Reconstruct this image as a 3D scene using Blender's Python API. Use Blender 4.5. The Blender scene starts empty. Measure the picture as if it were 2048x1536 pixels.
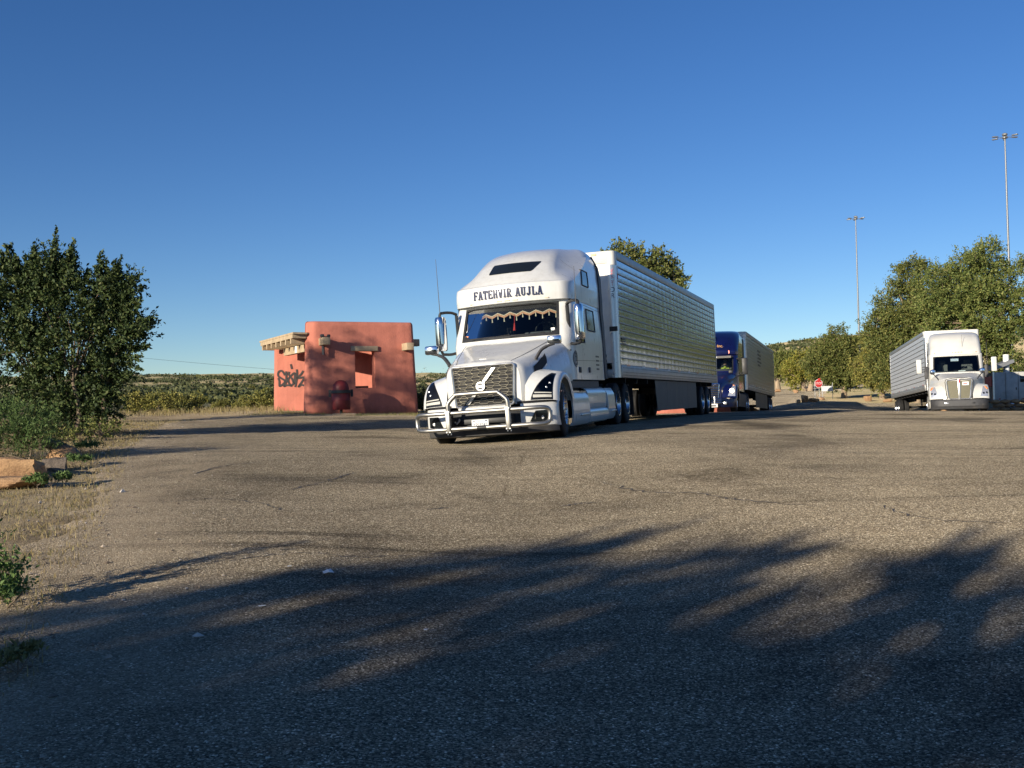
import bpy, bmesh, math, random
import numpy as np
from math import sin, cos, pi, radians, atan, atan2, sqrt, hypot
from mathutils import Vector, Matrix, Quaternion

SC = bpy.context.scene
COL = SC.collection

# ------------------------------------------------------------------ camera
CAM_H = 1.55
FPX = 2072.0 / 2048.0            # focal length in picture widths
PITCH = atan(44.0 / 2072.0)
ROLL = atan(0.0227)
_f = Vector((0, cos(PITCH), sin(PITCH)))
_u0 = Vector((0, -sin(PITCH), cos(PITCH)))
_r0 = Vector((1, 0, 0))
_u = _u0 * cos(ROLL) + _r0 * sin(ROLL)
_r = _r0 * cos(ROLL) - _u0 * sin(ROLL)
cam_d = bpy.data.cameras.new('camera')
cam = bpy.data.objects.new('camera', cam_d)
COL.objects.link(cam)
cam_d.sensor_width = 36.0
cam_d.lens = 36.0 * FPX
cam_d.clip_start = 0.1
cam_d.clip_end = 6000
M = Matrix((( _r.x, _u.x, -_f.x, 0), (_r.y, _u.y, -_f.y, 0), (_r.z, _u.z, -_f.z, CAM_H), (0, 0, 0, 1)))
cam.matrix_world = M
SC.camera = cam

def at(px, py, d):
    """world point seen at photo pixel (2048 x 1536) at depth d metres"""
    return Vector((0, 0, CAM_H)) + d * (_f + _r * ((px - 1024) / 2072.0) - _u * ((py - 768) / 2072.0))

# ------------------------------------------------------------------ sky, sun, exposure
SUN_AZ = radians(40.0)           # light travels this far to the right of the view axis
SUN_EL = radians(14.0)
TO_SUN = Vector((-sin(SUN_AZ) * cos(SUN_EL), -cos(SUN_AZ) * cos(SUN_EL), sin(SUN_EL)))
world = bpy.data.worlds.new('World')
SC.world = world
world.use_nodes = True
wn = world.node_tree
wn.nodes.clear()
sky = wn.nodes.new('ShaderNodeTexSky')
sky.sky_type = 'NISHITA'
sky.sun_disc = False
sky.sun_elevation = SUN_EL
sky.sun_rotation = atan2(TO_SUN.x, TO_SUN.y)
sky.altitude = 1900
sky.air_density = 1.0
sky.dust_density = 0.6
sky.ozone_density = 3.0
bg = wn.nodes.new('ShaderNodeBackground')
bg.inputs['Strength'].default_value = 0.095
wo = wn.nodes.new('ShaderNodeOutputWorld')
hs = wn.nodes.new('ShaderNodeHueSaturation'); hs.inputs['Saturation'].default_value = 1.2; hs.inputs['Hue'].default_value = 0.511
wn.links.new(sky.outputs[0], hs.inputs['Color'])
wn.links.new(hs.outputs[0], bg.inputs[0])
wn.links.new(bg.outputs[0], wo.inputs[0])
sun_d = bpy.data.lights.new('sun', 'SUN')
sun = bpy.data.objects.new('sun', sun_d)
COL.objects.link(sun)
sun_d.energy = 5.0
sun_d.angle = radians(0.53)
sun_d.color = (1.0, 0.89, 0.72)
sun.rotation_mode = 'QUATERNION'
sun.rotation_quaternion = TO_SUN.to_track_quat('Z', 'Y')
SC.view_settings.view_transform = 'Standard'
SC.view_settings.look = 'None'
SC.view_settings.exposure = 0.35
SC.view_settings.gamma = 1.0
SC.view_settings.use_curve_mapping = False

# ------------------------------------------------------------------ materials
MATS = {}
def nmat(name):
    m = bpy.data.materials.new(name)
    m.use_nodes = True
    nt = m.node_tree
    b = nt.nodes['Principled BSDF']
    return m, nt, b
def nd(nt, kind, **kw):
    n = nt.nodes.new(kind)
    for k, v in kw.items():
        if k in n.inputs.keys():
            n.inputs[k].default_value = v
        else:
            setattr(n, k, v)
    return n
def ramp(nt, stops):
    r = nt.nodes.new('ShaderNodeValToRGB')
    e = r.color_ramp.elements
    while len(e) > 1: e.remove(e[0])
    e[0].position = stops[0][0]; e[0].color = (*stops[0][1], 1)
    for p, c in stops[1:]:
        x = e.new(p); x.color = (*c, 1)
    return r
def vary(c, k): return tuple(max(0, min(1, v * k)) for v in c)

def mat(name, color, rough=0.5, metal=0.0, coat=0.0, var=0.12, scale=6.0, bump=0.0, bscale=40.0, spec=0.5, rvar=0.1, coords='Object', dust=None, stretch=None):
    """plain procedural material: base colour with a little noise in colour and gloss, optional fine bump"""
    m, nt, b = nmat(name)
    L = nt.links.new
    tc = nd(nt, 'ShaderNodeTexCoord')
    src = tc.outputs[coords]
    if stretch:
        mp = nd(nt, 'ShaderNodeMapping'); mp.inputs['Scale'].default_value = stretch
        L(src, mp.inputs[0]); src = mp.outputs[0]
    n1 = nd(nt, 'ShaderNodeTexNoise', Scale=scale, Detail=5.0, Roughness=0.6)
    L(src, n1.inputs['Vector'])
    r = ramp(nt, [(0.3, vary(color, 1 - var)), (0.7, vary(color, 1 + var))])
    L(n1.outputs[0], r.inputs[0])
    out = r.outputs[0]
    if dust:
        n3 = nd(nt, 'ShaderNodeTexNoise', Scale=scale * 0.6, Detail=6.0, Roughness=0.7)
        L(src, n3.inputs['Vector'])
        rr = ramp(nt, [(0.52, (0, 0, 0)), (0.75, (dust[1],) * 3)])
        L(n3.outputs[0], rr.inputs[0])
        mx = nd(nt, 'ShaderNodeMixRGB'); L(rr.outputs[0], mx.inputs[0]); L(out, mx.inputs[1]); mx.inputs[2].default_value = (*dust[0], 1)
        out = mx.outputs[0]
    L(out, b.inputs['Base Color'])
    rm = nd(nt, 'ShaderNodeMapRange'); rm.inputs[3].default_value = max(0.02, rough - rvar); rm.inputs[4].default_value = min(1, rough + rvar)
    L(n1.outputs[0], rm.inputs[0]); L(rm.outputs[0], b.inputs['Roughness'])
    b.inputs['Metallic'].default_value = metal
    b.inputs['Coat Weight'].default_value = coat
    b.inputs['Coat Roughness'].default_value = 0.06
    b.inputs['Specular IOR Level'].default_value = spec
    if bump:
        n2 = nd(nt, 'ShaderNodeTexNoise', Scale=bscale, Detail=4.0)
        L(src, n2.inputs['Vector'])
        bp = nd(nt, 'ShaderNodeBump', Strength=bump, Distance=0.02)
        L(n2.outputs[0], bp.inputs['Height']); L(bp.outputs[0], b.inputs['Normal'])
    MATS[name] = m
    return m

DUST = (0.34, 0.28, 0.2)
mat('white_paint', (0.74, 0.74, 0.71), 0.3, 0, 0.6, 0.04, 2.5, dust=((0.6, 0.56, 0.48), 0.2))
def road_film(name):
    m = MATS[name]; nt = m.node_tree; L = nt.links.new; b = nt.nodes['Principled BSDF']; src = b.inputs['Base Color'].links[0].from_socket
    tc = nd(nt, 'ShaderNodeTexCoord'); v = nd(nt, 'ShaderNodeTexVoronoi', Scale=26.0); L(tc.outputs['Object'], v.inputs['Vector']); sc = nd(nt, 'ShaderNodeSeparateColor'); L(v.outputs['Color'], sc.inputs[0])
    sz = nd(nt, 'ShaderNodeMapRange'); sz.inputs[1].default_value = .8; sz.inputs[2].default_value = 1; sz.inputs[3].default_value = -.05; sz.inputs[4].default_value = .16; L(sc.outputs[0], sz.inputs[0])
    df = nd(nt, 'ShaderNodeMath', operation='LESS_THAN'); L(v.outputs['Distance'], df.inputs[0]); L(sz.outputs[0], df.inputs[1])
    mp = nd(nt, 'ShaderNodeMapping'); mp.inputs['Scale'].default_value = (9, 9, .8); L(tc.outputs['Object'], mp.inputs[0]); n = nd(nt, 'ShaderNodeTexNoise', Scale=1.3, Detail=5.0, Roughness=.65); L(mp.outputs[0], n.inputs['Vector'])
    st = ramp(nt, [(.42, (1, 1, 1)), (.68, (.80, .78, .73))]); L(n.outputs[0], st.inputs[0])
    a = nd(nt, 'ShaderNodeMixRGB', blend_type='MULTIPLY'); a.inputs[0].default_value = .4; L(src, a.inputs[1]); L(st.outputs[0], a.inputs[2])
    c = nd(nt, 'ShaderNodeMixRGB'); L(df.outputs[0], c.inputs[0]); L(a.outputs[0], c.inputs[1]); c.inputs[2].default_value = (.28, .25, .2, 1); L(c.outputs[0], b.inputs['Base Color'])
road_film('white_paint')
mat('white_paint_b', (0.66, 0.65, 0.60), 0.38, 0, 0.3, 0.06, 2.0, dust=((0.5, 0.45, 0.36), 0.4))
mat('blue_paint', (0.004, 0.007, 0.06), 0.3, 0, 0.6, 0.12, 3.0)
mat('blue_paint_dark', (0.004, 0.006, 0.03), 0.35, 0, 0.4, 0.12, 3.0)
mat('chrome', (0.75, 0.76, 0.78), 0.10, 1.0, 0, 0.05, 8.0, rvar=0.04)
mat('brushed_steel', (0.42, 0.41, 0.38), 0.46, 1.0, 0, 0.1, 9.0, bump=0.05, bscale=160)
mat('silver_trim', (0.66, 0.66, 0.65), 0.3, 0.8, 0, 0.06, 8.0)
mat('grille_metal', (0.50, 0.47, 0.38), 0.45, 0.6, 0, 0.1, 12.0)
mat('rubber', (0.018, 0.018, 0.019), 0.8, 0, 0, 0.25, 14.0, bump=0.2, bscale=70, dust=((0.1, 0.085, 0.065), 0.4))
mat('black_plastic', (0.02, 0.021, 0.023), 0.5, 0, 0, 0.25, 8.0, dust=((0.09, 0.075, 0.06), 0.3))
mat('dark_plastic', (0.055, 0.055, 0.058), 0.6, 0, 0, 0.2, 6.0, dust=((0.14, 0.12, 0.09), 0.45))
mat('dark_frame', (0.014, 0.014, 0.015), 0.75, 0, 0, 0.3, 5.0)
mat('grey_cloth', (0.14, 0.14, 0.135), 0.9, 0, 0, 0.2, 20.0)
mat('dark_cloth', (0.02, 0.017, 0.02), 0.95, 0, 0, 0.2, 20.0)
mat('trim_orange', (0.62, 0.30, 0.17), 0.85, 0, 0, 0.3, 30.0)
mat('tassel_cream', (0.75, 0.62, 0.45), 0.85, 0, 0, 0.2, 30.0)
mat('tassel_red', (0.55, 0.04, 0.03), 0.8, 0, 0, 0.2, 30.0)
mat('lettering_navy', (0.012, 0.02, 0.07), 0.5)
mat('lettering_dark', (0.05, 0.055, 0.06), 0.5)
mat('lettering_red', (0.55, 0.03, 0.035), 0.5)
mat('lettering_orange', (0.9, 0.5, 0.16), 0.5)
mat('lettering_white', (0.8, 0.8, 0.8), 0.5)
mat('plate_white', (0.8, 0.8, 0.78), 0.45)
mat('amber_lens', (0.75, 0.22, 0.03), 0.3, 0, 0.5)
mat('red_lens', (0.45, 0.02, 0.02), 0.3, 0, 0.5)
mat('lamp_reflector', (0.75, 0.76, 0.78), 0.22, 0.6, 0.5, 0.15, 30)
mat('drl_white', (0.55, 0.54, 0.48), 0.35, 0, 0.4)
mat('alu_wheel', (0.62, 0.63, 0.65), 0.25, 1.0, 0, 0.1, 9.0)
mat('skirt_grey', (0.11, 0.105, 0.095), 0.6, 0, 0, 0.2, 2.0, dust=((0.2, 0.17, 0.13), 0.6))
mat('trailer_white', (0.74, 0.73, 0.68), 0.4, 0, 0.1, 0.08, 3.0, dust=((0.5, 0.42, 0.3), 0.35))
mat('trailer_rail', (0.42, 0.42, 0.41), 0.42, 0.6, 0, 0.15, 3.0, dust=(DUST, 0.35))
mat('yellow_sticker', (0.62, 0.36, 0.02), 0.5)
mat('paper', (0.8, 0.8, 0.78), 0.8)

def glass_mat(name, tint=(0.75, 0.85, 0.83), rough=0.02, base=0.1):
    """thin pane: clear with mirror reflection that grows towards grazing angles"""
    m = bpy.data.materials.new(name); m.use_nodes = True
    nt = m.node_tree; nt.nodes.clear(); L = nt.links.new
    o = nd(nt, 'ShaderNodeOutputMaterial'); t = nd(nt, 'ShaderNodeBsdfTransparent'); g = nd(nt, 'ShaderNodeBsdfGlossy')
    t.inputs[0].default_value = (*tint, 1); g.inputs['Roughness'].default_value = rough
    fr = nd(nt, 'ShaderNodeFresnel', IOR=1.5)
    ad = nd(nt, 'ShaderNodeMath', operation='MULTIPLY_ADD'); ad.inputs[1].default_value = 1.0; ad.inputs[2].default_value = base
    L(fr.outputs[0], ad.inputs[0])
    mx = nd(nt, 'ShaderNodeMixShader'); L(ad.outputs[0], mx.inputs[0]); L(t.outputs[0], mx.inputs[1]); L(g.outputs[0], mx.inputs[2]); L(mx.outputs[0], o.inputs[0])
    MATS[name] = m
glass_mat('glass', (0.72, 0.8, 0.8), base=0.0)
glass_mat('lamp_glass', (0.55, 0.56, 0.58), base=0.0)
mat('dark_glass', (0.012, 0.015, 0.017), 0.06, 0, 0, 0.05, 3.0, rvar=0.03, spec=0.5)
mat('mirror_glass', (0.8, 0.82, 0.84), 0.03, 1.0, 0, 0.02, 3.0, rvar=0.01)

def emis(name, color, strength):
    m, nt, b = nmat(name)
    b.inputs['Base Color'].default_value = (*color, 1)
    b.inputs['Emission Color'].default_value = (*color, 1)
    b.inputs['Emission Strength'].default_value = strength
    MATS[name] = m
emis('lit_headlamp', (1.0, 0.80, 0.52), 14.0)
emis('lit_marker', (1.0, 0.30, 0.22), 1.5)

# ------------------------------------------------------------------ mesh helpers
def catmull(P, n, closed=False):
    P = np.asarray(P, float); m = len(P); out = []
    segs = m if closed else m - 1
    for i in range(segs):
        p0 = P[(i - 1) % m] if (closed or i > 0) else 2 * P[0] - P[1]
        p1 = P[i]; p2 = P[(i + 1) % m]
        p3 = P[(i + 2) % m] if (closed or i + 2 < m) else 2 * P[-1] - P[-2]
        for k in range(n):
            t = k / n
            out.append(0.5 * ((2 * p1) + (-p0 + p2) * t + (2 * p0 - 5 * p1 + 4 * p2 - p3) * t * t + (-p0 + 3 * p1 - 3 * p2 + p3) * t ** 3))
    if not closed: out.append(P[-1])
    return np.array(out)

class MB:
    def __init__(s): s.v = []; s.f = []
    def add(s, vs, fs):
        o = len(s.v); s.v.extend([tuple(map(float, p)) for p in vs]); s.f.extend([tuple(i + o for i in f) for f in fs]); return s
    def box(s, c, d, rot=None, bev=0.0):
        hx, hy, hz = d[0] / 2, d[1] / 2, d[2] / 2
        if bev > 0:
            b = min(bev, hx * .9, hy * .9, hz * .9); bm = bmesh.new(); bmesh.ops.create_cube(bm, size=1)
            for v in bm.verts: v.co = Vector((v.co.x * d[0], v.co.y * d[1], v.co.z * d[2]))
            bmesh.ops.bevel(bm, geom=bm.edges[:] , offset=b, segments=2, affect='EDGES', profile=0.5)
            bm.verts.index_update(); vs = [v.co.copy() for v in bm.verts]; fs = [[v.index for v in f.verts] for f in bm.faces]; bm.free()
        else:
            vs = [Vector((x, y, z)) for x in (-hx, hx) for y in (-hy, hy) for z in (-hz, hz)]
            fs = [(0, 1, 3, 2), (4, 6, 7, 5), (0, 4, 5, 1), (2, 3, 7, 6), (0, 2, 6, 4), (1, 5, 7, 3)]
        if rot is not None: vs = [rot @ v for v in vs]
        c = Vector(c); return s.add([v + c for v in vs], fs)
    def tube(s, path, r, n=10, cap=True, flat=None):
        P = [Vector(p) for p in path]; m = len(P)
        rs = [r] * m if not hasattr(r, '__len__') else list(r)
        vs = []; prev = None
        for i in range(m):
            t = (P[min(i + 1, m - 1)] - P[max(i - 1, 0)])
            if t.length < 1e-9: t = Vector((0, 0, 1))
            t.normalize()
            if prev is None:
                a = Vector((0, 0, 1)) if abs(t.z) < 0.9 else Vector((1, 0, 0))
                nrm = t.cross(a).normalized()
            else:
                nrm = (prev - t * prev.dot(t))
                nrm = nrm.normalized() if nrm.length > 1e-6 else t.orthogonal().normalized()
            prev = nrm; bn = t.cross(nrm)
            for k in range(n):
                a = 2 * pi * k / n
                vs.append(P[i] + nrm * (cos(a) * rs[i]) + bn * (sin(a) * rs[i] * (flat or 1)))
        fs = [(i * n + k, i * n + (k + 1) % n, (i + 1) * n + (k + 1) % n, (i + 1) * n + k) for i in range(m - 1) for k in range(n)]
        if cap: fs += [tuple(range(n - 1, -1, -1)), tuple((m - 1) * n + k for k in range(n))]
        return s.add(vs, fs)
    def lathe(s, prof, origin=(0, 0, 0), axis='X', n=32, cap=False):
        """prof: (along, radius)"""
        o = Vector(origin); vs = []
        for a, r in prof:
            for k in range(n):
                t = 2 * pi * k / n; u, w = r * cos(t), r * sin(t)
                vs.append(o + (Vector((a, u, w)) if axis == 'X' else Vector((u, a, w)) if axis == 'Y' else Vector((u, w, a))))
        m = len(prof)
        fs = [(i * n + k, i * n + (k + 1) % n, (i + 1) * n + (k + 1) % n, (i + 1) * n + k) for i in range(m - 1) for k in range(n)]
        if cap: fs += [tuple(range(n - 1, -1, -1)), tuple((m - 1) * n + k for k in range(n))]
        return s.add(vs, fs)
    def grid(s, G, skip=None):
        """G: (m, n, 3) array of points"""
        G = np.asarray(G); m, n = G.shape[:2]
        fs = []
        for i in range(m - 1):
            for j in range(n - 1):
                if skip and skip(i, j): continue
                fs.append((i * n + j, i * n + j + 1, (i + 1) * n + j + 1, (i + 1) * n + j))
        return s.add(G.reshape(-1, 3), fs)
    def sheet(s, G, th):
        """closed thin slab from a point grid, thickened along its normals"""
        G = np.asarray(G, float); m, n = G.shape[:2]
        du = np.gradient(G, axis=0); dv = np.gradient(G, axis=1)
        N = np.cross(du, dv); N /= (np.linalg.norm(N, axis=2, keepdims=True) + 1e-9)
        B = G - N * th; o = m * n
        fs = [(i * n + j, i * n + j + 1, (i + 1) * n + j + 1, (i + 1) * n + j) for i in range(m - 1) for j in range(n - 1)]
        fs += [tuple(o + k for k in reversed(f)) for f in list(fs)]
        for i in range(m - 1):
            fs.append((i * n, (i + 1) * n, o + (i + 1) * n, o + i * n)); fs.append((i * n + n - 1, o + i * n + n - 1, o + (i + 1) * n + n - 1, (i + 1) * n + n - 1))
        for j in range(n - 1):
            fs.append((j, o + j, o + j + 1, j + 1)); fs.append(((m - 1) * n + j, (m - 1) * n + j + 1, o + (m - 1) * n + j + 1, o + (m - 1) * n + j))
        return s.add(list(G.reshape(-1, 3)) + list(B.reshape(-1, 3)), fs)
    def prism(s, poly, vec):
        n = len(poly); v = Vector(vec)
        a = [Vector(p) for p in poly]; b = [p + v for p in a]
        return s.add(a + b, [tuple(range(n)), tuple(range(2 * n - 1, n - 1, -1))] + [(k, n + k, n + (k + 1) % n, (k + 1) % n) for k in range(n)])
    def ico(s, c, r, sub=1, jit=0.0, sq=(1, 1, 1), seed=0, rz=0):
        bm = bmesh.new(); bmesh.ops.create_icosphere(bm, subdivisions=sub, radius=1.0); rd = random.Random(seed)
        vs = []
        for v in bm.verts:
            p = v.co * (1 + rd.uniform(-jit, jit)); p = Vector((p.x * r * sq[0], p.y * r * sq[1], p.z * r * sq[2]))
            vs.append(Matrix.Rotation(rz, 3, 'Z') @ p + Vector(c))
        bm.verts.index_update(); fs = [[v.index for v in f.verts] for f in bm.faces]; bm.free()
        return s.add(vs, fs)
    def mirror(s):
        """append the x-mirrored copy"""
        o = len(s.v); vs = [(-x, y, z) for x, y, z in s.v]; s.f += [tuple(reversed([i + o for i in f])) for f in s.f]; s.v += vs; return s
    def build(s, name, material, parent=None, smooth=40, fix=True):
        me = bpy.data.meshes.new(name); me.from_pydata(s.v, [], s.f)
        if fix:
            bm = bmesh.new(); bm.from_mesh(me); bmesh.ops.recalc_face_normals(bm, faces=bm.faces); bm.to_mesh(me); bm.free()
        me.materials.append(MATS[material] if isinstance(material, str) else material)
        if smooth:
            me.polygons.foreach_set('use_smooth', [True] * len(me.polygons))
            me.set_sharp_from_angle(angle=radians(smooth))
        return link(name, me, parent)

def link(name, me, parent=None):
    o = bpy.data.objects.new(name, me); COL.objects.link(o)
    if parent is not None: o.parent = parent
    return o
def tag(o, label, cat, group=None, kind=None):
    if label: o['label'] = label
    if cat: o['category'] = cat
    if group: o['group'] = group
    if kind: o['kind'] = kind
    return o
def empty(name, matrix=None, loc=None):
    o = bpy.data.objects.new(name, None); COL.objects.link(o); o.empty_display_size = 0.3
    if matrix is not None: o.matrix_world = matrix
    if loc is not None: o.location = loc
    return o
def copy_tree(o, parent=None):
    c = o.copy(); COL.objects.link(c); c.parent = parent
    for ch in o.children: copy_tree(ch, c)
    return c
def pose(P, heading, roll=0.0, pitch=0.0):
    """matrix with local X = picture right, Y = away from the camera, Z = up"""
    h, r, p = radians(heading), radians(roll), radians(pitch)
    X = Vector((cos(h), -sin(h), 0)); Y = Vector((sin(h), cos(h), 0)); Z = Vector((0, 0, 1))
    X, Z = X * cos(r) + Z * sin(r), Z * cos(r) - X * sin(r)
    Y, Z = Y * cos(p) + Z * sin(p), Z * cos(p) - Y * sin(p)
    return Matrix(((X.x, Y.x, Z.x, P[0]), (X.y, Y.y, Z.y, P[1]), (X.z, Y.z, Z.z, P[2]), (0, 0, 0, 1)))

def text_mesh(txt, size, xscale=1.0, extrude=0.0):
    """centred outline text as flat mesh data in the x-y plane"""
    cu = bpy.data.curves.new('t', 'FONT'); cu.body = txt; cu.size = size; cu.align_x = 'CENTER'; cu.align_y = 'CENTER'; cu.extrude = extrude
    ob = bpy.data.objects.new('t', cu); COL.objects.link(ob)
    dg = bpy.context.evaluated_depsgraph_get(); me = bpy.data.meshes.new_from_object(ob.evaluated_get(dg))
    vs = [(v.co.x * xscale, v.co.y, v.co.z) for v in me.vertices]; fs = [tuple(p.vertices) for p in me.polygons]
    bpy.data.objects.remove(ob); bpy.data.curves.remove(cu); bpy.data.meshes.remove(me)
    return vs, fs
# ------------------------------------------------------------------ vehicle poses (needed for the lay of the land)
TR1 = pose(at(965, 889, 17.9), 15.5, 2.7, 0.8)                    # white tractor
_t1 = at(1240, 754.7, 24.3)
TL1 = pose(_t1, 19.2, 1.2, 0.3)                                   # its trailer, origin: lower front corner, picture right
TR3 = pose(at(1921, 826, 46.5), 20.5, 0.4, -1.2)
TL3 = pose(at(1852, 781, 52.3), 14.2, 0.3, -1.4)
TR2 = pose(at(1416, 825, 46.5), 17.0, 0.5, -1.0)
TL2 = pose(at(1495, 779, 53.2), 19.0, 0.4, -1.2)

# ------------------------------------------------------------------ lay of the land: smooth surface through measured points
def W(m, x, y, z=0.0): return m @ Vector((x, y, z))
ctrl = []
def cp(px, py, d): p = at(px, py, d); ctrl.append((p.x, p.y, p.z))
for a in [(1024, 1536, 4.26), (200, 1536, 4.1), (1900, 1536, 4.3), (1024, 1138, 8.0), (1024, 988, 12.0), (500, 1100, 8.3), (560, 930, 14.5), (1800, 1000, 10.5),
          (2048, 1250, 6.0), (1500, 930, 13.5), (1800, 880, 18), (1800, 823, 32), (2048, 825, 30), (1600, 824, 36), (100, 1150, 7.5), (50, 968, 13), (170, 872, 21), (300, 838, 32), (0, 860, 22),
          (640, 829, 34), (832, 828, 35.5), (549, 821, 38.5), (300, 827, 46), (1640, 798, 85), (1610, 804, 77), (1688, 797, 88), (1790, 797, 84), (1570, 788, 110), (1680, 775, 130),
          (2030, 818, 62), (1600, 815, 62), (100, 812, 100), (400, 812, 100), (700, 811, 100), (400, 796, 220), (700, 796, 220), (100, 798, 220), (1024, 806, 100), (1024, 790, 250),
          (0, 760, 600), (250, 757, 600), (500, 753, 650), (850, 752, 650), (1200, 745, 600), (1500, 712, 420), (1600, 691, 420), (1800, 690, 420), (2048, 690, 420), (1650, 745, 220), (1900, 760, 220)]:
    cp(*a)
for m, pts in ((TR1, [(-1, 1.25), (1, 1.25), (-1, 7.8), (1, 7.8)]), (TR3, [(-1, 1.3), (1, 1.3), (0, 7.5)]), (TR2, [(-1, 1.3), (1, 1.3), (0, 7)])):
    for x, y in pts: p = W(m, x, y); ctrl.append((p.x, p.y, p.z))
for m in (TL1, TL3, TL2):
    sx = 1.3 if m is TL3 else -1.3
    for y in (2.0, 13.5): p = W(m, sx, y, -1.14); ctrl.append((p.x, p.y, p.z))
ctrl += [(0, 0.5, -0.02), (0, -6, -0.15), (-12, -10, 0.1), (12, -8, 0.1), (-14, 2, 0.5), (20, 8, 0.8), (-30, -30, 0), (30, -30, 0.2), (0, -40, 0), (45, 20, 1.2), (-40, 20, 1.6),
         (-120, 30, 3), (120, 30, 4), (0, -150, 2), (-300, -300, 12), (300, -300, 12), (-600, 100, 22), (600, 100, 26), (0, -700, 15), (-1400, 1400, 40), (0, 1700, 45), (1400, 1400, 48), (1600, 0, 40), (-1600, 0, 35), (0, -1700, 30)]
ctrl = np.array(ctrl)
def _warp(p):
    p = np.asarray(p, float); r = np.hypot(p[..., 0], p[..., 1]); k = np.log1p(r / 12.0) / np.maximum(r, 1e-6)
    return p[..., :2] * k[..., None]
_cw = _warp(ctrl)
def _phi(r2): return 0.5 * r2 * np.log(r2 + 1e-12)
_n = len(ctrl)
_A = np.zeros((_n + 3, _n + 3))
_A[:_n, :_n] = _phi(((_cw[:, None] - _cw[None]) ** 2).sum(-1)) + np.eye(_n) * 2e-4
_A[:_n, _n] = 1; _A[:_n, _n + 1:] = _cw; _A[_n, :_n] = 1; _A[_n + 1:, :_n] = _cw.T
# heights are interpolated after compressing far elevations, so near ground stays precise
def _hz(z): return np.arcsinh(z / 3.0)
_wgt = np.linalg.solve(_A, np.concatenate([_hz(ctrl[:, 2]), [0, 0, 0]]))
def GZ(P):
    """ground height for an array of (x, y)"""
    w = _warp(np.asarray(P, float).reshape(-1, 2)); out = np.zeros(len(w))
    for a in range(0, len(w), 20000):
        b = w[a:a + 20000]
        out[a:a + 20000] = _phi(((b[:, None] - _cw[None]) ** 2).sum(-1)) @ _wgt[:_n] + _wgt[_n] + b @ _wgt[_n + 1:]
    return np.sinh(np.clip(out, -1, 4)) * 3.0
def gz(x, y): return float(GZ([(x, y)])[0])
def gpix(px, d, py=800):
    """ground point under photo column px at depth d"""
    p = at(px, py, d); return Vector((p.x, p.y, gz(p.x, p.y)))

# outline of the paved lot
def axy(px, py, d): p = at(px, py, d); return (p.x, p.y)
LOT = [(-3.2, -40), (-2.9, 0), axy(-40, 1400, 5.0), axy(60, 1200, 7.0), axy(150, 1050, 9.6), axy(205, 955, 13.5), axy(235, 900, 18), axy(310, 856, 27), axy(420, 840, 31.5), axy(545, 836, 33), axy(640, 838, 33),
       axy(840, 834, 34), (-1.5, 41), (5, 54), (11, 70), (18.5, 92), (28, 122), (46, 150), (80, 178), (84, 170), (52, 142), (35, 115), (27.5, 92), axy(1592, 806, 78), axy(1700, 803, 79), axy(1850, 803, 80), axy(2060, 815, 68), (60, 62), (60, -40)]
def in_poly(P, poly):
    x, y = P[:, 0], P[:, 1]; c = np.zeros(len(P), bool); n = len(poly)
    for i in range(n):
        x1, y1 = poly[i]; x2, y2 = poly[(i + 1) % n]
        k = ((y1 > y) != (y2 > y)) & (x < (x2 - x1) * (y - y1) / (y2 - y1 + 1e-12) + x1); c ^= k
    return c
def poly_dist(P, poly):
    d = np.full(len(P), 1e9); n = len(poly)
    for i in range(n):
        a = np.array(poly[i]); b = np.array(poly[(i + 1) % n]); ab = b - a
        t = np.clip(((P - a) @ ab) / (ab @ ab), 0, 1); d = np.minimum(d, np.linalg.norm(P - a - t[:, None] * ab, axis=1))
    return d

rng = np.random.default_rng(7)
AZ = np.concatenate([np.linspace(-180, -40, 48, endpoint=False), np.linspace(-40, 40, 340, endpoint=False), np.linspace(40, 180, 48, endpoint=False)])
RR = np.concatenate([np.geomspace(1.2, 60, 200), np.geomspace(62, 2600, 70)])
nA, nR = len(AZ), len(RR)
aa, rr = np.meshgrid(np.radians(AZ), RR, indexing='ij')
XY = np.stack([rr * np.sin(aa), rr * np.cos(aa)], -1).reshape(-1, 2)
Zg = GZ(XY)
# gentle lumps in the open country
r_ = np.hypot(XY[:, 0], XY[:, 1])
Zg += np.where(r_ > 60, 0.0, 0) + (np.sin(XY[:, 0] * 0.045 + 1) * np.cos(XY[:, 1] * 0.038) + 0.5 * np.sin(XY[:, 0] * 0.11 + XY[:, 1] * 0.07)) * np.clip((r_ - 130) / 150, 0, 1) * 1.1
ins = in_poly(XY, LOT); dst = poly_dist(XY, LOT); sd = np.where(ins, dst, -dst)   # signed distance to the lot edge
wob = 0.16 * np.sin(XY[:, 0] * 3.1 + XY[:, 1] * 1.7) + 0.10 * np.sin(XY[:, 0] * 7.3 - XY[:, 1] * 5.1) + rng.normal(0, 0.05, len(XY))
sd = sd + wob * np.clip(r_ / 12, 0.6, 2)
faces_all = []
for i in range(nA):
    j = (i + 1) % nA
    a = i * nR + np.arange(nR - 1); b = j * nR + np.arange(nR - 1)
    faces_all.append(np.stack([a, a + 1, b + 1, b], 1))
faces_all = np.concatenate(faces_all)
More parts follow.
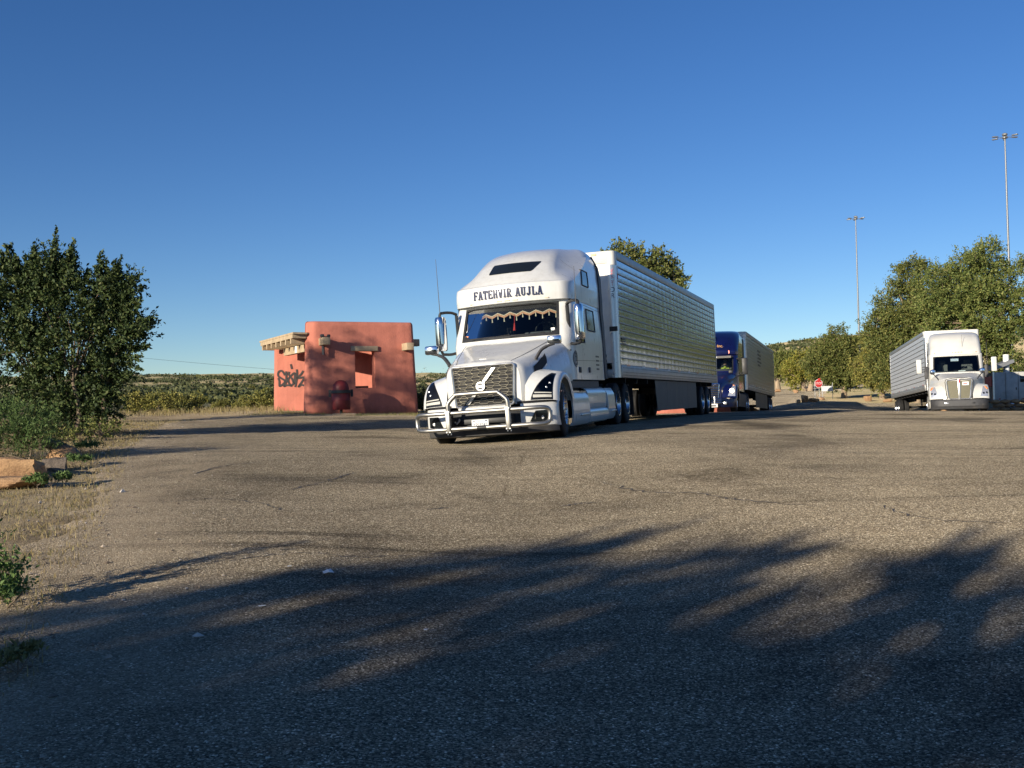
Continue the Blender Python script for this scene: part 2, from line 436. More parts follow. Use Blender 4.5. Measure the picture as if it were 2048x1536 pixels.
def sheet_from(mask_faces, zoff, name, material, attr=None):
    F = faces_all[mask_faces]; used, inv = np.unique(F, return_inverse=True); F = inv.reshape(F.shape)
    V = np.concatenate([XY[used], (Zg[used] + (zoff[used] if hasattr(zoff, '__len__') else zoff))[:, None]], 1)
    me = bpy.data.meshes.new(name)
    me.vertices.add(len(V)); me.vertices.foreach_set('co', V.ravel())
    me.loops.add(F.size); me.loops.foreach_set('vertex_index', F.ravel().astype(np.int32))
    me.polygons.add(len(F)); me.polygons.foreach_set('loop_start', np.arange(0, F.size, 4, dtype=np.int32)); me.polygons.foreach_set('loop_total', np.full(len(F), 4, np.int32))
    me.update(calc_edges=True); me.polygons.foreach_set('use_smooth', [True] * len(F))
    at_ = me.attributes.new('edge', 'FLOAT', 'POINT'); at_.data.foreach_set('value', sd[used].astype(np.float32))
    me.materials.append(material); o = link(name, me)
    bm = bmesh.new(); bm.from_mesh(me); bmesh.ops.recalc_face_normals(bm, faces=bm.faces)
    if sum(f.normal.z for f in list(bm.faces)[:200]) < 0: bmesh.ops.reverse_faces(bm, faces=bm.faces)
    bm.to_mesh(me); bm.free()
    return o

# --- asphalt chip seal: pale chips in dark binder, worn, stained, dusty towards its edge
m, nt, b = nmat('chip_seal'); L = nt.links.new
geo = nd(nt, 'ShaderNodeNewGeometry'); P_ = geo.outputs['Position']
vor = nd(nt, 'ShaderNodeTexVoronoi', Scale=105.0); L(P_, vor.inputs['Vector'])
chips = ramp(nt, [(0.0, (0.06, 0.05, 0.038)), (0.3, (0.125, 0.105, 0.078)), (0.6, (0.20, 0.17, 0.126)), (0.85, (0.32, 0.28, 0.215)), (0.97, (0.5, 0.45, 0.36)), (1.0, (0.8, 0.76, 0.66))])
sep = nd(nt, 'ShaderNodeSeparateColor'); L(vor.outputs['Color'], sep.inputs[0]); L(sep.outputs[0], chips.inputs[0])
big = nd(nt, 'ShaderNodeTexNoise', Scale=0.35, Detail=6.0, Roughness=0.62, Distortion=0.6); L(P_, big.inputs['Vector'])
mp = nd(nt, 'ShaderNodeMapping'); mp.inputs['Rotation'].default_value = (0, 0, radians(-28)); mp.inputs['Scale'].default_value = (0.22, 1.5, 1); L(P_, mp.inputs[0])
strk = nd(nt, 'ShaderNodeTexNoise', Scale=0.8, Detail=5.0, Roughness=0.6, Distortion=1.4); L(mp.outputs[0], strk.inputs['Vector'])
w1 = ramp(nt, [(0.32, (0.40, 0.40, 0.41)), (0.46, (0.82, 0.82, 0.82)), (0.62, (1.0, 1.0, 1.0)), (0.8, (1.12, 1.1, 1.08))]); L(big.outputs[0], w1.inputs[0])
w2 = ramp(nt, [(0.30, (0.32, 0.32, 0.33)), (0.41, (0.82, 0.82, 0.82)), (0.6, (1, 1, 1))]); L(strk.outputs[0], w2.inputs[0])
m1 = nd(nt, 'ShaderNodeMixRGB', blend_type='MULTIPLY'); m1.inputs[0].default_value = 1; L(chips.outputs[0], m1.inputs[1]); L(w1.outputs[0], m1.inputs[2])
m2 = nd(nt, 'ShaderNodeMixRGB', blend_type='MULTIPLY'); m2.inputs[0].default_value = 0.8; L(m1.outputs[0], m2.inputs[1]); L(w2.outputs[0], m2.inputs[2])
# hairline cracks
dn = nd(nt, 'ShaderNodeTexNoise', Scale=0.9, Detail=4.0); L(P_, dn.inputs['Vector'])
dm = nd(nt, 'ShaderNodeMixRGB'); dm.inputs[0].default_value = 0.35; L(P_, dm.inputs[1]); L(dn.outputs['Color'], dm.inputs[2])
cr = nd(nt, 'ShaderNodeTexVoronoi', Scale=0.28, feature='DISTANCE_TO_EDGE'); L(dm.outputs[0], cr.inputs['Vector'])
crr = ramp(nt, [(0.0, (0.55, 0.53, 0.51)), (0.006, (1, 1, 1))]); L(cr.outputs[0], crr.inputs[0])
ck = nd(nt, 'ShaderNodeTexNoise', Scale=0.4, Detail=2.0); L(P_, ck.inputs['Vector'])
ckr = ramp(nt, [(0.55, (0, 0, 0)), (0.66, (.8, .8, .8))]); L(ck.outputs[0], ckr.inputs[0])
m3 = nd(nt, 'ShaderNodeMixRGB', blend_type='MULTIPLY'); L(ckr.outputs[0], m3.inputs[0]); L(m2.outputs[0], m3.inputs[1]); L(crr.outputs[0], m3.inputs[2])
# oil drips and scuffs: sparse dark blots with soft edges
ov = nd(nt, 'ShaderNodeTexVoronoi', Scale=0.55); L(dm.outputs[0], ov.inputs['Vector'])
osep = nd(nt, 'ShaderNodeSeparateColor'); L(ov.outputs['Color'], osep.inputs[0])
osz = nd(nt, 'ShaderNodeMapRange'); osz.inputs[1].default_value = .45; osz.inputs[2].default_value = 1; osz.inputs[3].default_value = 0.0; osz.inputs[4].default_value = .42; L(osep.outputs[0], osz.inputs[0])
on = nd(nt, 'ShaderNodeTexNoise', Scale=5.0, Detail=5.0, Roughness=.7); L(P_, on.inputs['Vector'])
oa = nd(nt, 'ShaderNodeMath', operation='MULTIPLY_ADD'); oa.inputs[1].default_value = .5; L(on.outputs[0], oa.inputs[0]); L(ov.outputs['Distance'], oa.inputs[2])
od = nd(nt, 'ShaderNodeMath', operation='SUBTRACT'); L(oa.outputs[0], od.inputs[0]); L(osz.outputs[0], od.inputs[1])
orr = ramp(nt, [(0.10, (.42, .41, .40)), (0.30, (1, 1, 1))]); L(od.outputs[0], orr.inputs[0])
m3b = nd(nt, 'ShaderNodeMixRGB', blend_type='MULTIPLY'); m3b.inputs[0].default_value = .85; L(m3.outputs[0], m3b.inputs[1]); L(orr.outputs[0], m3b.inputs[2])
# dust and washed gravel at the edge
ea = nd(nt, 'ShaderNodeAttribute', attribute_name='edge')
en = nd(nt, 'ShaderNodeTexNoise', Scale=1.6, Detail=5.0); L(P_, en.inputs['Vector'])
es = nd(nt, 'ShaderNodeMath', operation='MULTIPLY_ADD'); es.inputs[1].default_value = 2.2; L(en.outputs[0], es.inputs[0]); L(ea.outputs['Fac'], es.inputs[2])
er = nd(nt, 'ShaderNodeMapRange'); er.inputs[1].default_value = 0.7; er.inputs[2].default_value = 2.6; er.inputs[3].default_value = 0.75; er.inputs[4].default_value = 0.0; L(es.outputs[0], er.inputs[0])
dcol = ramp(nt, [(0.0, (0.19, 0.15, 0.105)), (0.6, (0.31, 0.255, 0.19)), (1.0, (0.5, 0.44, 0.35))]); L(sep.outputs[1], dcol.inputs[0])
m4 = nd(nt, 'ShaderNodeMixRGB'); L(er.outputs[0], m4.inputs[0]); L(m3b.outputs[0], m4.inputs[1]); L(dcol.outputs[0], m4.inputs[2])
bright = nd(nt, 'ShaderNodeMixRGB', blend_type='MULTIPLY'); bright.inputs[0].default_value = 1; bright.inputs[2].default_value = (1.76, 1.69, 1.54, 1); L(m4.outputs[0], bright.inputs[1])
L(bright.outputs[0], b.inputs['Base Color']); b.inputs['Roughness'].default_value = 0.9; b.inputs['Specular IOR Level'].default_value = 0.08; b.inputs['Diffuse Roughness'].default_value = 1.0
bp1 = nd(nt, 'ShaderNodeBump', Strength=1.0, Distance=0.012); L(vor.outputs['Distance'], bp1.inputs['Height']); bp1.invert = True
bn = nd(nt, 'ShaderNodeTexNoise', Scale=9.0, Detail=6.0, Roughness=0.65); L(P_, bn.inputs['Vector'])
bp2 = nd(nt, 'ShaderNodeBump', Strength=0.6, Distance=0.045); L(bn.outputs[0], bp2.inputs['Height']); L(bp1.outputs[0], bp2.inputs['Normal'])
L(bp2.outputs[0], b.inputs['Normal'])
CHIP = m

# --- dry soil with straw-coloured grass, greener and scrubbier in the distance
m, nt, b = nmat('dry_soil'); L = nt.links.new
geo = nd(nt, 'ShaderNodeNewGeometry'); P_ = geo.outputs['Position']
n1 = nd(nt, 'ShaderNodeTexNoise', Scale=0.55, Detail=8.0, Roughness=0.65); L(P_, n1.inputs['Vector'])
c1 = ramp(nt, [(0.3, (0.20, 0.155, 0.10)), (0.48, (0.34, 0.27, 0.175)), (0.62, (0.44, 0.36, 0.23)), (0.78, (0.34, 0.30, 0.15))]); L(n1.outputs[0], c1.inputs[0])
n2 = nd(nt, 'ShaderNodeTexNoise', Scale=35.0, Detail=4.0, Roughness=0.7); L(P_, n2.inputs['Vector'])
c2 = ramp(nt, [(0.3, (0.6, 0.6, 0.6)), (0.7, (1.35, 1.32, 1.25))]); L(n2.outputs[0], c2.inputs[0])
mx = nd(nt, 'ShaderNodeMixRGB', blend_type='MULTIPLY'); mx.inputs[0].default_value = 1; L(c1.outputs[0], mx.inputs[1]); L(c2.outputs[0], mx.inputs[2])
n4 = nd(nt, 'ShaderNodeTexNoise', Scale=0.06, Detail=6.0, Roughness=0.7); L(P_, n4.inputs['Vector'])
c4 = ramp(nt, [(0.38, (0.42, 0.33, 0.19)), (0.5, (0.33, 0.27, 0.15)), (0.6, (0.17, 0.17, 0.085))]); L(n4.outputs[0], c4.inputs[0])
ln = nd(nt, 'ShaderNodeVectorMath', operation='LENGTH'); L(P_, ln.inputs[0])
fr = nd(nt, 'ShaderNodeMapRange'); fr.inputs[1].default_value = 40; fr.inputs[2].default_value = 110; L(ln.outputs['Value'], fr.inputs[0])
mx2 = nd(nt, 'ShaderNodeMixRGB'); L(fr.outputs[0], mx2.inputs[0]); L(mx.outputs[0], mx2.inputs[1]); L(c4.outputs[0], mx2.inputs[2])
L(mx2.outputs[0], b.inputs['Base Color']); b.inputs['Roughness'].default_value = 0.95; b.inputs['Specular IOR Level'].default_value = 0.1; b.inputs['Diffuse Roughness'].default_value = 1.0
bp = nd(nt, 'ShaderNodeBump', Strength=0.8, Distance=0.05); bn = nd(nt, 'ShaderNodeTexNoise', Scale=14.0, Detail=6.0, Roughness=0.7); L(P_, bn.inputs['Vector']); L(bn.outputs[0], bp.inputs['Height']); L(bp.outputs[0], b.inputs['Normal'])
SOIL = m

sdf = sd[faces_all].mean(1)
lot_mask = (sdf > -.9) & (rr.reshape(-1)[faces_all].max(1) < 260)
ground = sheet_from(np.ones(len(faces_all), bool), -0.05 * np.clip((sd + .25) / .5, 0, 1), 'ground', SOIL); tag(ground, None, None, kind='structure')
lot = sheet_from(lot_mask, 0.012 + np.minimum(0, sd) * .16, 'parking_lot', CHIP); tag(lot, None, None, kind='structure')
def ground_hit(px, py):
    """where the sight line through a photo pixel meets the ground"""
    lo = 2.0; d = 2.0
    while d < 120:
        p = at(px, py, d)
        if p.z < gz(p.x, p.y): break
        lo = d; d *= 1.06
    for _ in range(16):
        mid = (lo + d) / 2; p = at(px, py, mid)
        if p.z < gz(p.x, p.y): d = mid
        else: lo = mid
    return at(px, py, d)
mat('tar', (0.11, 0.095, 0.078), 0.7, 0, 0, 0.3, 30.0, bump=.4, bscale=90)
def crack(pix, wd, seed):
    rd = random.Random(seed); P = catmull(np.array([tuple(ground_hit(*q).xy) for q in pix]), 14); n = len(P); rows = []
    for i in range(n):
        t = P[min(i + 1, n - 1)] - P[max(i - 1, 0)]; t = t / (np.linalg.norm(t) + 1e-9); nn = np.array([-t[1], t[0]]); c = P[i] + nn * rd.gauss(0, .025); w = wd * rd.uniform(.3, 1.2) * min(1, 6 * min(i, n - 1 - i) / n + .15)
        rows.append([tuple(c + nn * w) + (gz(*(c + nn * w)) + .0165,), tuple(c - nn * w) + (gz(*(c - nn * w)) + .0165,)])
    MB().grid(np.array(rows)).build('crack', 'tar', lot, 0)
for k, (pix, w) in enumerate([([(1190, 962), (1280, 985), (1400, 990), (1480, 1002), (1640, 1016)], .014), ([(380, 952), (450, 934), (520, 926)], .022), ([(560, 985), (640, 968), (710, 946)], .016), ([(1500, 905), (1620, 900), (1760, 912)], .012), ([(1120, 1016), (1160, 1010), (1196, 1008)], .02), ([(850, 1022), (880, 1020), (905, 1018)], .018),
                             ([(1750, 1010), (1850, 1040), (2040, 1050)], .010), ([(300, 1010), (420, 1000), (520, 1010), (600, 1030)], .010), ([(240, 1180), (300, 1150), (360, 1135)], .010), ([(900, 905), (1000, 915), (1110, 912)], .012), ([(420, 1130), (600, 1110), (760, 1118), (980, 1095)], .008)]): crack(pix, w, k)
# centre of the polar sheet, behind the lens
mbc = MB(); ring = [(1.25 * sin(radians(a)), 1.25 * cos(radians(a))) for a in AZ[::4]]
mbc.add([(x, y, gz(x, y) + 0.004) for x, y in ring], [tuple(range(len(ring)))]); o = mbc.build('paved_patch', CHIP, smooth=0); tag(o, None, None, kind='structure')
# ------------------------------------------------------------------ road tractors
def outline(yf, bow, wf, ys, ws, yb, nf=8, nc=7, ns=10, kx=.72, ky=.16):
    """half plan of a cab at one height: front centre -> corner -> side -> rear"""
    pts = [(wf * t, yf + bow * t * t) for t in np.linspace(0, 1, nf)]
    x0, y0 = wf, yf + bow
    for k in range(1, nc + 1):
        t = k / nc
        # quadratic bend from the front corner to the flank
        cx, cy = x0 + (ws - x0) * kx, y0 + (ys - y0) * ky
        pts.append(((1 - t) ** 2 * x0 + 2 * t * (1 - t) * cx + t * t * ws, (1 - t) ** 2 * y0 + 2 * t * (1 - t) * cy + t * t * ys))
    for k in range(1, ns + 1): pts.append((ws, ys + (yb - ys) * k / ns))
    return pts
def interp_table(tab, zs):
    tab = np.array(tab, float); return np.array([[np.interp(z, tab[:, 0], tab[:, k]) for k in range(1, tab.shape[1])] for z in zs])
def smooth_table(tab, n):
    return catmull(np.array(tab, float), n)

class Tractor:
    """shared builder; S is the spec of shapes"""
    def __init__(s, S, M4, label, name='semi_tractor'):
        s.S = S; s.root = empty(name, M4); tag(s.root, label, 'truck', S.get('group'))
        s.paint = S['paint']
    # ---- surfaces
    def cab_grid(s, tab, yb, kx=.72, ky=.16):
        G = []
        for row in tab:
            z, yf, bow, wf, ys, ws = row
            w_ = max(0, min(1, (z - 3.0) / .3)) if kx != .72 else 0; half = outline(yf, bow, wf, ys, ws, yb, kx=.72 + (kx - .72) * w_, ky=.16 + (ky - .16) * w_)
            full = [(-x, y) for x, y in reversed(half[1:])] + half
            G.append([(x, y, z) for x, y in full])
        return np.array(G)
    def hood_pt(s, Y, t):
        """point on the picture-right half of the hood; t runs over the profile points"""
        ys = s.hoodY; prof = s.hoodG
        i = np.interp(Y, ys, np.arange(len(ys))); i0 = int(min(i, len(ys) - 2)); fr = i - i0
        row = prof[i0] * (1 - fr) + prof[i0 + 1] * fr
        j0 = int(min(t, len(row) - 2)); ft = t - j0
        p = row[j0] * (1 - ft) + row[j0 + 1] * ft
        return np.array([p[0], Y + s.S['nose_bow'] * p[0] ** 2, p[1]])
    def fender_pt(s, a, t):
        pr = s.S['fender']; n = len(pr) - 1; i = min(int(a * n), n - 1); f = a * n - i
        c = catmull(np.array(pr), 8); k = a * (len(c) - 1); k0 = int(min(k, len(c) - 2)); y, z = c[k0] + (c[k0 + 1] - c[k0]) * (k - k0)
        xi, xo = s.S['fender_x']; ac = s.S['arch']
        if t <= 1:
            e = t ** 3
            lift = 0.10 * (1 - t) ** 2 * min(1, a * 2.5)
            return np.array([xi + (xo - xi) * (1 - (1 - t) ** 1.35), y - 0.14 * (1 - t) ** 1.2 + 0.09 * e, z + lift - 0.03 * e])
        q = s.fender_pt(a, 1.0); f = min(1, t - 1)
        ang = atan2(q[2] - ac[1], q[1] - ac[0]); ap = np.array([xo + 0.012, ac[0] + ac[2] * cos(ang), max(0.52, ac[1] + ac[2] * sin(ang))])
        m = q + (ap - q) * f; m[0] += 0.02 * sin(f * pi); return m
    # ---- pieces
    def body(s):
        S = s.S; R = s.root
        # lower cab with the windscreen opening left out
        lt = S['cab']; z0, z1 = S['ws']
        zs = sorted(set([r[0] for r in lt] + [z0, z1] + list(np.linspace(lt[0][0], lt[-1][0], 14))))
        tab = np.concatenate([np.array(zs)[:, None], interp_table(lt, zs)], 1)
        G = s.cab_grid(tab, S['yb']); nh = 8; c = (G.shape[1] - 1) // 2
        k0, k1 = c - 7, c + 7
        mb = MB(); mb.grid(G, skip=lambda i, j: z0 - 1e-6 <= zs[i] < z1 - 1e-6 and k0 <= j < k1)
        # rear wall and floor
        last = G[:, -1]; first = G[:, 0]
        mb.grid(np.stack([last, first], 1))
        mb.add([tuple(p) for p in G[0]], [tuple(range(G.shape[1]))])
        s.cab = mb.build('cab', s.paint, R, 35)
        rows = [i for i, z in enumerate(zs) if z0 - 1e-6 <= z <= z1 + 1e-6]
        WG = G[rows[0]:rows[-1] + 1, k0:k1 + 1].copy(); s.WG = WG
        glass = WG.copy(); glass[:, :, 1] += 0.012
        MB().grid(glass).build('windshield', 'glass', R, 60)
        # black border round the pane
        fr = MB(); b = 0.05 * S.get('frit', 1)
        fine = np.array([[WGp(WG, u, v) for u in np.linspace(0, 1, 41)] for v in np.linspace(0, 1, 25)]); fine[:, :, 1] -= 0.006
        U = np.linspace(0, 1, 41); V = np.linspace(0, 1, 25); wd = 2 * S['cab'][-1][3]; hh = z1 - z0
        def inside(i, j):
            x = (abs((U[j] + U[j + 1]) / 2 - .5) * 2); y = abs((V[i] + V[i + 1]) / 2 - .5) * 2
            mx = 1 - 2 * b / wd; my = 1 - 2 * b / hh; rx = .14 / wd * 2; ry = .14 / hh * 2
            if x > mx or y > my: return False
            if x > mx - rx and y > my - ry: return ((x - mx + rx) / rx) ** 2 + ((y - my + ry) / ry) ** 2 < 1
            return True
        fr.grid(fine, skip=inside).build('windshield_frame', 'black_plastic', R, 60)
        # roof fairing
        rt = smooth_table(S['roof'], 5); G2 = s.cab_grid(rt, S['yb'], *S.get('roofk', (.72, .16)))
        mb = MB(); mb.grid(G2); mb.grid(np.stack([G2[:, -1], G2[:, 0]], 1))
        mb.add([tuple(p) for p in G2[-1]], [tuple(range(G2.shape[1]))]); mb.add([tuple(p) for p in G2[0]], [tuple(range(G2.shape[1]))])
        s.roof = mb.build('roof_fairing', s.paint, R, 38); s.G2 = G2
        # inside: dark liner, floor, dashboard, seats, wheel
        yb = S['yb']; w = S['cab'][0][5] - 0.06
        mb = MB(); mb.box((0, yb - 0.9, 1.95), (2 * w, 0.05, 1.7)); mb.box((0, (2.5 + yb) / 2, z0 - 0.45), (2 * w, yb - 2.6, 0.04)); mb.box((0, (2.75 + yb) / 2, z1 + 0.02), (2 * w, yb - 2.75, 0.03))
        for sx in (-1, 1): mb.box((sx * (w + 0.0), (yb + 2.7) / 2, 1.9), (0.03, yb - 2.75, 1.7))
        mb.build('cab_liner', 'dark_cloth', R, 0)
        yw = S['cab'][1][1]
        mb = MB(); mb.box((0, yw + 0.62, z0 - 0.03), (1.75, 0.5, 0.2), bev=0.05); mb.box((0.45, yw + 0.75, z0 + 0.07), (0.55, 0.25, 0.12), bev=0.04)
        mb.build('dashboard', 'dark_plastic', R)
        for x in (-0.55, 0.55):
            mb = MB(); mb.box((x, yw + 1.75, z0 + 0.08), (0.5, 0.16, 0.8), bev=0.06); mb.box((x, yw + 1.45, z0 - 0.3), (0.52, 0.5, 0.16), bev=0.05); mb.box((x, yw + 1.75, z0 + 0.55), (0.3, 0.12, 0.2), bev=0.05)
            mb.build('seat', 'grey_cloth', R)
        mb = MB(); ring = [(0.55 + 0.22 * cos(a), yw + 0.98 - 0.07 * sin(a), z0 + 0.12 + 0.2 * sin(a)) for a in np.linspace(0, 2 * pi, 25)]
        mb.tube(ring, 0.016, 6, cap=False); mb.box((0.55, yw + 0.98, z0 + 0.12), (0.4, 0.03, 0.05)); mb.tube([(0.55, yw + 0.97, z0 + .12), (0.55, yw + .72, z0)], 0.03, 6)
        mb.build('steering_wheel', 'black_plastic', R)
    def hood(s):
        S = s.S; R = s.root
        s.hoodY = np.array([r[0] for r in S['hood']])
        prof = [catmull(np.array(r[1]), 4) for r in S['hood']]
        A = catmull(np.array([np.concatenate([[y], p.ravel()]) for y, p in zip(s.hoodY, prof)]), 4)
        s.hoodY = A[:, 0]; s.hoodG = A[:, 1:].reshape(len(A), -1, 2)
        kb = S['nose_bow']; G = []
        for y, row in zip(s.hoodY, s.hoodG):
            half = [(x, y + kb * x * x * max(0, 1 - (y - s.hoodY[0]) / 2.0), z) for x, z in row]
            G.append([(-x, q, z) for x, q, z in reversed(half[1:])] + half)
        G = np.array(G); mb = MB(); mb.grid(G)
        # nose: close the front with a strip set back a little so that it rounds over
        mb.add([tuple(p) for p in G[0]], [tuple(range(G.shape[1]))])
        s.hood_o = mb.build('hood', s.paint, R, 32); s.HG = G
    def hood_surf(s, Y, t):
        """as built, t in 0..profile points of the right half"""
        n = s.hoodG.shape[1]; y = np.interp(Y, s.hoodY, np.arange(len(s.hoodY))); i = int(min(y, len(s.hoodY) - 2)); f = y - i
        c = (s.HG.shape[1] - 1) // 2; j = int(min(t, n - 2)); g = t - j
        a = s.HG[i, c + j] * (1 - g) + s.HG[i, c + j + 1] * g; b = s.HG[i + 1, c + j] * (1 - g) + s.HG[i + 1, c + j + 1] * g
        return a * (1 - f) + b * f
    def hood_x(s, Y, Z):
        ts = np.linspace(6, s.hoodG.shape[1] - 1.01, 60); q = np.array([s.hood_surf(Y, t) for t in ts]); k = int(np.argmin(abs(q[:, 2] - Z))); return q[k]
    def fenders(s):
        S = s.S
        na, ntt = 28, 18
        ts = list(np.linspace(0, 1, 14)) + [1.2, 1.4, 1.6, 1.8, 2.0]
        G = np.array([[s.fender_pt(a, t) for t in ts] for a in np.linspace(0, 1, na)])
        for sx in (1, -1):
            H = G.copy(); H[:, :, 0] *= sx
            o = MB().grid(H).build('fender', s.paint, s.root, 40)
            if sx > 0: s.fo = o
    def fender_patch(s, f, n=14, m=10, off=0.006):
        """grid on the fender front; f(u, v) -> (a, t)"""
        G = np.zeros((n, m, 3))
        for i, u in enumerate(np.linspace(0, 1, n)):
            for j, v in enumerate(np.linspace(0, 1, m)):
                a, t = f(u, v); p = s.fender_pt(a, t); e = 1e-3
                d1 = s.fender_pt(min(a + e, 1), t) - s.fender_pt(max(a - e, 0), t); d2 = s.fender_pt(a, min(t + e, .999)) - s.fender_pt(a, max(t - e, 0))
                N = np.cross(d1, d2); N /= np.linalg.norm(N) + 1e-9
                if N[1] > 0: N = -N
                G[i, j] = p + N * off
        return G
    def wheel(s, x, y, r, w, mirror, steer=0, dual=False, name='wheel', deep=0.07, rimmat='alu_wheel', nuts=True):
        """axle along X; outer face on the side given by mirror (+1 / -1)"""
        R = empty(name); R.parent = s.root; R.matrix_local = Matrix.Translation((x, y, r)) @ Matrix.Rotation(steer, 4, 'Z')
        tyre(R, r, w, mirror, deep, rimmat, nuts, dual)
        return R

def tyre(R, r, w, mirror, deep=0.07, rimmat='alu_wheel', nuts=True, dual=False, simple=False):
    hw = w / 2; rim = r * 0.565
    def tp(o):
        pr = [(-hw + .02, rim), (-hw, rim + .03), (-hw - .005, r * .78), (-hw + .012, r * .93), (-hw + .035, r * .985), (-hw + .05, r)]
        for k in range(4):
            g = -hw + .05 + (w - .1) * (k + 1) / 5
            pr += [(g - .008, r), (g - .006, r - .018), (g + .006, r - .018), (g + .008, r)]
        pr += [(hw - .05, r), (hw - .035, r * .985), (hw - .012, r * .93), (hw + .005, r * .78), (hw, rim + .03), (hw - .02, rim)]
        return [((a + o) * mirror, b) for a, b in pr]
    mb = MB(); mb.lathe(tp(0), n=36 if not simple else 22)
    if dual: mb.lathe(tp(-w - .05), n=36 if not simple else 22)
    mb.build('tyre', 'rubber', R, 30)
    f = hw * mirror
    d = -deep * mirror
    mb = MB(); mb.lathe([(f - .02 * mirror, rim + .004), (f + .008 * mirror, rim), (f + .004 * mirror, rim - .018), (f + d * .55, rim - .035), (f + d, rim * .72), (f + d * 1.1, rim * .5), (f + d * .5, rim * .42), (f + d * .3, rim * .3), (f + d * .25, 0.001)], n=28)
    mb.build('rim', rimmat, R, 30)
    if nuts:
        mb = MB()
        for k in range(10):
            a = 2 * pi * k / 10; c = Vector((f + d, rim * .6 * cos(a), rim * .6 * sin(a)))
            mb.tube([c, c + Vector((-d * 1.35, 0, 0))], [.02, .011], 6)
        o = mb.build('lug_nuts', 'chrome', R, 30); o['kind'] = 'stuff'
    mb = MB(); mb.lathe([(-f * .9, 0.001), (-f * .9, rim * .95), (f - .09 * mirror, rim * .95)], n=20); mb.build('brake_drum', 'dark_frame', R, 30)

def WGp(G, u, v):
    m, n = G.shape[:2]; i = v * (m - 1); j = u * (n - 1); i0 = int(min(i, m - 2)); j0 = int(min(j, n - 2)); f, g = i - i0, j - j0
    return (G[i0, j0] * (1 - g) + G[i0, j0 + 1] * g) * (1 - f) + (G[i0 + 1, j0] * (1 - g) + G[i0 + 1, j0 + 1] * g) * f

def surf_y(G, x, z):
    """front y of a lofted cab surface at (x, z)"""
    zs = G[:, 0, 2]; i = np.interp(z, zs, np.arange(len(zs))); i0 = int(min(i, len(zs) - 2)); f = i - i0
    c = (G.shape[1] - 1) // 2
    def yy(row): h = row[c:c + 13]; return np.interp(abs(x), h[:, 0], h[:, 1])
    return yy(G[i0]) * (1 - f) + yy(G[i0 + 1]) * f
def surf_x(G, y, z):
    zs = G[:, 0, 2]; i = np.interp(z, zs, np.arange(len(zs))); i0 = int(min(i, len(zs) - 2)); f = i - i0
    c = (G.shape[1] - 1) // 2
    def xx(row): h = row[c + 7:]; return np.interp(y, h[:, 1], h[:, 0])
    return xx(G[i0]) * (1 - f) + xx(G[i0 + 1]) * f

# slab-serif capitals: strokes in a unit box (x0, y0, x1, y1, thick?)
SERIF = {
 'F': ([(.22, 0, .22, 1, 1), (.22, .94, .9, .94, 0), (.22, .5, .66, .5, 0), (.88, .74, .88, 1, 0), (.66, .38, .66, .62, 0)], [(.22, 0)]),
 'A': ([(.46, 1, .16, 0, 0), (.5, 1, .82, 0, 1), (.28, .34, .72, .34, 0)], [(.14, 0), (.84, 0)]),
 'T': ([(.5, 0, .5, 1, 1), (.06, .94, .94, .94, 0), (.07, .7, .07, 1, 0), (.93, .7, .93, 1, 0)], [(.5, 0)]),
 'E': ([(.22, 0, .22, 1, 1), (.22, .94, .9, .94, 0), (.22, .5, .66, .5, 0), (.22, .06, .92, .06, 0), (.89, .74, .89, 1, 0), (.9, 0, .9, .28, 0), (.66, .38, .66, .62, 0)], []),
 'H': ([(.22, 0, .22, 1, 1), (.78, 0, .78, 1, 1), (.22, .5, .78, .5, 0)], []),
 'V': ([(.12, 1, .5, 0, 1), (.88, 1, .5, 0, 1)], []),
 'I': ([(.5, 0, .5, 1, 1)], [(.5, 0), (.5, 1)]),
 'R': ([(.22, 0, .22, 1, 1), (.22, .94, .7, .94, 0), (.22, .5, .7, .5, 0), (.74, .9, .82, .74, 1), (.82, .72, .74, .54, 1), (.5, .5, .84, 0, 1)], [(.22, 0), (.86, 0)]),
 'U': ([(.22, .2, .22, 1, 1), (.24, .22, .36, .06, 0), (.34, .06, .66, .06, 0), (.64, .06, .78, .22, 0), (.78, .2, .78, 1, 0)], [(.22, 1), (.78, 1)]),
 'J': ([(.66, .18, .66, 1, 1), (.66, .2, .52, .05, 0), (.52, .06, .26, .06, 0), (.24, .04, .2, .3, 1)], [(.66, 1)]),
 'L': ([(.24, 0, .24, 1, 1), (.24, .06, .9, .06, 0), (.88, 0, .88, .34, 0)], [(.24, 1)]),
}
def serif_text(txt, h, w, gap, thick, thin):
    """flat pieces [(4 corner points)] in x (right) and z (up), centred"""
    out = []; x = 0
    for ch in txt:
        if ch == ' ': x += w * 0.75; continue
        st, se = SERIF[ch]; wid = w * (0.6 if ch == 'I' else 1)
        for x0, y0, x1, y1, th in st:
            a = Vector((x + x0 * wid, y0 * h)); b_ = Vector((x + x1 * wid, y1 * h)); d = (b_ - a).normalized(); t = (thick if th else thin) / 2
            n = Vector((-d.y, d.x)) * t
            if abs(d.y) > .3: n = Vector((t / max(.5, abs(d.y)), 0))
            out.append([a - n, b_ - n, b_ + n, a + n])
        for sx, sy in se:
            c = Vector((x + sx * wid, sy * h)); q = thin * .55; ww = thick * .5 + w * .08
            y0 = c.y if sy == 0 else c.y - 2 * q
            out.append([Vector((c.x - ww, y0)), Vector((c.x + ww, y0)), Vector((c.x + ww, y0 + 2 * q)), Vector((c.x - ww, y0 + 2 * q))])
        x += wid + gap
    W_ = x - gap
    return [[(p.x - W_ / 2, p.y) for p in q] for q in out]
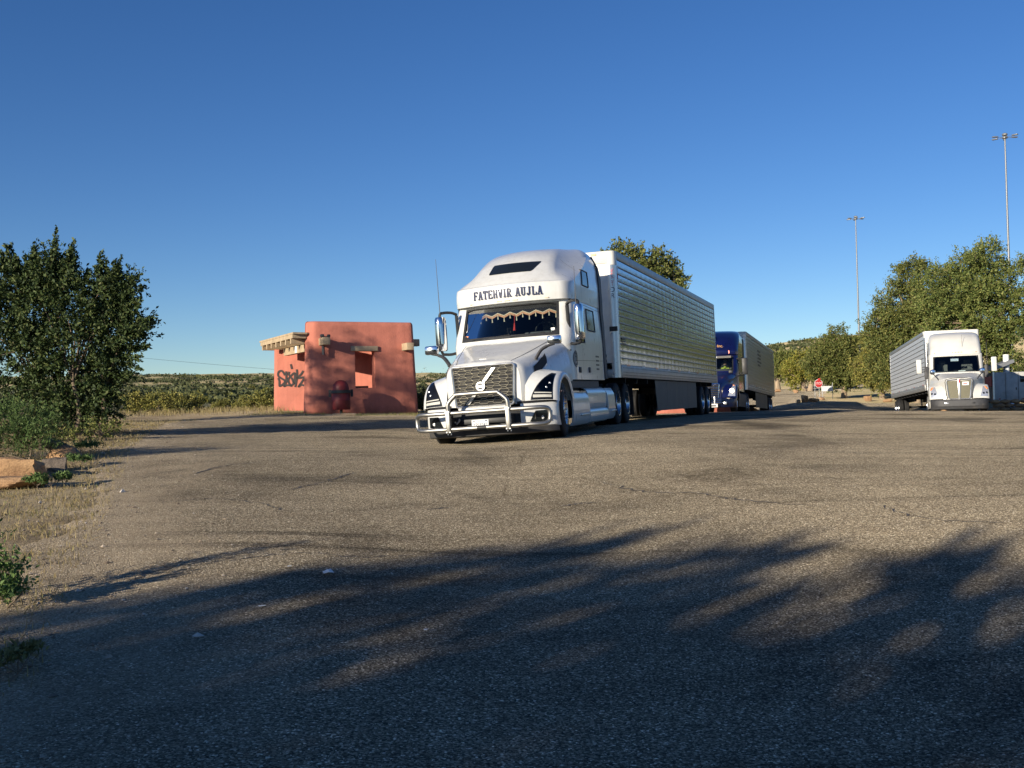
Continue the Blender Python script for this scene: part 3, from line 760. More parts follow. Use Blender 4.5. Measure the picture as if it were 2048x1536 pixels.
# ================================================================== white tractor in front
S1 = dict(paint='white_paint', group=None, yb=5.6, ws=(1.93, 2.60), nose_bow=0.16, roofk=(.30, .45),
    cab=[(1.05, 2.10, .15, 1.00, 2.55, 1.20), (1.85, 2.08, .18, .99, 2.55, 1.21), (2.60, 2.42, .20, .95, 2.80, 1.18), (2.68, 2.46, .20, .94, 2.85, 1.17)],
    roof=[(2.64, 2.27, .22, .98, 2.78, 1.19), (2.80, 2.25, .22, .985, 2.78, 1.195), (2.97, 2.27, .22, .96, 2.85, 1.20), (3.02, 2.33, .22, .93, 2.95, 1.20), (3.12, 2.46, .22, .88, 3.25, 1.20), (3.30, 2.72, .22, .80, 3.8, 1.19),
          (3.50, 3.02, .26, .74, 4.3, 1.18), (3.68, 3.38, .30, .70, 4.75, 1.14), (3.82, 3.82, .30, .64, 5.05, 1.06), (3.92, 4.4, .22, .58, 5.25, .95), (3.97, 4.9, .12, .45, 5.3, .8), (3.985, 5.2, .05, .3, 5.45, .6)],
    hood=[(.30, [(0, 1.395), (.30, 1.392), (.50, 1.37), (.62, 1.28), (.655, 1.12), (.66, .9), (.66, .66)]),
          (.36, [(0, 1.44), (.32, 1.437), (.54, 1.41), (.68, 1.31), (.72, 1.14), (.73, .9), (.73, .66)]),
          (.50, [(0, 1.475), (.35, 1.472), (.58, 1.445), (.73, 1.34), (.78, 1.16), (.79, .92), (.79, .66)]),
          (.80, [(0, 1.555), (.42, 1.552), (.66, 1.515), (.82, 1.39), (.88, 1.2), (.90, .98), (.90, .72)]),
          (1.30, [(0, 1.685), (.50, 1.68), (.76, 1.63), (.92, 1.48), (.99, 1.27), (1.01, 1.05), (1.01, .85)]),
          (1.80, [(0, 1.81), (.60, 1.805), (.85, 1.75), (1.01, 1.58), (1.08, 1.35), (1.11, 1.12), (1.11, 1.0)]),
          (2.28, [(0, 1.905), (.70, 1.90), (.93, 1.85), (1.08, 1.68), (1.15, 1.42), (1.18, 1.15), (1.18, 1.02)])],
    fender=[(.50, .70), (.53, .84), (.62, .99), (.80, 1.12), (1.08, 1.20), (1.40, 1.19), (1.68, 1.06), (1.86, .86), (1.93, .66)], fender_x=(.72, 1.245), arch=(1.25, .52, .56))
T1 = Tractor(S1, TR1, 'white long-nose semi tractor with chrome grille guard and dark blue roof lettering, nearest truck')
T1.body(); T1.hood(); T1.fenders()
R = T1.root; G2 = T1.G2

# roof lettering bent round the front band
def bent(pieces, zc, off=0.022, nsub=3):
    mb = MB()
    for q in pieces:
        G = []
        for v in np.linspace(0, 1, nsub):
            row = []
            for u in np.linspace(0, 1, nsub):
                a = np.array(q[0]) * (1 - u) + np.array(q[1]) * u; b_ = np.array(q[3]) * (1 - u) + np.array(q[2]) * u; p = a * (1 - v) + b_ * v
                row.append((p[0], surf_y(G2, p[0], zc + p[1]) - off, zc + p[1]))
            G.append(row)
        mb.grid(np.array(G))
    return mb
bent(serif_text('FATEHVIR AUJLA', .17, .092, .014, .027, .019), 2.74).build('roof_lettering', 'lettering_navy', R, 0)
# sky-light window in the fairing
WQ = [(-.47, 3.265), (.43, 3.25), (.47, 3.28), (.57, 3.49), (-.42, 3.49), (-.46, 3.465)]
def strip_patch(z0, z1, xl, xr, off, nz=8, nx=12):
    return np.array([[(x, surf_y(G2, x, z) - off, z - 0 * off) for x in np.linspace(xl(v), xr(v), nx)] for v, z in ((v, z0 + (z1 - z0) * v) for v in np.linspace(0, 1, nz))])
MB().grid(strip_patch(3.26, 3.49, lambda v: -.47 + .03 * v - (.0 if .1 < v < .9 else -.015), lambda v: .42 + .13 * v + (.0 if .1 < v < .9 else -.015), .02)).build('roof_window', 'dark_glass', R, 60)
# marker lights under the band
for x in (-.75, -.16, 0, .16, .75): MB().box((x, surf_y(G2, x, 2.67) - .004, 2.675), (.10, .02, .016)).build('marker_lamp', 'tassel_cream', R, 0)
# panel joints, flush dark lines (rubber seals)
def side_line(pts, wdt=.008, off=.003):
    mb = MB()
    for (y0, z0), (y1, z1) in zip(pts[:-1], pts[1:]):
        n = 8; A = []; d = Vector((y1 - y0, z1 - z0)).normalized(); nx = Vector((-d.y, d.x)) * wdt
        for t in np.linspace(0, 1, n):
            y = y0 + (y1 - y0) * t; z = z0 + (z1 - z0) * t
            A.append([(side_x(y + s_ * nx.x, z + s_ * nx.y) + off, y + s_ * nx.x, z + s_ * nx.y) for s_ in (-.5, .5)])
        mb.grid(np.array(A))
    return mb
_cz = [r[0] for r in S1['cab']]
_Gc = T1.cab_grid(np.array(S1['cab']), S1['yb'])
def side_x(y, z): return surf_x(_Gc, y, z) if z < 2.66 else surf_x(G2, y, z)
for pts in ([(3.3, 1.07), (3.3, 2.62), (2.9, 2.62)], [(2.62, 1.9), (2.62, 1.07)], [(3.64, 2.66), (3.64, 3.55)], [(5.2, 1.07), (5.2, 2.64)], [(2.64, 1.42), (5.58, 1.47)], [(3.3, 2.60), (5.58, 2.56)]):
    for sx in (1, -1):
        q = side_line(pts); q.v = [(sx * x, y, z) for x, y, z in q.v]; q.build('panel_joint', 'skirt_grey', R, 0)
# door and sleeper windows
def side_pane(y0, y1, z0, z1, slant, name, off=.006, n=8):
    for sx in (1, -1):
        G = np.array([[(sx * (side_x(y0 + slant * v + (y1 - y0 - slant * v) * u, z0 + (z1 - z0) * v) + off), y0 + slant * v + (y1 - y0 - slant * v) * u, z0 + (z1 - z0) * v) for u in np.linspace(0, 1, n)] for v in np.linspace(0, 1, n)])
        o = MB().grid(G).build(name, 'dark_glass', R, 60)
        E_ = MB(); rim_ = [tuple(G[0, k]) for k in range(n)] + [tuple(G[k, -1]) for k in range(1, n)] + [tuple(G[-1, k]) for k in range(n - 2, -1, -1)] + [tuple(G[k, 0]) for k in range(n - 2, 0, -1)]
        E_.tube(rim_ + rim_[:1], .014, 5, cap=False); E_.build('window_seal', 'black_plastic', o, 60)
side_pane(2.72, 3.55, 1.80, 2.52, .16, 'door_window')
side_pane(4.0, 4.8, 2.08, 2.52, .03, 'sleeper_window')
side_pane(3.75, 4.4, 3.0, 3.32, .05, 'upper_vent_window')
# door handles
for sx in (1, -1):
    for y, z in ((2.95, 1.24), (3.9, 1.25)): MB().box((sx * 1.213, y, z), (.02, .16, .11), bev=.006).build('door_handle', 'black_plastic', R)
# door emblem and small lettering on the driver side (picture right)
mb = MB()
for r0, r1, n in ((.135, .16, 40), (.085, .095, 32)):
    vs = []; 
    for k in range(n):
        a = 2 * pi * k / n
        for r_q in (r0, r1): y, z = 2.62 + r_q * 1.0 * cos(a), 1.45 + r_q * 1.05 * sin(a); vs.append((side_x(y, z) + .004, y, z))
    mb.add(vs, [(2 * k, 2 * k + 1, (2 * k + 3) % (2 * n), (2 * k + 2) % (2 * n)) for k in range(n)])
for k in range(24):
    a = 2 * pi * k / 24; y, z = 2.62 + .115 * cos(a), 1.45 + .118 * sin(a); mb.box((side_x(y, z) + .004, y, z), (.004, .014, .022))
for y, z, w_, h_ in ((2.60, 1.47, .025, .1), (2.64, 1.45, .025, .1), (2.62, 1.50, .09, .02), (2.62, 1.41, .07, .02)): mb.box((side_x(y, z) + .004, y, z), (.004, w_, h_))
mb.build('door_emblem', 'lettering_dark', R, 0)
def side_text(txt, size, y, z, material, name, xs=1.0, parent=None):
    vs, fs = text_mesh(txt, size, xs); MB().add([(side_x(y + a, z + b_) + .005, y + a, z + b_) for a, b_, c in vs], fs).build(name, material, parent or R, 0, fix=False)
def side_bars(y, z, w_, h_, material, name):
    MB().box((side_x(y, z) + .004, y, z), (.004, w_, h_)).build(name, material, R, 0)
for k in range(4): side_bars(4.85, 1.55 - .09 * k, .34 - .05 * (k % 2), .035, 'lettering_dark', 'lettering_line')
side_bars(2.42, 1.62, .18, .03, 'lettering_dark', 'lettering_line')
# rear fairing extenders
for sx in (1, -1):
    G = np.array([[(sx * (1.185 - .0 * v + .01), y, z) for y in (5.58, 5.70, 5.86)] for v, z in ((v, 1.08 + 2.72 * v) for v in np.linspace(0, 1, 12))])
    for i, v in enumerate(np.linspace(0, 1, 12)):
        if v > .85: G[i, :, 1] -= (v - .85) * np.array([0, 1.0, 2.0])
        G[i, :, 0] = sx * (min(1.19, side_x(5.5, min(3.9, G[i, 0, 2]))) + .004)
    MB().sheet(G, .03).build('side_extender', 'dark_plastic', R, 30)

# ---- nose: grille
gx, gz0, gz1 = .555, .67, 1.365
def nose_y(x, z): return .30 + .16 * x * x - .012
def quadpatch(x0, x1, z0, z1, y, n=9): return np.array([[(x, nose_y(x, 0) + y, z) for x in np.linspace(x0, x1, n)] for z in (z0, z1)])
def frame_loop(w0, w1, z0, z1, rad, n=6):
    pts = []
    for cx, cz, a0 in ((w1 - rad, z1 - rad, 0), (-w1 + rad, z1 - rad, 90), (-w0 + rad, z0 + rad, 180), (w0 - rad, z0 + rad, 270)):
        for k in range(n + 1): a = radians(a0 + 90 * k / n); pts.append((cx + rad * cos(a), cz + rad * sin(a)))
    return pts
fl = frame_loop(.53, .575, .66, 1.375, .05)
MB().tube([(x, nose_y(x, z) - .012, z) for x, z in fl + fl[:1]], .026, 8, cap=False, flat=.8).build('grille_surround', 'silver_trim', R)
fl2 = frame_loop(.49, .535, .695, 1.34, .03)
MB().tube([(x, nose_y(x, z) + .002, z) for x, z in fl2 + fl2[:1]], .022, 6, cap=False).build('grille_inner_frame', 'black_plastic', R)
MB().grid(quadpatch(-.54, .54, .68, 1.36, -.004)).build('grille_backing', 'dark_frame', R, 60)
# elongated six-sided openings: each opening ringed by a flat wire
mb = MB(); rows, cols = 11, 5; px_, pz_ = .25, .0605
for r_ in range(rows):
    for c_ in range(-3, 4):
        cx = c_ * px_ + (px_ / 2 if r_ % 2 else 0); cz = .70 + pz_ * (r_ + .5)
        big = True
        hw_, sl, hh_ = .062, .030, .0275
        pts = [(-hw_ - sl, 0), (-hw_, hh_), (hw_, hh_), (hw_ + sl, 0), (hw_, -hh_), (-hw_, -hh_)]
        wmax = .50 + .045 * (cz - .69) / .65
        q = [(max(-wmax, min(wmax, cx + x)), cz + z) for x, z in pts]
        if abs(cx) - hw_ - sl > wmax: continue
        mb.tube([(x, nose_y(x, z) - .02, z) for x, z in q + q[:1]], .0052, 4, cap=False)
        # the short link to the next opening in the row
        x0, x1 = cx + hw_ + sl, cx + px_ - hw_ - sl
        if abs(x0) < wmax and abs(x1) < wmax:
            mb.tube([(x0, nose_y(x0, 0) - .02, cz), (x1, nose_y(x1, 0) - .02, cz)], .0052, 4)
o = mb.build('grille_mesh', 'grille_metal', R, 50); o['kind'] = 'stuff'
# diagonal bar and round badge
dirv = Vector((.40, .60)); 
def dp(t, o=0): x = -.30 + .52 * t; z = .70 + .62 * t; return (x + o, nose_y(x, z) - .035, z)
for a, b_ in ((0.0, .36), (.64, 1.0)):
    G = np.array([[dp(t, o) for o in (-.032, .032)] for t in np.linspace(a, b_, 6)]); MB().sheet(G, .012).build('badge_bar', 'silver_trim', R, 20)
bc = dp(.5); mb = MB()
def ringmesh(mb, c, r0, r1, dy, n=36):
    vs = []
    for k in range(n):
        a = 2 * pi * k / n
        vs += [(c[0] + r0 * cos(a), c[1], c[2] + r0 * sin(a)), (c[0] + r1 * cos(a), c[1], c[2] + r1 * sin(a)), (c[0] + r1 * cos(a), c[1] + dy, c[2] + r1 * sin(a)), (c[0] + r0 * cos(a), c[1] + dy, c[2] + r0 * sin(a))]
    mb.add(vs, [f for k in range(n) for f in ((4 * k, 4 * k + 1, 4 * ((k + 1) % n) + 1, 4 * ((k + 1) % n)), (4 * k + 1, 4 * k + 2, 4 * ((k + 1) % n) + 2, 4 * ((k + 1) % n) + 1), (4 * k + 3, 4 * k, 4 * ((k + 1) % n), 4 * ((k + 1) % n) + 3))])
ringmesh(mb, (bc[0], bc[1] - .012, bc[2]), .055, .082, .03)
mb.box((bc[0], bc[1] + .0, bc[2]), (.115, .02, .045))
mb.prism([(bc[0] + .04, bc[1] - .01, bc[2] + .075), (bc[0] + .075, bc[1] - .01, bc[2] + .04), (bc[0] + .085, bc[1] - .01, bc[2] + .085)], (0, .02, 0))
mb.build('badge', 'silver_trim', R, 30)
MB().lathe([(0, .001), (0, .058)], (bc[0], bc[1] + .008, bc[2]), 'Y', 24).build('badge_disc', 'dark_plastic', R, 0)
# white bar under the grille, black lower opening
MB().sheet(np.array([[(x, nose_y(x, 0) - .03, z) for x in np.linspace(-.49, .47, 10)] for z in (.585, .645)]), -.03).build('lower_grille_bar', 'white_paint', R, 20)
# bumper: white corners with fog lamps, black middle and chin
bpl = catmull(np.array([(0, .17), (.4, .19), (.7, .27), (.95, .41), (1.12, .55), (1.215, .68), (1.235, .86)]), 6)
def bump_y(x): return np.interp(abs(x), bpl[:, 0], bpl[:, 1])
zc_ = [(.235, .05), (.26, .0), (.40, -.015), (.56, -.005), (.65, .015), (.672, .06)]
idx = [k for k in range(len(bpl)) if bpl[k, 0] > .62]
for sx in (1, -1):
    G = np.array([[(sx * bpl[k, 0], bpl[k, 1] + dy, z) for k in idx] for z, dy in zc_]); MB().grid(G).build('bumper_corner', 'white_paint', R, 35)
    # lamp in the bumper: dark pocket, lens
    G = np.array([[(sx * x, bump_y(x) + dyy - .02, z) for x in np.linspace(.80 + .10 * v, 1.13, 8)] for v, z, dyy in ((v, .33 + .19 * v, -.012) for v in np.linspace(0, 1, 5))])
    o = MB().grid(G).build('fog_lamp', 'dark_glass', R, 60)
    MB().lathe([(0, .001), (0, .03)], (sx * 1.0, bump_y(1.0) - .04, .395), 'Y', 14).build('lens', 'lamp_reflector', o, 60)
    G = np.array([[(sx * x, bump_y(x) + .02, z) for x in np.linspace(.60, 1.235, 14)] for z in (.655, .70)]); MB().grid(G).build('bumper_gap', 'dark_frame', R, 60)
G = np.array([[(sx_ * 1.0, bump_y(sx_) + dy, z) for sx_ in np.linspace(-1.22, 1.22, 41)] for z, dy in ((.13, .12), (.15, .05), (.24, .02), (.255, .06))]); MB().grid(G).build('bumper_chin', 'dark_plastic', R, 35)
mb = MB(); mb.grid(np.array([[(x, bump_y(x) + .10, z) for x in np.linspace(-.66, .66, 21)] for z in (.2, .6)])); mb.grid(np.array([[(x, bump_y(x) + .02, z) for x in np.linspace(-.64, .64, 21)] for z in (.24, .30)]))
mb.box((0, .24, .40), (.95, .05, .09), bev=.01); mb.build('lower_opening', 'black_plastic', R, 35)
for x in (-.48, .48):
    MB().tube([(x - .05, .16, .41), (x, .13, .38), (x + .04, .14, .42), (x + .03, .2, .45)], .016, 6).build('tow_hook', 'silver_trim', R)
# headlamps on the fender fronts
for sx in (1, -1):
    f = lambda u, v: (.015 + .39 * u, (.16 + .48 * u ** 1.5) + (.76 - (.16 + .48 * u ** 1.5)) * v)
    G = T1.fender_patch(f, off=.012); G[:, :, 0] *= sx; hl = MB().grid(G).build('headlamp', 'lamp_glass', R, 60)
    Gd = T1.fender_patch(lambda u, v: (.005 + .415 * u, (.135 + .50 * u ** 1.5) + (.785 - (.135 + .50 * u ** 1.5)) * v), off=.004); Gd[:, :, 0] *= sx; MB().grid(Gd).build('lamp_housing', 'black_plastic', hl, 60)
    for u0, u1 in ((.06, .16), (.21, .25)):
        Gs = T1.fender_patch(lambda u, v: (.015 + .39 * (u0 + (u1 - u0) * u), (.19 + .48 * (u0) ** 1.5) + (.735 - (.19 + .48 * u0 ** 1.5)) * v), n=4, m=8, off=.0145); Gs[:, :, 0] *= sx; MB().grid(Gs).build('daytime_lamp', 'drl_white', hl, 60)
    for u_, t_ in ((.42, .56), (.58, .66)):
        p = T1.fender_pt(.015 + .39 * u_, t_); MB().lathe([(-.012, .001), (-.012, .016), (-.004, .026)], (sx * p[0], p[1], p[2]), 'Y', 14).build('reflector_bowl', 'lamp_reflector', hl, 60)
# side vents: dark slanted openings high on the hood flanks with a bright lower lip
for sx in (1, -1):
    A_, B_, C_, D_ = (1.32, 1.545), (.66, 1.30), (.60, 1.08), (1.18, 1.37)
    G = np.array([[T1.hood_x(*(np.array(B_) * (1 - u) * (1 - v) + np.array(A_) * u * (1 - v) + np.array(C_) * (1 - u) * v + np.array(D_) * u * v)) + np.array([.010, -.004, .006]) for v in np.linspace(0, 1, 6)] for u in np.linspace(0, 1, 12)]); G[:, :, 0] *= sx
    vo = MB().grid(G).build('hood_vent', 'dark_frame', R, 60)
    lip = [tuple(G[i, -1] + np.array([sx * .006, 0, -.006])) for i in range(12)]; MB().tube(lip, .012, 6).build('vent_lip', 'white_paint', vo)
    # hood seam
    seam = [tuple((T1.hood_surf(y, 7.2) + np.array([0, 0, .002])) * np.array([sx, 1, 1])) for y in np.linspace(.36, 2.25, 14)]
    MB().tube(seam, .005, 4).build('hood_seam', 'dark_plastic', R)
MB().box((-.06, .60, 1.497), (.14, .05, .02), bev=.008).build('hood_latch', 'white_paint', R)
# wipers
for x0, x1 in ((-.75, .05), (.05, .8)):
    MB().tube([(x0, surf_y(_Gc, x0, 1.95) - .03, 1.955), (x1 * .9, surf_y(_Gc, x1, 1.99) - .03, 2.0)], .008, 5).build('wiper', 'black_plastic', R)
# fender number
vs, fs = text_mesh('T102', .11, .9)
MB().add([(1.25, 1.0 + a * .9, .93 + b_) for a, b_, c in vs], fs).build('unit_number', 'lettering_navy', R, 0, fix=False)
MB().box((1.247, 1.0, .83), (.01, .2, .035)).build('number_sticker', 'red_lens', R, 0)
# ---- grille guard
GY = -.06; mb = MB(); TR_ = .038
def loop(sx):
    P = [(sx * .50, GY, .575), (sx * .9, GY + .02, .575), (sx * 1.08, GY + .08, .575), (sx * 1.17, GY + .14, .555), (sx * 1.205, GY + .17, .50), (sx * 1.205, GY + .17, .38), (sx * 1.17, GY + .14, .315), (sx * 1.08, GY + .08, .295), (sx * .9, GY + .02, .295), (sx * .50, GY, .295)]
    return catmull(np.array(P), 5)
gg = empty('grille_guard'); gg.parent = R
for sx in (1, -1): MB().tube(loop(sx), TR_, 10).build('side_loop', 'brushed_steel', gg)
MB().tube([(-.52, GY, .575), (.52, GY, .575)], TR_, 10).build('cross_tube', 'brushed_steel', gg); MB().tube([(-.52, GY, .295), (-.05, GY, .295)], TR_, 10).build('cross_tube', 'brushed_steel', gg); MB().tube([(.12, GY, .295), (.52, GY, .295)], TR_, 10).build('cross_tube', 'brushed_steel', gg)
MB().tube([(-.06, GY, .295), (.13, GY, .295)], TR_ * .96, 10).build('tube_joint', 'black_plastic', gg)
hoop = catmull(np.array([(-.56, GY, .56), (-.56, GY - .01, .70), (-.53, GY - .01, .77), (-.42, GY - .01, .87), (-.36, GY - .01, .89), (.30, GY - .01, .89), (.37, GY - .01, .87), (.49, GY - .01, .77), (.52, GY - .01, .70), (.52, GY, .56)]), 5)
MB().tube(hoop, TR_, 10).build('upper_hoop', 'brushed_steel', gg)
for x in (-.56, .52):
    MB().box((x, GY - .02, .43), (.085, .10, .40), bev=.02).build('upright', 'brushed_steel', gg)
    mb = MB()
    for dx in (-.03, .03):
        for z in (.25, .60): mb.tube([(x + dx, GY - .075, z), (x + dx, GY - .06, z)], .012, 6)
        mb.tube([(x + dx, GY, .20), (x + dx, GY, .25)], .010, 6)
    o = mb.build('bolts', 'silver_trim', gg); o['kind'] = 'stuff'
    MB().box((x, .12, .40), (.05, .28, .16)).build('mount_bracket', 'dark_frame', gg, 0)
# licence plate
pl = MB().box((-.01, -.01, .355), (.305, .012, .155), bev=.004).build('licence_plate', 'plate_white', R)
vs, fs = text_mesh('YP59242', .098, .74); MB().add([(-.01 + a, -.019, .337 + b_) for a, b_, c in vs], fs).build('plate_number', 'lettering_navy', pl, 0, fix=False)
vs, fs = text_mesh('California', .034, 1.0); MB().add([(-.01 + a, -.019, .408 + b_) for a, b_, c in vs], fs).build('plate_heading', 'lettering_red', pl, 0, fix=False)
for x in (-.12, .10): MB().box((x, -.019, .412), (.045, .004, .016)).build('plate_sticker', 'lettering_navy', pl, 0)
# ---- mirrors
for sx in (1, -1):
    mr = empty('door_mirror'); mr.parent = R
    sh = MB(); cx, cy, cz = sx * 1.39, 2.22, 2.13
    prof = [(-.10, .09), (-.095, .02), (-.06, -.06), (.02, -.085), (.09, -.05), (.105, .03), (.10, .09)]
    G = np.array([[(cx + sx * x * sc, cy + y * sc, z) for x, y in catmull(np.array(prof), 4)] for z, sc in ((1.80, .80), (1.83, .97), (1.95, 1.0), (2.13, 1.02), (2.32, 1.0), (2.43, .97), (2.47, .78))])
    sh.grid(G); sh.add([tuple(p) for p in G[0]], [tuple(range(G.shape[1]))]); sh.add([tuple(p) for p in G[-1]], [tuple(range(G.shape[1]))]); sh.build('mirror_shell', 'chrome', mr, 40)
    MB().box((cx, cy + .092, cz), (.17, .012, .58), bev=.005).build('mirror_glass', 'mirror_glass', mr)
    arm = catmull(np.array([(sx * 1.13, 2.50, 2.52), (sx * 1.20, 2.40, 2.555), (sx * 1.33, 2.28, 2.555), (sx * 1.40, 2.26, 2.50), (sx * 1.40, 2.26, 2.1), (sx * 1.40, 2.26, 1.78), (sx * 1.31, 2.29, 1.73), (sx * 1.2, 2.42, 1.74), (sx * 1.14, 2.50, 1.80), (sx * 1.13, 2.52, 2.1), (sx * 1.13, 2.50, 2.5)]), 5)
    MB().tube(arm, .04, 8, flat=.7).build('mirror_arm', 'black_plastic', mr)
    hm = empty('hood_mirror'); hm.parent = R
    MB().box((sx * 1.17, 1.02, 1.76), (.25, .12, .16), bev=.03).build('mirror_shell', 'chrome', hm)
    MB().box((sx * 1.17, 1.075, 1.755), (.19, .012, .11), bev=.004).build('mirror_glass', 'mirror_glass', hm)
    MB().tube(catmull(np.array([(sx * 1.17, 1.02, 1.69), (sx * 1.05, 1.0, 1.66), (sx * .93, .98, 1.60), (sx * .84, .97, 1.48), (sx * .82, .96, 1.43)]), 4), [.045] * 5 + [.06] * 12, 8, flat=.5).build('mirror_arm', 'dark_plastic', hm)
    MB().tube([(sx * 1.37, 2.2, 2.45), (sx * 1.38, 2.2, 3.62 if sx < 0 else 3.2)], [.009, .004], 5).build('antenna', 'dark_plastic', R)
# ---- windscreen valance with scalloped fringe, tassels, wiper-height clutter
def ws_in(x, z): return surf_y(_Gc, x, z) + .07
nsc = 7; xs_ = np.linspace(-.88, .90, 113)
def zig(x): 
    t = ((x + .88) / 1.78 * nsc) % 1.0; return .055 * abs(t - .5) * 2
MB().grid(np.array([[(x, ws_in(x, 2.5) - .0, z) for x in xs_] for z in (2.40 + 0 * .1, 2.60)])).build('valance_cloth', 'dark_cloth', R, 60)
va = MB(); G = np.array([[(x, ws_in(x, 2.4) - .012, 2.385 - zig(x) + .05 + dz) for x in xs_] for dz in (-.025, .022)]); va.grid(G); vo = va.build('valance_trim', 'trim_orange', R, 60)
G = np.array([[(x, ws_in(x, 2.4) - .015, 2.385 - zig(x) + .05 + dz) for x in xs_] for dz in (.018, .03)]); MB().grid(G).build('valance_braid', 'tassel_cream', vo, 60)
mb = MB()
for k in range(15):
    x = -.87 + 1.76 * k / 14; z = 2.40 - zig(x); mb.tube([(x, ws_in(x, 2.4) - .018, z + .02), (x, ws_in(x, 2.4) - .018, z - .065)], [.006, .013], 5)
o = mb.build('valance_tassels', 'tassel_cream', vo); o['kind'] = 'stuff'
MB().tube([(.1, ws_in(.1, 2.3) + .02, 2.40), (.1, ws_in(.1, 2.2) + .02, 2.24), (.105, ws_in(.1, 2.15) + .02, 2.22), (.1, ws_in(.1, 2.1) + .02, 2.08)], [.004, .005, .012, .026], 7).build('hanging_tassel', 'tassel_red', R)
MB().box((-.93 + .05, ws_in(.88, 2.0) - .045, 2.02), (.05, .006, .07)).build('windshield_sticker', 'amber_lens', R, 0)
MB().box((.86, ws_in(.86, 2.0) - .045, 2.03), (.075, .006, .09)).build('inspection_sticker', 'plate_white', R, 0)
# ---- chassis, skirts, steps, tanks
mb = MB()
for x in (-.42, .42): mb.box((x, 5.2, .90), (.09, 8.2, .27))
mb.box((0, 8.0, 1.06), (.95, 1.0, .12)); mb.box((0, 1.25, .50), (1.7, .14, .14)); mb.box((0, 1.2, .75), (1.0, 1.6, .4))
mb.build('chassis', 'dark_frame', R, 0)
MB().box((0, 3.7, .62), (2.1, 3.4, .62)).build('underbody', 'dark_frame', R, 0)
MB().box((0, 6.2, .98), (1.1, .7, .03)).build('deck_plate', 'silver_trim', R, 0)
def skirt(y0, y1, zb, zt, name, material, bulge=.03, x=1.19, topin=.05):
    for sx in (1, -1):
        G = np.array([[(sx * (x - (.04 if v < .08 else 0) - topin * max(0, v - .85) / .15 + bulge * sin(pi * min(1, v / .95))), y0 + (y1 - y0) * u, (zb(u) if callable(zb) else zb) * (1 - v) + zt * v) for u in np.linspace(0, 1, 5)] for v in np.linspace(0, 1, 12)])
        MB().sheet(G, .03 * sx).build(name, material, R, 35)
skirt(1.86, 3.46, lambda u: .19, .80, 'front_skirt', 'white_paint')
skirt(3.475, 5.55, lambda u: .19, .46, 'lower_skirt', 'white_paint')
skirt(5.565, 6.45, lambda u: .2, .86, 'rear_skirt', 'white_paint')
for sx in (1, -1):
    pr = [(sx * 1.185, .47), (sx * 1.20, .60), (sx * 1.195, .74), (sx * 1.17, .82), (sx * 1.11, .875), (sx * 1.0, .90), (sx * .85, .905)]
    pr = catmull(np.array(pr), 4)
    G = np.array([[(x, y, z) for y in (3.48, 4.0, 4.5, 5.0, 5.54)] for x, z in pr]); MB().sheet(G, .02 * sx).build('tank_cover', 'white_paint' , R, 40)
    MB().box((sx * 1.0, 2.75, .815), (.38, 1.3, .03)).build('upper_step', 'silver_trim', R, 0); MB().box((sx * 1.12, 3.05, .822), (.18, .5, .02)).build('step_grip', 'black_plastic', R, 0)
    for y0, y1 in ((2.5, 3.35), (5.9, 6.5)): MB().box((sx * 1.235, (y0 + y1) / 2, .36), (.07, y1 - y0, .035), bev=.012).build('side_step', 'silver_trim', R)
    MB().box((sx * 1.0, 3.6, .96), (.3, 3.0, .14)).build('cab_sill', 'dark_plastic', R, 0)
# wheels: steered front pair, two dual drive axles
ST = radians(6)
for sx in (1, -1): T1.wheel(sx * 1.08, 1.25, .50, .30, sx, ST, name='front_wheel', deep=.03)
for y in (7.2, 8.52):
    for sx in (1, -1): T1.wheel(sx * 1.06, y, .50, .27, sx, 0, True, name='drive_wheel', deep=.14, nuts=False)
for sx in (1, -1):
    MB().box((sx * .93, 9.2, .55), (.62, .02, .75)).build('mud_flap', 'rubber', R, 0)
# ------------------------------------------------------------------ trailers
def steel_panels(name, base, rough, amp, metal=.92):
    """polished sheet: metal with faint vertical waves pressed by the rivets"""
    m, nt, b = nmat(name); L = nt.links.new
    tc = nd(nt, 'ShaderNodeTexCoord'); mp = nd(nt, 'ShaderNodeMapping'); mp.inputs['Scale'].default_value = (1, 3.2, 0.55); L(tc.outputs['Object'], mp.inputs[0])
    n1 = nd(nt, 'ShaderNodeTexNoise', Scale=1.6, Detail=3.0, Roughness=0.55, Distortion=0.4); L(mp.outputs[0], n1.inputs['Vector'])
    n2 = nd(nt, 'ShaderNodeTexNoise', Scale=3.0, Detail=6.0, Roughness=0.7); L(tc.outputs['Object'], n2.inputs['Vector'])
    r = ramp(nt, [(0.3, vary(base, .82)), (0.7, vary(base, 1.08))]); L(n2.outputs[0], r.inputs[0]); L(r.outputs[0], b.inputs['Base Color'])
    rm = nd(nt, 'ShaderNodeMapRange'); rm.inputs[3].default_value = rough * .7; rm.inputs[4].default_value = rough * 1.5; L(n2.outputs[0], rm.inputs[0]); L(rm.outputs[0], b.inputs['Roughness'])
    b.inputs['Metallic'].default_value = metal
    wv = nd(nt, 'ShaderNodeTexWave', Scale=0.55, Distortion=1.2, Detail=2.0); wv.bands_direction = 'Y'; L(tc.outputs['Object'], wv.inputs['Vector'])
    hm_ = nd(nt, 'ShaderNodeMath', operation='MULTIPLY_ADD'); hm_.inputs[1].default_value = .35; L(wv.outputs['Fac'], hm_.inputs[0]); L(n1.outputs[0], hm_.inputs[2])
    bp = nd(nt, 'ShaderNodeBump', Strength=amp, Distance=0.05); L(hm_.outputs[0], bp.inputs['Height']); L(bp.outputs[0], b.inputs['Normal'])
    MATS[name] = m
steel_panels('polished_panel', (0.31, 0.37, 0.45), 0.14, 0.14)
steel_panels('dull_panel', (0.31, 0.34, 0.38), 0.34, 0.15, .8)
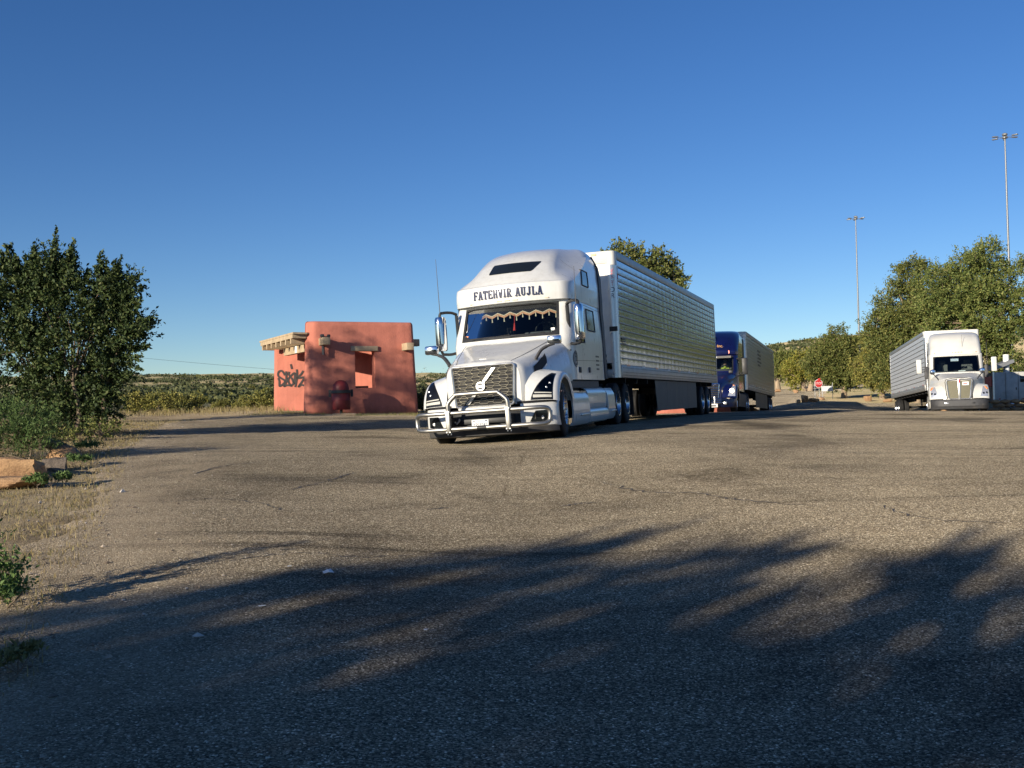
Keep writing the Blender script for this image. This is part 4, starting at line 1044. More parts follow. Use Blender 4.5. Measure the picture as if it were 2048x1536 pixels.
steel_panels('pale_panel', (0.68, 0.70, 0.72), 0.4, 0.12, .25)

def trailer(M4, side, label, panel, nrib=15, skirt_=True, marks=True, corner='trailer_white', wheels_y=(12.6, 13.85), detail=True, L_=16.2):
    """origin at the lower front corner on the seen side; side=+1: body extends to -x, -1: to +x"""
    R = empty('box_trailer', M4); tag(R, label, 'trailer')
    Wd, H, fl = 2.6, 3.0, -1.14
    sx = -side                                    # inward direction
    cx = sx * Wd / 2
    MB().box((cx, L_ / 2 + .1, H - .02), (Wd - .1, L_ - .25, .03)).build('roof', 'trailer_white', R, 0)
    MB().box((cx, L_ / 2, .03), (Wd - .12, L_ - .2, .05)).build('floor', 'dark_frame', R, 0)
    # front wall, proud corner posts, rear frame
    MB().box((cx, .05, H / 2 + .1), (Wd - .30, .06, H - .5)).build('front_wall', corner, R, 0)
    MB().box((cx, .035, H - .15), (Wd - .34, .08, .30), bev=.02).build('front_header', corner, R)
    MB().box((cx, .035, .10), (Wd - .34, .08, .20), bev=.02).build('front_sill', 'trailer_rail', R)
    for e in (0, 1):
        x0 = sx * (e * Wd); d = sx if e == 0 else -sx
        pr = [(x0, .20), (x0 + d * .012, .10), (x0 + d * .05, .035), (x0 + d * .11, .008), (x0 + d * .18, 0), (x0 + d * .18, .05), (x0 + d * .06, .10), (x0 + d * .04, .20)]
        mb = MB(); pp = catmull(np.array(pr[:5]), 4).tolist() + pr[5:]
        mb.prism([(x, y, .0) for x, y in pp], (0, 0, H - .34)); mb.build('corner_post', 'silver_trim', R, 50)
        mb = MB(); mb.prism([(x, y, H - .335) for x, y in pp], (0, 0, .33)); mb.build('corner_cap', corner, R, 50)
        # side: stacked panels with a folded rib over each joint, rails above and below
        z0, z1 = .30, H - .20; ph = (z1 - z0) / nrib
        for k in range(nrib):
            za, zb = z0 + k * ph, z0 + (k + 1) * ph
            G = np.array([[(x0 + d * (.010 - .0028 * sin(pi * v) * (.25 + .75 * abs(sin(pi * (y - .2) / .61)))), y, za + .012 + (ph - .024) * v) for y in np.linspace(.20, L_ - .1, 131 if e == 0 and panel == 'polished_panel' else 3)] for v in np.linspace(0, 1, 5)])
            MB().sheet(G, .006 * (1 if d * 1 > 0 else -1)).build('side_panel', panel, R, 60)
            if k: MB().box((x0 + d * .004, (L_ + .1) / 2, za), (.030, L_ - .3, .026), bev=.008).build('rib', 'trailer_rail' if panel != 'pale_panel' else 'skirt_grey', R)
        MB().box((x0 + d * .01, (L_ + .1) / 2, .15), (.05, L_ - .3, .30), bev=.01).build('bottom_rail', 'trailer_rail', R)
        MB().box((x0 + d * .012, (L_ + .1) / 2, H - .10), (.05, L_ - .3, .20), bev=.02).build('top_rail', 'trailer_rail', R)
        if e == 0 and detail:
            mb = MB(); xo = x0 - d * .016
            for k in range(int((L_ - .6) / .14)):
                y = .35 + k * .14
                for z in (.06, .13, .235): mb.box((xo, y, z), (.012, .022, .022))
            o = mb.build('rivets', 'dark_plastic', R, 0); o['kind'] = 'stuff'
            mb = MB()
            for k in range(0):
                MB().box((x0 - d * .004, 1.4 + 2.44 * k, (z0 + z1) / 2), (.022, .006, z1 - z0 - .02)).build('panel_seam', 'trailer_rail', R, 0)
            for k in range(9):
                MB().box((x0 - d * .017, .9 + k * 1.75, .30), (.006, .35, .045)).build('reflective_tape', 'red_lens' if k % 2 == 0 else 'plate_white', R, 0)
    for e in (0, 1): MB().box((sx * (e * Wd) + (sx if e == 0 else -sx) * .06, L_ - .06, H / 2), (.12, .12, H), bev=.015).build('rear_post', 'trailer_rail', R)
    MB().box((cx, L_ - .05, H - .12), (Wd - .26, .10, .22)).build('rear_header', 'trailer_rail', R, 0); MB().box((cx, L_ - .05, .12), (Wd - .26, .10, .22)).build('rear_sill', 'trailer_rail', R, 0)
    for e in (0, 1): MB().box((cx + (e - .5) * 1.17, L_ - .04, H / 2), (1.15, .04, H - .48)).build('rear_door', 'trailer_white', R, 0)
    # running gear
    mb = MB()
    for k in range(12): mb.box((cx, 1.0 + k * 1.3, -.06), (Wd - .2, .08, .12))
    for o in (-.5, .5): mb.box((cx + o, 12.6, -.22), (.1, 4.2, .22))
    for y in wheels_y: mb.box((cx, y, fl + .5), (2.0, .14, .14))
    mb.build('underframe', 'dark_frame', R, 0)
    for o in (-.72, .72):
        mb = MB(); mb.box((cx + o, 3.1, -.45), (.13, .13, .8)); mb.box((cx + o, 3.1, -.86), (.26, .26, .03)); mb.tube([(cx + o, 3.1, -.3), (cx + o * .3, 3.9, -.05)], .03, 6); mb.build('landing_leg', 'dark_plastic', R, 30)
    for y in wheels_y:
        for e in (0, 1):
            w = empty('wheel'); w.parent = R; mir = -sx if e == 0 else sx
            w.matrix_local = Matrix.Translation((sx * (e * Wd) + (sx if e == 0 else -sx) * .17, y, fl + .5)); tyre(w, .5, .27, mir, .14, 'alu_wheel', False, True, True)
    for o in (-.95, .95): MB().box((cx + o, wheels_y[1] + .75, fl + .55), (.62, .015, .75)).build('mud_flap', 'rubber', R, 0)
    mb = MB(); mb.box((cx, L_ - .12, fl + .52), (2.3, .1, .1)); 
    for o in (-.55, .55): mb.box((cx + o, L_ - .12, fl + .83), (.08, .08, .62))
    mb.build('underride_guard', 'trailer_rail', R, 0)
    if skirt_:
        for e in (0, 1):
            x0 = sx * (e * Wd) + (sx if e == 0 else -sx) * .06
            yy = np.linspace(4.4, 11.4, 8)
            for k in range(4):
                ya, yb_ = 4.4 + k * 1.75, 4.4 + (k + 1) * 1.75 - .012
                zl = fl + .28
                MB().prism([(x0, ya, -.02), (x0, yb_, -.02), (x0, yb_, zl), (x0, ya + (.25 if k == 0 else 0), zl)], ((sx if e == 0 else -sx) * .012, 0, 0)).build('skirt_panel', 'skirt_grey', R, 0)
    return R

TA = trailer(TL1, 1, 'long polished ribbed box trailer behind the nearest white tractor', 'polished_panel', corner='trailer_white')
# vertical lettering and small things on the front corner (nearest trailer)
def post_text(ch, size, z, material, name):
    vs, fs = text_mesh(ch, size, 1.0); MB().add([(-.085 + a * .9, .012 - .004 + max(0, .0) , z + b_) for a, b_, c in vs], fs).build(name, material, TA, 0, fix=False)
for k, ch in enumerate('VECT'): post_text(ch, .13, 2.52 - .105 * k, 'lettering_red', 'post_lettering')
for k, ch in enumerate('OR'): post_text(ch, .16, 2.07 - .145 * k, 'lettering_navy', 'post_lettering')
MB().box((-.10, .0, 1.15), (.19, .03, .11)).build('post_clamp', 'black_plastic', TA, 0)
MB().box((-.42, .012, .68), (.12, .012, .16)).build('warning_sticker', 'yellow_sticker', TA, 0)
for z in (.52, .40, .28): MB().box((-.40, .012, z), (.2, .01, .07)).build('data_sticker', 'lettering_dark', TA, 0)
for z, mt in ((2.56, 'plate_white'), (2.40, 'lettering_red'), (2.26, 'plate_white')): MB().box((.003, .215, z), (.012, .03, .14)).build('reflective_tape', mt, TA, 0)
MB().box((-.5, .0, 2.93), (.12, .05, .05)).build('marker_lamp', 'amber_lens', TA, 0)
for z in (.93, .87, .81): MB().box((.004, .55, z), (.02, .38, .03)).build('side_lettering_line', 'lettering_dark', TA, 0)

TB = trailer(TL2, 1, 'dull ribbed box trailer with grey skirt behind the blue tractor', 'dull_panel', corner='trailer_white')
for z, w_ in ((2.35, .9), (2.15, 1.1), (1.95, 1.0), (1.75, 1.2), (1.55, .8)): MB().box((.006, 6.0 + w_ * .5, z), (.02, w_ * 1.6, .09)).build('side_lettering_line', 'skirt_grey', TB, 0)
TC = trailer(TL3, -1, 'pale silver ribbed box trailer behind the white tractor by the trees', 'pale_panel', nrib=11, skirt_=False, corner='trailer_white')
# ================================================================== blue tractor and the white one by the trees
def common_tail(T, drive=(6.9, 8.2), skirtmat=None, L_=6.4, simple=True, sleeper=True):
    R = T.root; S = T.S
    mb = MB()
    for x in (-.42, .42): mb.box((x, 4.9, .90), (.09, 7.6, .27))
    mb.box((0, 1.25, .55), (1.8, .15, .15)); mb.box((0, 1.25, .8), (1.1, 1.5, .5)); mb.box((0, 7.6, 1.06), (.95, 1.0, .12)); mb.build('chassis', 'dark_frame', R, 0)
    for sx in (1, -1):
        G = np.array([[(sx * (1.17 + .02 * sin(pi * v)), y, .26 + .62 * v) for y in np.linspace(2.0, L_, 5)] for v in np.linspace(0, 1, 6)]); MB().sheet(G, .03 * sx).build('side_skirt', skirtmat or S['paint'], R, 35)
        T.wheel(sx * 1.04, 1.28, .50, .29, sx, 0, name='front_wheel', deep=.03, nuts=False)
        for y in drive: T.wheel(sx * 1.06, y, .50, .27, sx, 0, True, name='drive_wheel', deep=.14, nuts=False)
        G = np.array([[(sx * 1.19, y, 1.1 + 2.55 * v - (0 if v < .85 else (v - .85) * (y - 5.5) * 1.2)) for y in (5.5, 5.75, 5.95)] for v in np.linspace(0, 1, 8)]); MB().sheet(G, .03).build('side_extender', 'dark_plastic', R, 30)
def pane_front(T, y0, y1, z0, z1):
    for sx in (1, -1): MB().box((sx * 1.205, (y0 + y1) / 2, (z0 + z1) / 2), (.012, y1 - y0, z1 - z0), bev=.005).build('door_window', 'dark_glass', T.root)

# ---- blue
S2 = dict(paint='blue_paint', yb=5.5, ws=(1.93, 2.66), nose_bow=.20, roofk=(.6, .25),
    cab=[(1.0, 1.95, .2, 1.0, 2.5, 1.2), (1.85, 1.95, .22, 1.0, 2.5, 1.2), (2.66, 2.30, .25, .98, 2.8, 1.18), (2.76, 2.34, .25, .97, 2.8, 1.18)],
    roof=[(2.72, 2.22, .25, 1.02, 2.8, 1.2), (2.9, 2.22, .25, 1.02, 2.8, 1.2), (3.1, 2.34, .26, 1.0, 2.95, 1.2), (3.4, 2.62, .28, .97, 3.3, 1.2), (3.65, 2.95, .3, .92, 3.7, 1.18), (3.85, 3.4, .3, .85, 4.2, 1.12), (3.97, 4.1, .25, .75, 4.8, 1.0), (4.02, 4.8, .1, .5, 5.2, .8)],
    hood=[(.25, [(0, 1.30), (.25, 1.295), (.42, 1.27), (.52, 1.16), (.55, 1.0), (.55, .8), (.55, .60)]), (.34, [(0, 1.36), (.28, 1.355), (.48, 1.325), (.6, 1.2), (.64, 1.02), (.64, .8), (.64, .60)]),
          (.8, [(0, 1.56), (.4, 1.555), (.64, 1.5), (.78, 1.36), (.84, 1.15), (.86, .95), (.86, .7)]), (1.4, [(0, 1.75), (.5, 1.745), (.78, 1.68), (.94, 1.5), (1.0, 1.28), (1.03, 1.05), (1.03, .85)]),
          (2.15, [(0, 1.91), (.68, 1.90), (.94, 1.84), (1.08, 1.66), (1.15, 1.4), (1.18, 1.15), (1.18, 1.0)])],
    fender=[(.48, .66), (.52, .82), (.62, 1.0), (.82, 1.16), (1.1, 1.25), (1.45, 1.22), (1.72, 1.07), (1.9, .86), (1.95, .66)], fender_x=(.62, 1.24), arch=(1.28, .52, .58))
T2 = Tractor(S2, TR2, 'dark blue semi tractor with one headlamp lit, half hidden behind the long trailer')
T2.body(); T2.hood(); T2.fenders(); common_tail(T2, skirtmat='dark_plastic'); R2 = T2.root
MB().grid(np.array([[(x, .25 + .2 * x * x - .02, z) for x in np.linspace(-.46, .46, 7)] for z in (.64, 1.24)])).build('grille_backing', 'dark_frame', R2, 60)
for k in range(7):
    z = .68 + k * .085; MB().tube([(x, .25 + .2 * x * x - .04, z) for x in np.linspace(-.46, .46, 9)], .018, 6).build('grille_bar', 'chrome', R2)
fl = frame_loop(.46, .50, .60, 1.28, .06); MB().tube([(x, .25 + .2 * x * x - .02, z) for x, z in fl + fl[:1]], .028, 8, cap=False).build('grille_surround', 'chrome', R2)
bp2 = catmull(np.array([(0, .10), (.5, .13), (.85, .28), (1.08, .48), (1.2, .7), (1.22, .85)]), 5)
H_ = np.concatenate([bp2[::-1] * np.array([-1, 1]), bp2[1:]]); MB().grid(np.array([[(x, y + dy, z) for x, y in H_] for z, dy in ((.2, .06), (.24, 0), (.45, -.02), (.60, 0), (.64, .06))])).build('bumper', 'blue_paint_dark', R2, 35)
for zz in (.42, .50, .58): MB().tube([(x, -.06, zz) for x in (-.85, -.3, .3, .62)], .03, 8).build('guard_tube', 'chrome', R2)
for x in (-.45, .32): MB().box((x, -.05, .50), (.07, .10, .42), bev=.02).build('guard_upright', 'silver_trim', R2)
MB().box((.30, -.12, .30), (.30, .012, .15)).build('licence_plate', 'plate_white', R2, 0); MB().box((.28, -.128, .29), (.2, .006, .07)).build('plate_number', 'lettering_dark', R2, 0)
MB().box((.75, .14, .40), (.16, .02, .12), bev=.02).build('bumper_sensor', 'silver_trim', R2)
for sx in (1, -1):
    G = T2.fender_patch(lambda u, v: (.05 + .40 * u, (.30 + .35 * u) + (.82 - .30 - .35 * u) * v), off=.012); G[:, :, 0] *= sx; hl = MB().grid(G).build('headlamp', 'lamp_reflector', R2, 60)
    p = T2.fender_pt(.2, .55)
    MB().lathe([(-.055, .001), (-.05, .075), (-.02, .10)], (sx * p[0], p[1], p[2] + .02), 'Y', 20).build('lamp_bulb', 'lit_headlamp' if sx > 0 else 'lamp_reflector', hl)
    p = T2.fender_pt(.42, .66); MB().box((sx * p[0], p[1] - .02, p[2]), (.08, .03, .05), bev=.01).build('turn_lamp', 'amber_lens', hl)
    mr = empty('door_mirror'); mr.parent = R2
    MB().box((sx * 1.52, 2.1, 2.12), (.26, .12, .78), bev=.05).build('mirror_shell', 'black_plastic', mr); MB().tube([(sx * 1.5, 2.12, 1.72), (sx * 1.15, 1.9, 1.66)], .035, 6).build('mirror_arm', 'black_plastic', mr)
    MB().tube([(sx * 1.5, 2.12, 2.48), (sx * 1.15, 2.4, 2.50)], .03, 6).build('mirror_arm', 'black_plastic', mr)
    hm = empty('hood_mirror'); hm.parent = R2
    MB().tube(catmull(np.array([(sx * 1.48, 1.55, 1.82), (sx * 1.2, 1.45, 1.62), (sx * .9, 1.2, 1.40), (sx * .72, .95, 1.28)]), 4), .03, 6).build('mirror_arm', 'black_plastic', hm); MB().box((sx * .93, 1.55, 1.86), (.2, .1, .15), bev=.04).build('mirror_shell', 'black_plastic', hm)
pane_front(T2, 2.65, 3.5, 1.85, 2.55)
seam = [(1.0 - .0, 2.46, 2.98), (.93, 2.60, 3.15)]
# visor joint, roof lettering, amber marker
G22 = T2.G2
for sx in (1, -1):
    MB().tube([(sx * x, surf_y(G22, x, z) - .004, z) for x, z in ((.42, 2.98), (.60, 3.02), (.68, 3.15), (.78, 3.5), (.86, 3.75))], .012, 5).build('roof_seam', 'blue_paint_dark', R2)
    MB().box((sx * .80, surf_y(G22, .8, 2.83) - .01, 2.83), (.035, .02, .14), bev=.008).build('marker_lamp', 'lit_marker', R2)
MB().tube([(x, surf_y(G22, x, 2.96) - .003, 2.96) for x in np.linspace(-.95, .95, 15)], .008, 5).build('roof_seam', 'blue_paint_dark', R2)
vs, fs = text_mesh('Inc.', .20, 1.05); MB().add([(.40 + a, surf_y(G22, .40 + a, 3.13 + b_) - .012, 3.13 + b_) for a, b_, c in vs], fs).build('roof_lettering', 'lettering_orange', R2, 0, fix=False)
MB().box((.15, 2.24, 2.60), (1.5, .01, .10)).build('sun_strip', 'skirt_grey', R2, 0); MB().box((-.35 + .45, 2.235, 2.60), (.3, .01, .07)).build('windshield_sticker', 'plate_white', R2, 0)

# ---- white by the trees
S3 = dict(paint='white_paint_b', yb=5.5, ws=(1.93, 2.70), nose_bow=.12, roofk=(.7, .2),
    cab=[(1.0, 1.95, .1, 1.02, 2.35, 1.2), (1.85, 1.95, .12, 1.02, 2.35, 1.2), (2.70, 2.30, .14, .98, 2.6, 1.16), (2.80, 2.34, .14, .97, 2.6, 1.16)],
    roof=[(2.76, 2.28, .16, .98, 2.66, 1.14), (2.95, 2.32, .16, .97, 2.72, 1.13), (3.3, 2.52, .2, .94, 3.0, 1.12), (3.58, 2.76, .24, .90, 3.3, 1.10), (3.78, 3.1, .28, .86, 3.8, 1.07), (3.90, 3.6, .28, .78, 4.4, 1.0), (3.96, 4.3, .15, .6, 5.0, .9)],
    hood=[(.25, [(0, 1.58), (.3, 1.575), (.46, 1.55), (.52, 1.44), (.5, 1.2), (.48, .95), (.44, .62)]), (.33, [(0, 1.62), (.32, 1.615), (.52, 1.585), (.60, 1.46), (.6, 1.2), (.58, .95), (.55, .62)]),
          (.8, [(0, 1.69), (.42, 1.685), (.68, 1.62), (.80, 1.46), (.84, 1.2), (.86, .98), (.86, .7)]), (1.4, [(0, 1.80), (.55, 1.795), (.84, 1.70), (.98, 1.5), (1.03, 1.28), (1.05, 1.05), (1.05, .85)]),
          (2.15, [(0, 1.91), (.75, 1.905), (1.0, 1.82), (1.12, 1.62), (1.16, 1.4), (1.19, 1.15), (1.19, 1.0)])],
    fender=[(.42, .66), (.45, .84), (.54, 1.02), (.74, 1.2), (1.05, 1.3), (1.45, 1.26), (1.75, 1.08), (1.92, .86), (1.97, .66)], fender_x=(.56, 1.24), arch=(1.28, .52, .58))
T3 = Tractor(S3, TR3, 'white semi tractor with split mesh grille and grey bumper, parked by the trees')
T3.body(); T3.hood(); T3.fenders(); common_tail(T3); R3 = T3.root
ny = lambda x: .25 + .12 * x * x - .02
mat('mesh_insert', (0.17, 0.16, 0.11), 0.6, 0.3, 0, 0.3, 60.0, bump=0.4, bscale=180)
for sx in (1, -1):
    G = np.array([[(sx * x, ny(x), z) for x in np.linspace(.055, w, 6)] for z, w in ((.66, .40), (1.0, .45), (1.46, .50))]); MB().grid(G).build('grille_mesh', 'mesh_insert', R3, 60)
    pts = [(.055, .64), (.40, .64), (.445, .70), (.52, 1.40), (.49, 1.49), (.055, 1.53)]
    MB().tube([(sx * x, ny(x) - .012, z) for x, z in pts], .026, 6).build('grille_surround', 'silver_trim', R3)
    pts = [(.0, 1.595), (.3, 1.58), (.56, 1.52), (.585, 1.40), (.54, .9), (.50, .66)]; MB().tube([(sx * x, ny(x) + .005, z) for x, z in pts], .014, 5).build('grille_seal', 'dark_frame', R3)
MB().box((0, ny(0) - .02, 1.06), (.10, .04, .96), bev=.012).build('grille_centre_bar', 'silver_trim', R3)
MB().box((0, ny(0) - .045, 1.44), (.075, .02, .15), bev=.02).build('badge', 'lettering_red', R3)
MB().box((.27, ny(.27) - .02, 1.33), (.27, .01, .16)).build('paper_notice', 'paper', R3, 0)
MB().box((.26, ny(.27) - .028, 1.33), (.17, .006, .035)).build('notice_lettering', 'lettering_red', R3, 0)
b3 = catmull(np.array([(0, .12), (.6, .14), (.95, .24), (1.13, .42), (1.21, .66), (1.22, .85)]), 5)
H_ = np.concatenate([b3[::-1] * np.array([-1, 1]), b3[1:]]); MB().grid(np.array([[(x, y + dy, z) for x, y in H_] for z, dy in ((.16, .12), (.20, .03), (.30, .0), (.32, -.02), (.52, -.02), (.58, 0), (.62, .08))])).build('bumper', 'dark_plastic', R3, 35)
for x in (-.52, .52): MB().box((x, .13, .45), (.24, .04, .08), bev=.02).build('fog_lamp', 'lamp_reflector' if x < 0 else 'black_plastic', R3)
for sx in (1, -1):
    G = T3.fender_patch(lambda u, v: (.06 + .30 * u, (.36 + .18 * u) + (.84 - .36 - .18 * u) * v), off=.012); G[:, :, 0] *= sx; hl = MB().grid(G).build('headlamp', 'lamp_reflector', R3, 60)
    for a_, t_, mt in ((.15, .55, 'dark_glass'), (.17, .75, 'dark_glass'), (.30, .78, 'amber_lens'), (.34, .70, 'amber_lens')):
        p = T3.fender_pt(a_, t_); MB().lathe([(-.03, .001), (-.028, .04), (-.0, .055)], (sx * p[0], p[1], p[2]), 'Y', 14).build('lamp_lens', mt, hl)
    mr = empty('door_mirror'); mr.parent = R3
    MB().box((sx * 1.62, 2.15, 2.25), (.24, .12, .68), bev=.05).build('mirror_shell', 'white_paint_b', mr)
    for z in (2.1, 2.0): MB().tube([(sx * 1.6, 2.18, z), (sx * 1.16, 2.45, z)], .022, 6).build('mirror_arm', 'black_plastic', mr)
    MB().box((sx * 1.30, 2.3, 1.95), (.17, .10, .60), bev=.04).build('spot_mirror', 'dark_plastic', mr)
    hm = empty('hood_mirror'); hm.parent = R3
    MB().lathe([(-.08, .001), (-.07, .09), (0, .13), (.02, .12)], (sx * 1.05, 1.25, 1.93), 'Y', 16).build('mirror_shell', 'chrome', hm); MB().tube([(sx * 1.03, 1.25, 1.83), (sx * .86, 1.1, 1.62), (sx * .80, 1.0, 1.50)], .022, 6).build('mirror_arm', 'black_plastic', hm)
    MB().tube([(sx * 1.33, 2.2, 2.0), (sx * 1.33, 2.2, 3.3)], .01, 4).build('antenna', 'dark_plastic', R3)
pane_front(T3, 2.5, 3.4, 1.85, 2.6)
mb = MB(); G33 = T3.G2
for x in (-.9, -.13, 0, .13, .26, .9): MB().box((x, surf_y(G33, abs(x), 2.86) - .004, 2.87), (.07, .02, .02)).build('marker_lamp', 'amber_lens', R3, 0)
MB().box((.30, 2.42, 3.4), (.01, .01, .6)).build('roof_seam', 'skirt_grey', R3, 0)
MB().box((-.05, 2.36, 2.52), (.34, .01, .12)).build('mirror_glass', 'lamp_reflector', R3, 0); MB().box((.25, 2.3, 1.98), (.3, .01, .06)).build('windshield_paper', 'paper', R3, 0)

# ---- driver of the blue tractor: seated, arms on the wheel, yellow-green work vest
mat('skin', (0.32, 0.19, 0.13), 0.6); mat('vest', (0.36, 0.42, 0.05), 0.8); mat('cap', (0.05, 0.045, 0.04), 0.8)
def skin_body(name, nodes, edges, material, parent, sub=2):
    me = bpy.data.meshes.new(name); me.from_pydata([n[0] for n in nodes], edges, []); o = link(name, me, parent)
    sm = o.modifiers.new('skin', 'SKIN'); me.skin_vertices.new() if not me.skin_vertices else None
    for k, n in enumerate(nodes): me.skin_vertices[0].data[k].radius = (n[1], n[1]) if not hasattr(n[1], '__len__') else n[1]
    me.skin_vertices[0].data[0].use_root = True
    ss = o.modifiers.new('sub', 'SUBSURF'); ss.levels = ss.render_levels = sub
    dg = bpy.context.evaluated_depsgraph_get(); m2 = bpy.data.meshes.new_from_object(o.evaluated_get(dg)); bpy.data.objects.remove(o); m2.materials.clear(); m2.materials.append(MATS[material])
    m2.polygons.foreach_set('use_smooth', [True] * len(m2.polygons)); return link(name, m2, parent)
def driver(M4, label):
    R = empty('person', M4); tag(R, label, 'person')
    nodes = [((0, 0, .10), (.16, .12)), ((0, .0, .28), (.155, .11)), ((0, -.02, .46), (.17, .11)), ((0, -.02, .54), .075), ((0, -.03, .62), .055),
             ((.17, -.02, .50), .062), ((.27, -.16, .33), .05), ((.20, -.42, .32), .04), ((.17, -.50, .34), .035),
             ((-.17, -.02, .50), .062), ((-.28, -.16, .33), .05), ((-.2, -.42, .36), .04), ((-.17, -.50, .38), .035),
             ((.10, -.12, .09), .085), ((.14, -.48, .10), .07), ((.14, -.52, -.30), .05), ((.14, -.64, -.34), .04), ((-.10, -.12, .09), .085), ((-.14, -.48, .10), .07), ((-.14, -.52, -.30), .05), ((-.14, -.64, -.34), .04)]
    edges = [(0, 1), (1, 2), (2, 3), (3, 4), (2, 5), (5, 6), (6, 7), (7, 8), (2, 9), (9, 10), (10, 11), (11, 12), (0, 13), (13, 14), (14, 15), (15, 16), (0, 17), (17, 18), (18, 19), (19, 20)]
    skin_body('body', nodes, edges, 'vest', R)
    hd = MB().ico((0, -.05, .75), .105, 3, 0, (.85, .98, 1.12)).ico((0, -.155, .745), .02, 1, 0, (.8, 1, 1.3)).ico((.088, -.04, .75), .022, 1, 0, (.5, 1, 1.3)).ico((-.088, -.04, .75), .022, 1, 0, (.5, 1, 1.3)).build('head', 'skin', R, 60)
    MB().ico((.035, -.142, .772), .013, 1).ico((-.035, -.142, .772), .013, 1).build('eyes', 'cap', hd, 60)
    MB().lathe([(.775, .099), (.83, .103), (.87, .07), (.885, .001)], (0, -.045, 0), 'Z', 18).box((0, -.16, .785), (.14, .10, .012), bev=.005).build('cap', 'cap', R)
    for sx in (1, -1):
        mb = MB()
        for k in range(4): mb.tube([(sx * .17 + (k - 1.5) * .012, -.52, .37), (sx * .17 + (k - 1.5) * .013, -.56, .37 + .008), (sx * .17 + (k - 1.5) * .013, -.575, .345 - .003 * k)], [.009, .009, .007], 6)
        mb.tube([(sx * .155, -.50, .38), (sx * .13, -.53, .385), (sx * .12, -.55, .37)], [.011, .010, .008], 6); mb.ico((sx * .17, -.505, .36), .035, 1, 0, (.9, 1.1, .6)); mb.build('hand', 'skin', R, 60)
    return R
_seat = TR2 @ Matrix.Translation((.52, 3.28, 1.60)); driver(_seat, 'driver in yellow-green work vest and cap behind the blue tractor windshield')
# ------------------------------------------------------------------ plants
def leaf_mat(name, cols, trans=0.12):
    m = bpy.data.materials.new(name); m.use_nodes = True; nt = m.node_tree; nt.nodes.clear(); L = nt.links.new
    o = nd(nt, 'ShaderNodeOutputMaterial'); g = nd(nt, 'ShaderNodeNewGeometry')
    r = ramp(nt, [(i / (len(cols) - 1), c) for i, c in enumerate(cols)]); L(g.outputs['Random Per Island'], r.inputs[0])
    oi = nd(nt, 'ShaderNodeObjectInfo'); hv = nd(nt, 'ShaderNodeHueSaturation'); 
    vr = nd(nt, 'ShaderNodeMapRange'); vr.inputs[3].default_value = .85; vr.inputs[4].default_value = 1.15; L(oi.outputs['Random'], vr.inputs[0]); L(vr.outputs[0], hv.inputs['Value']); L(r.outputs[0], hv.inputs['Color'])
    d = nd(nt, 'ShaderNodeBsdfPrincipled'); L(hv.outputs[0], d.inputs['Base Color']); d.inputs['Roughness'].default_value = .65; d.inputs['Specular IOR Level'].default_value = .3
    t = nd(nt, 'ShaderNodeBsdfTranslucent'); L(hv.outputs[0], t.inputs[0]); mx = nd(nt, 'ShaderNodeMixShader'); mx.inputs[0].default_value = trans; L(d.outputs[0], mx.inputs[1]); L(t.outputs[0], mx.inputs[2]); L(mx.outputs[0], o.inputs[0])
    MATS[name] = m
leaf_mat('leaf_elm', [(0.02, 0.036, 0.012), (0.04, 0.066, 0.02), (0.065, 0.10, 0.03), (0.12, 0.14, 0.045)])
leaf_mat('leaf_sunny', [(0.075, 0.11, 0.028), (0.125, 0.165, 0.042), (0.18, 0.21, 0.056), (0.26, 0.255, 0.075)])
leaf_mat('leaf_green', [(0.07, 0.095, 0.024), (0.125, 0.155, 0.04), (0.19, 0.205, 0.055), (0.27, 0.25, 0.075)])
leaf_mat('leaf_yellow', [(0.10, 0.12, 0.022), (0.18, 0.19, 0.03), (0.27, 0.25, 0.045), (0.34, 0.27, 0.06)])
leaf_mat('leaf_olive', [(0.10, 0.115, 0.03), (0.18, 0.185, 0.045), (0.27, 0.25, 0.06), (0.34, 0.29, 0.08)])
leaf_mat('leaf_sage', [(0.12, 0.13, 0.085), (0.18, 0.19, 0.13), (0.24, 0.25, 0.17)])
leaf_mat('leaf_juniper', [(0.05, 0.062, 0.024), (0.08, 0.092, 0.036), (0.13, 0.135, 0.055)], .1)
leaf_mat('leaf_weed', [(0.06, 0.11, 0.03), (0.11, 0.18, 0.05), (0.17, 0.25, 0.08)])
leaf_mat('straw', [(0.26, 0.2, 0.09), (0.38, 0.30, 0.14), (0.5, 0.41, 0.2)])
leaf_mat('dry_green', [(0.14, 0.15, 0.05), (0.22, 0.21, 0.08), (0.34, 0.29, 0.12)])
mat('bark', (0.19, 0.145, 0.10), 0.9, 0, 0, 0.35, 7.0, bump=0.8, bscale=22, stretch=(1, 1, .25))
mat('bark_pale', (0.36, 0.27, 0.18), 0.9, 0, 0, 0.25, 5.0, bump=0.6, bscale=18, stretch=(1, 1, .3))

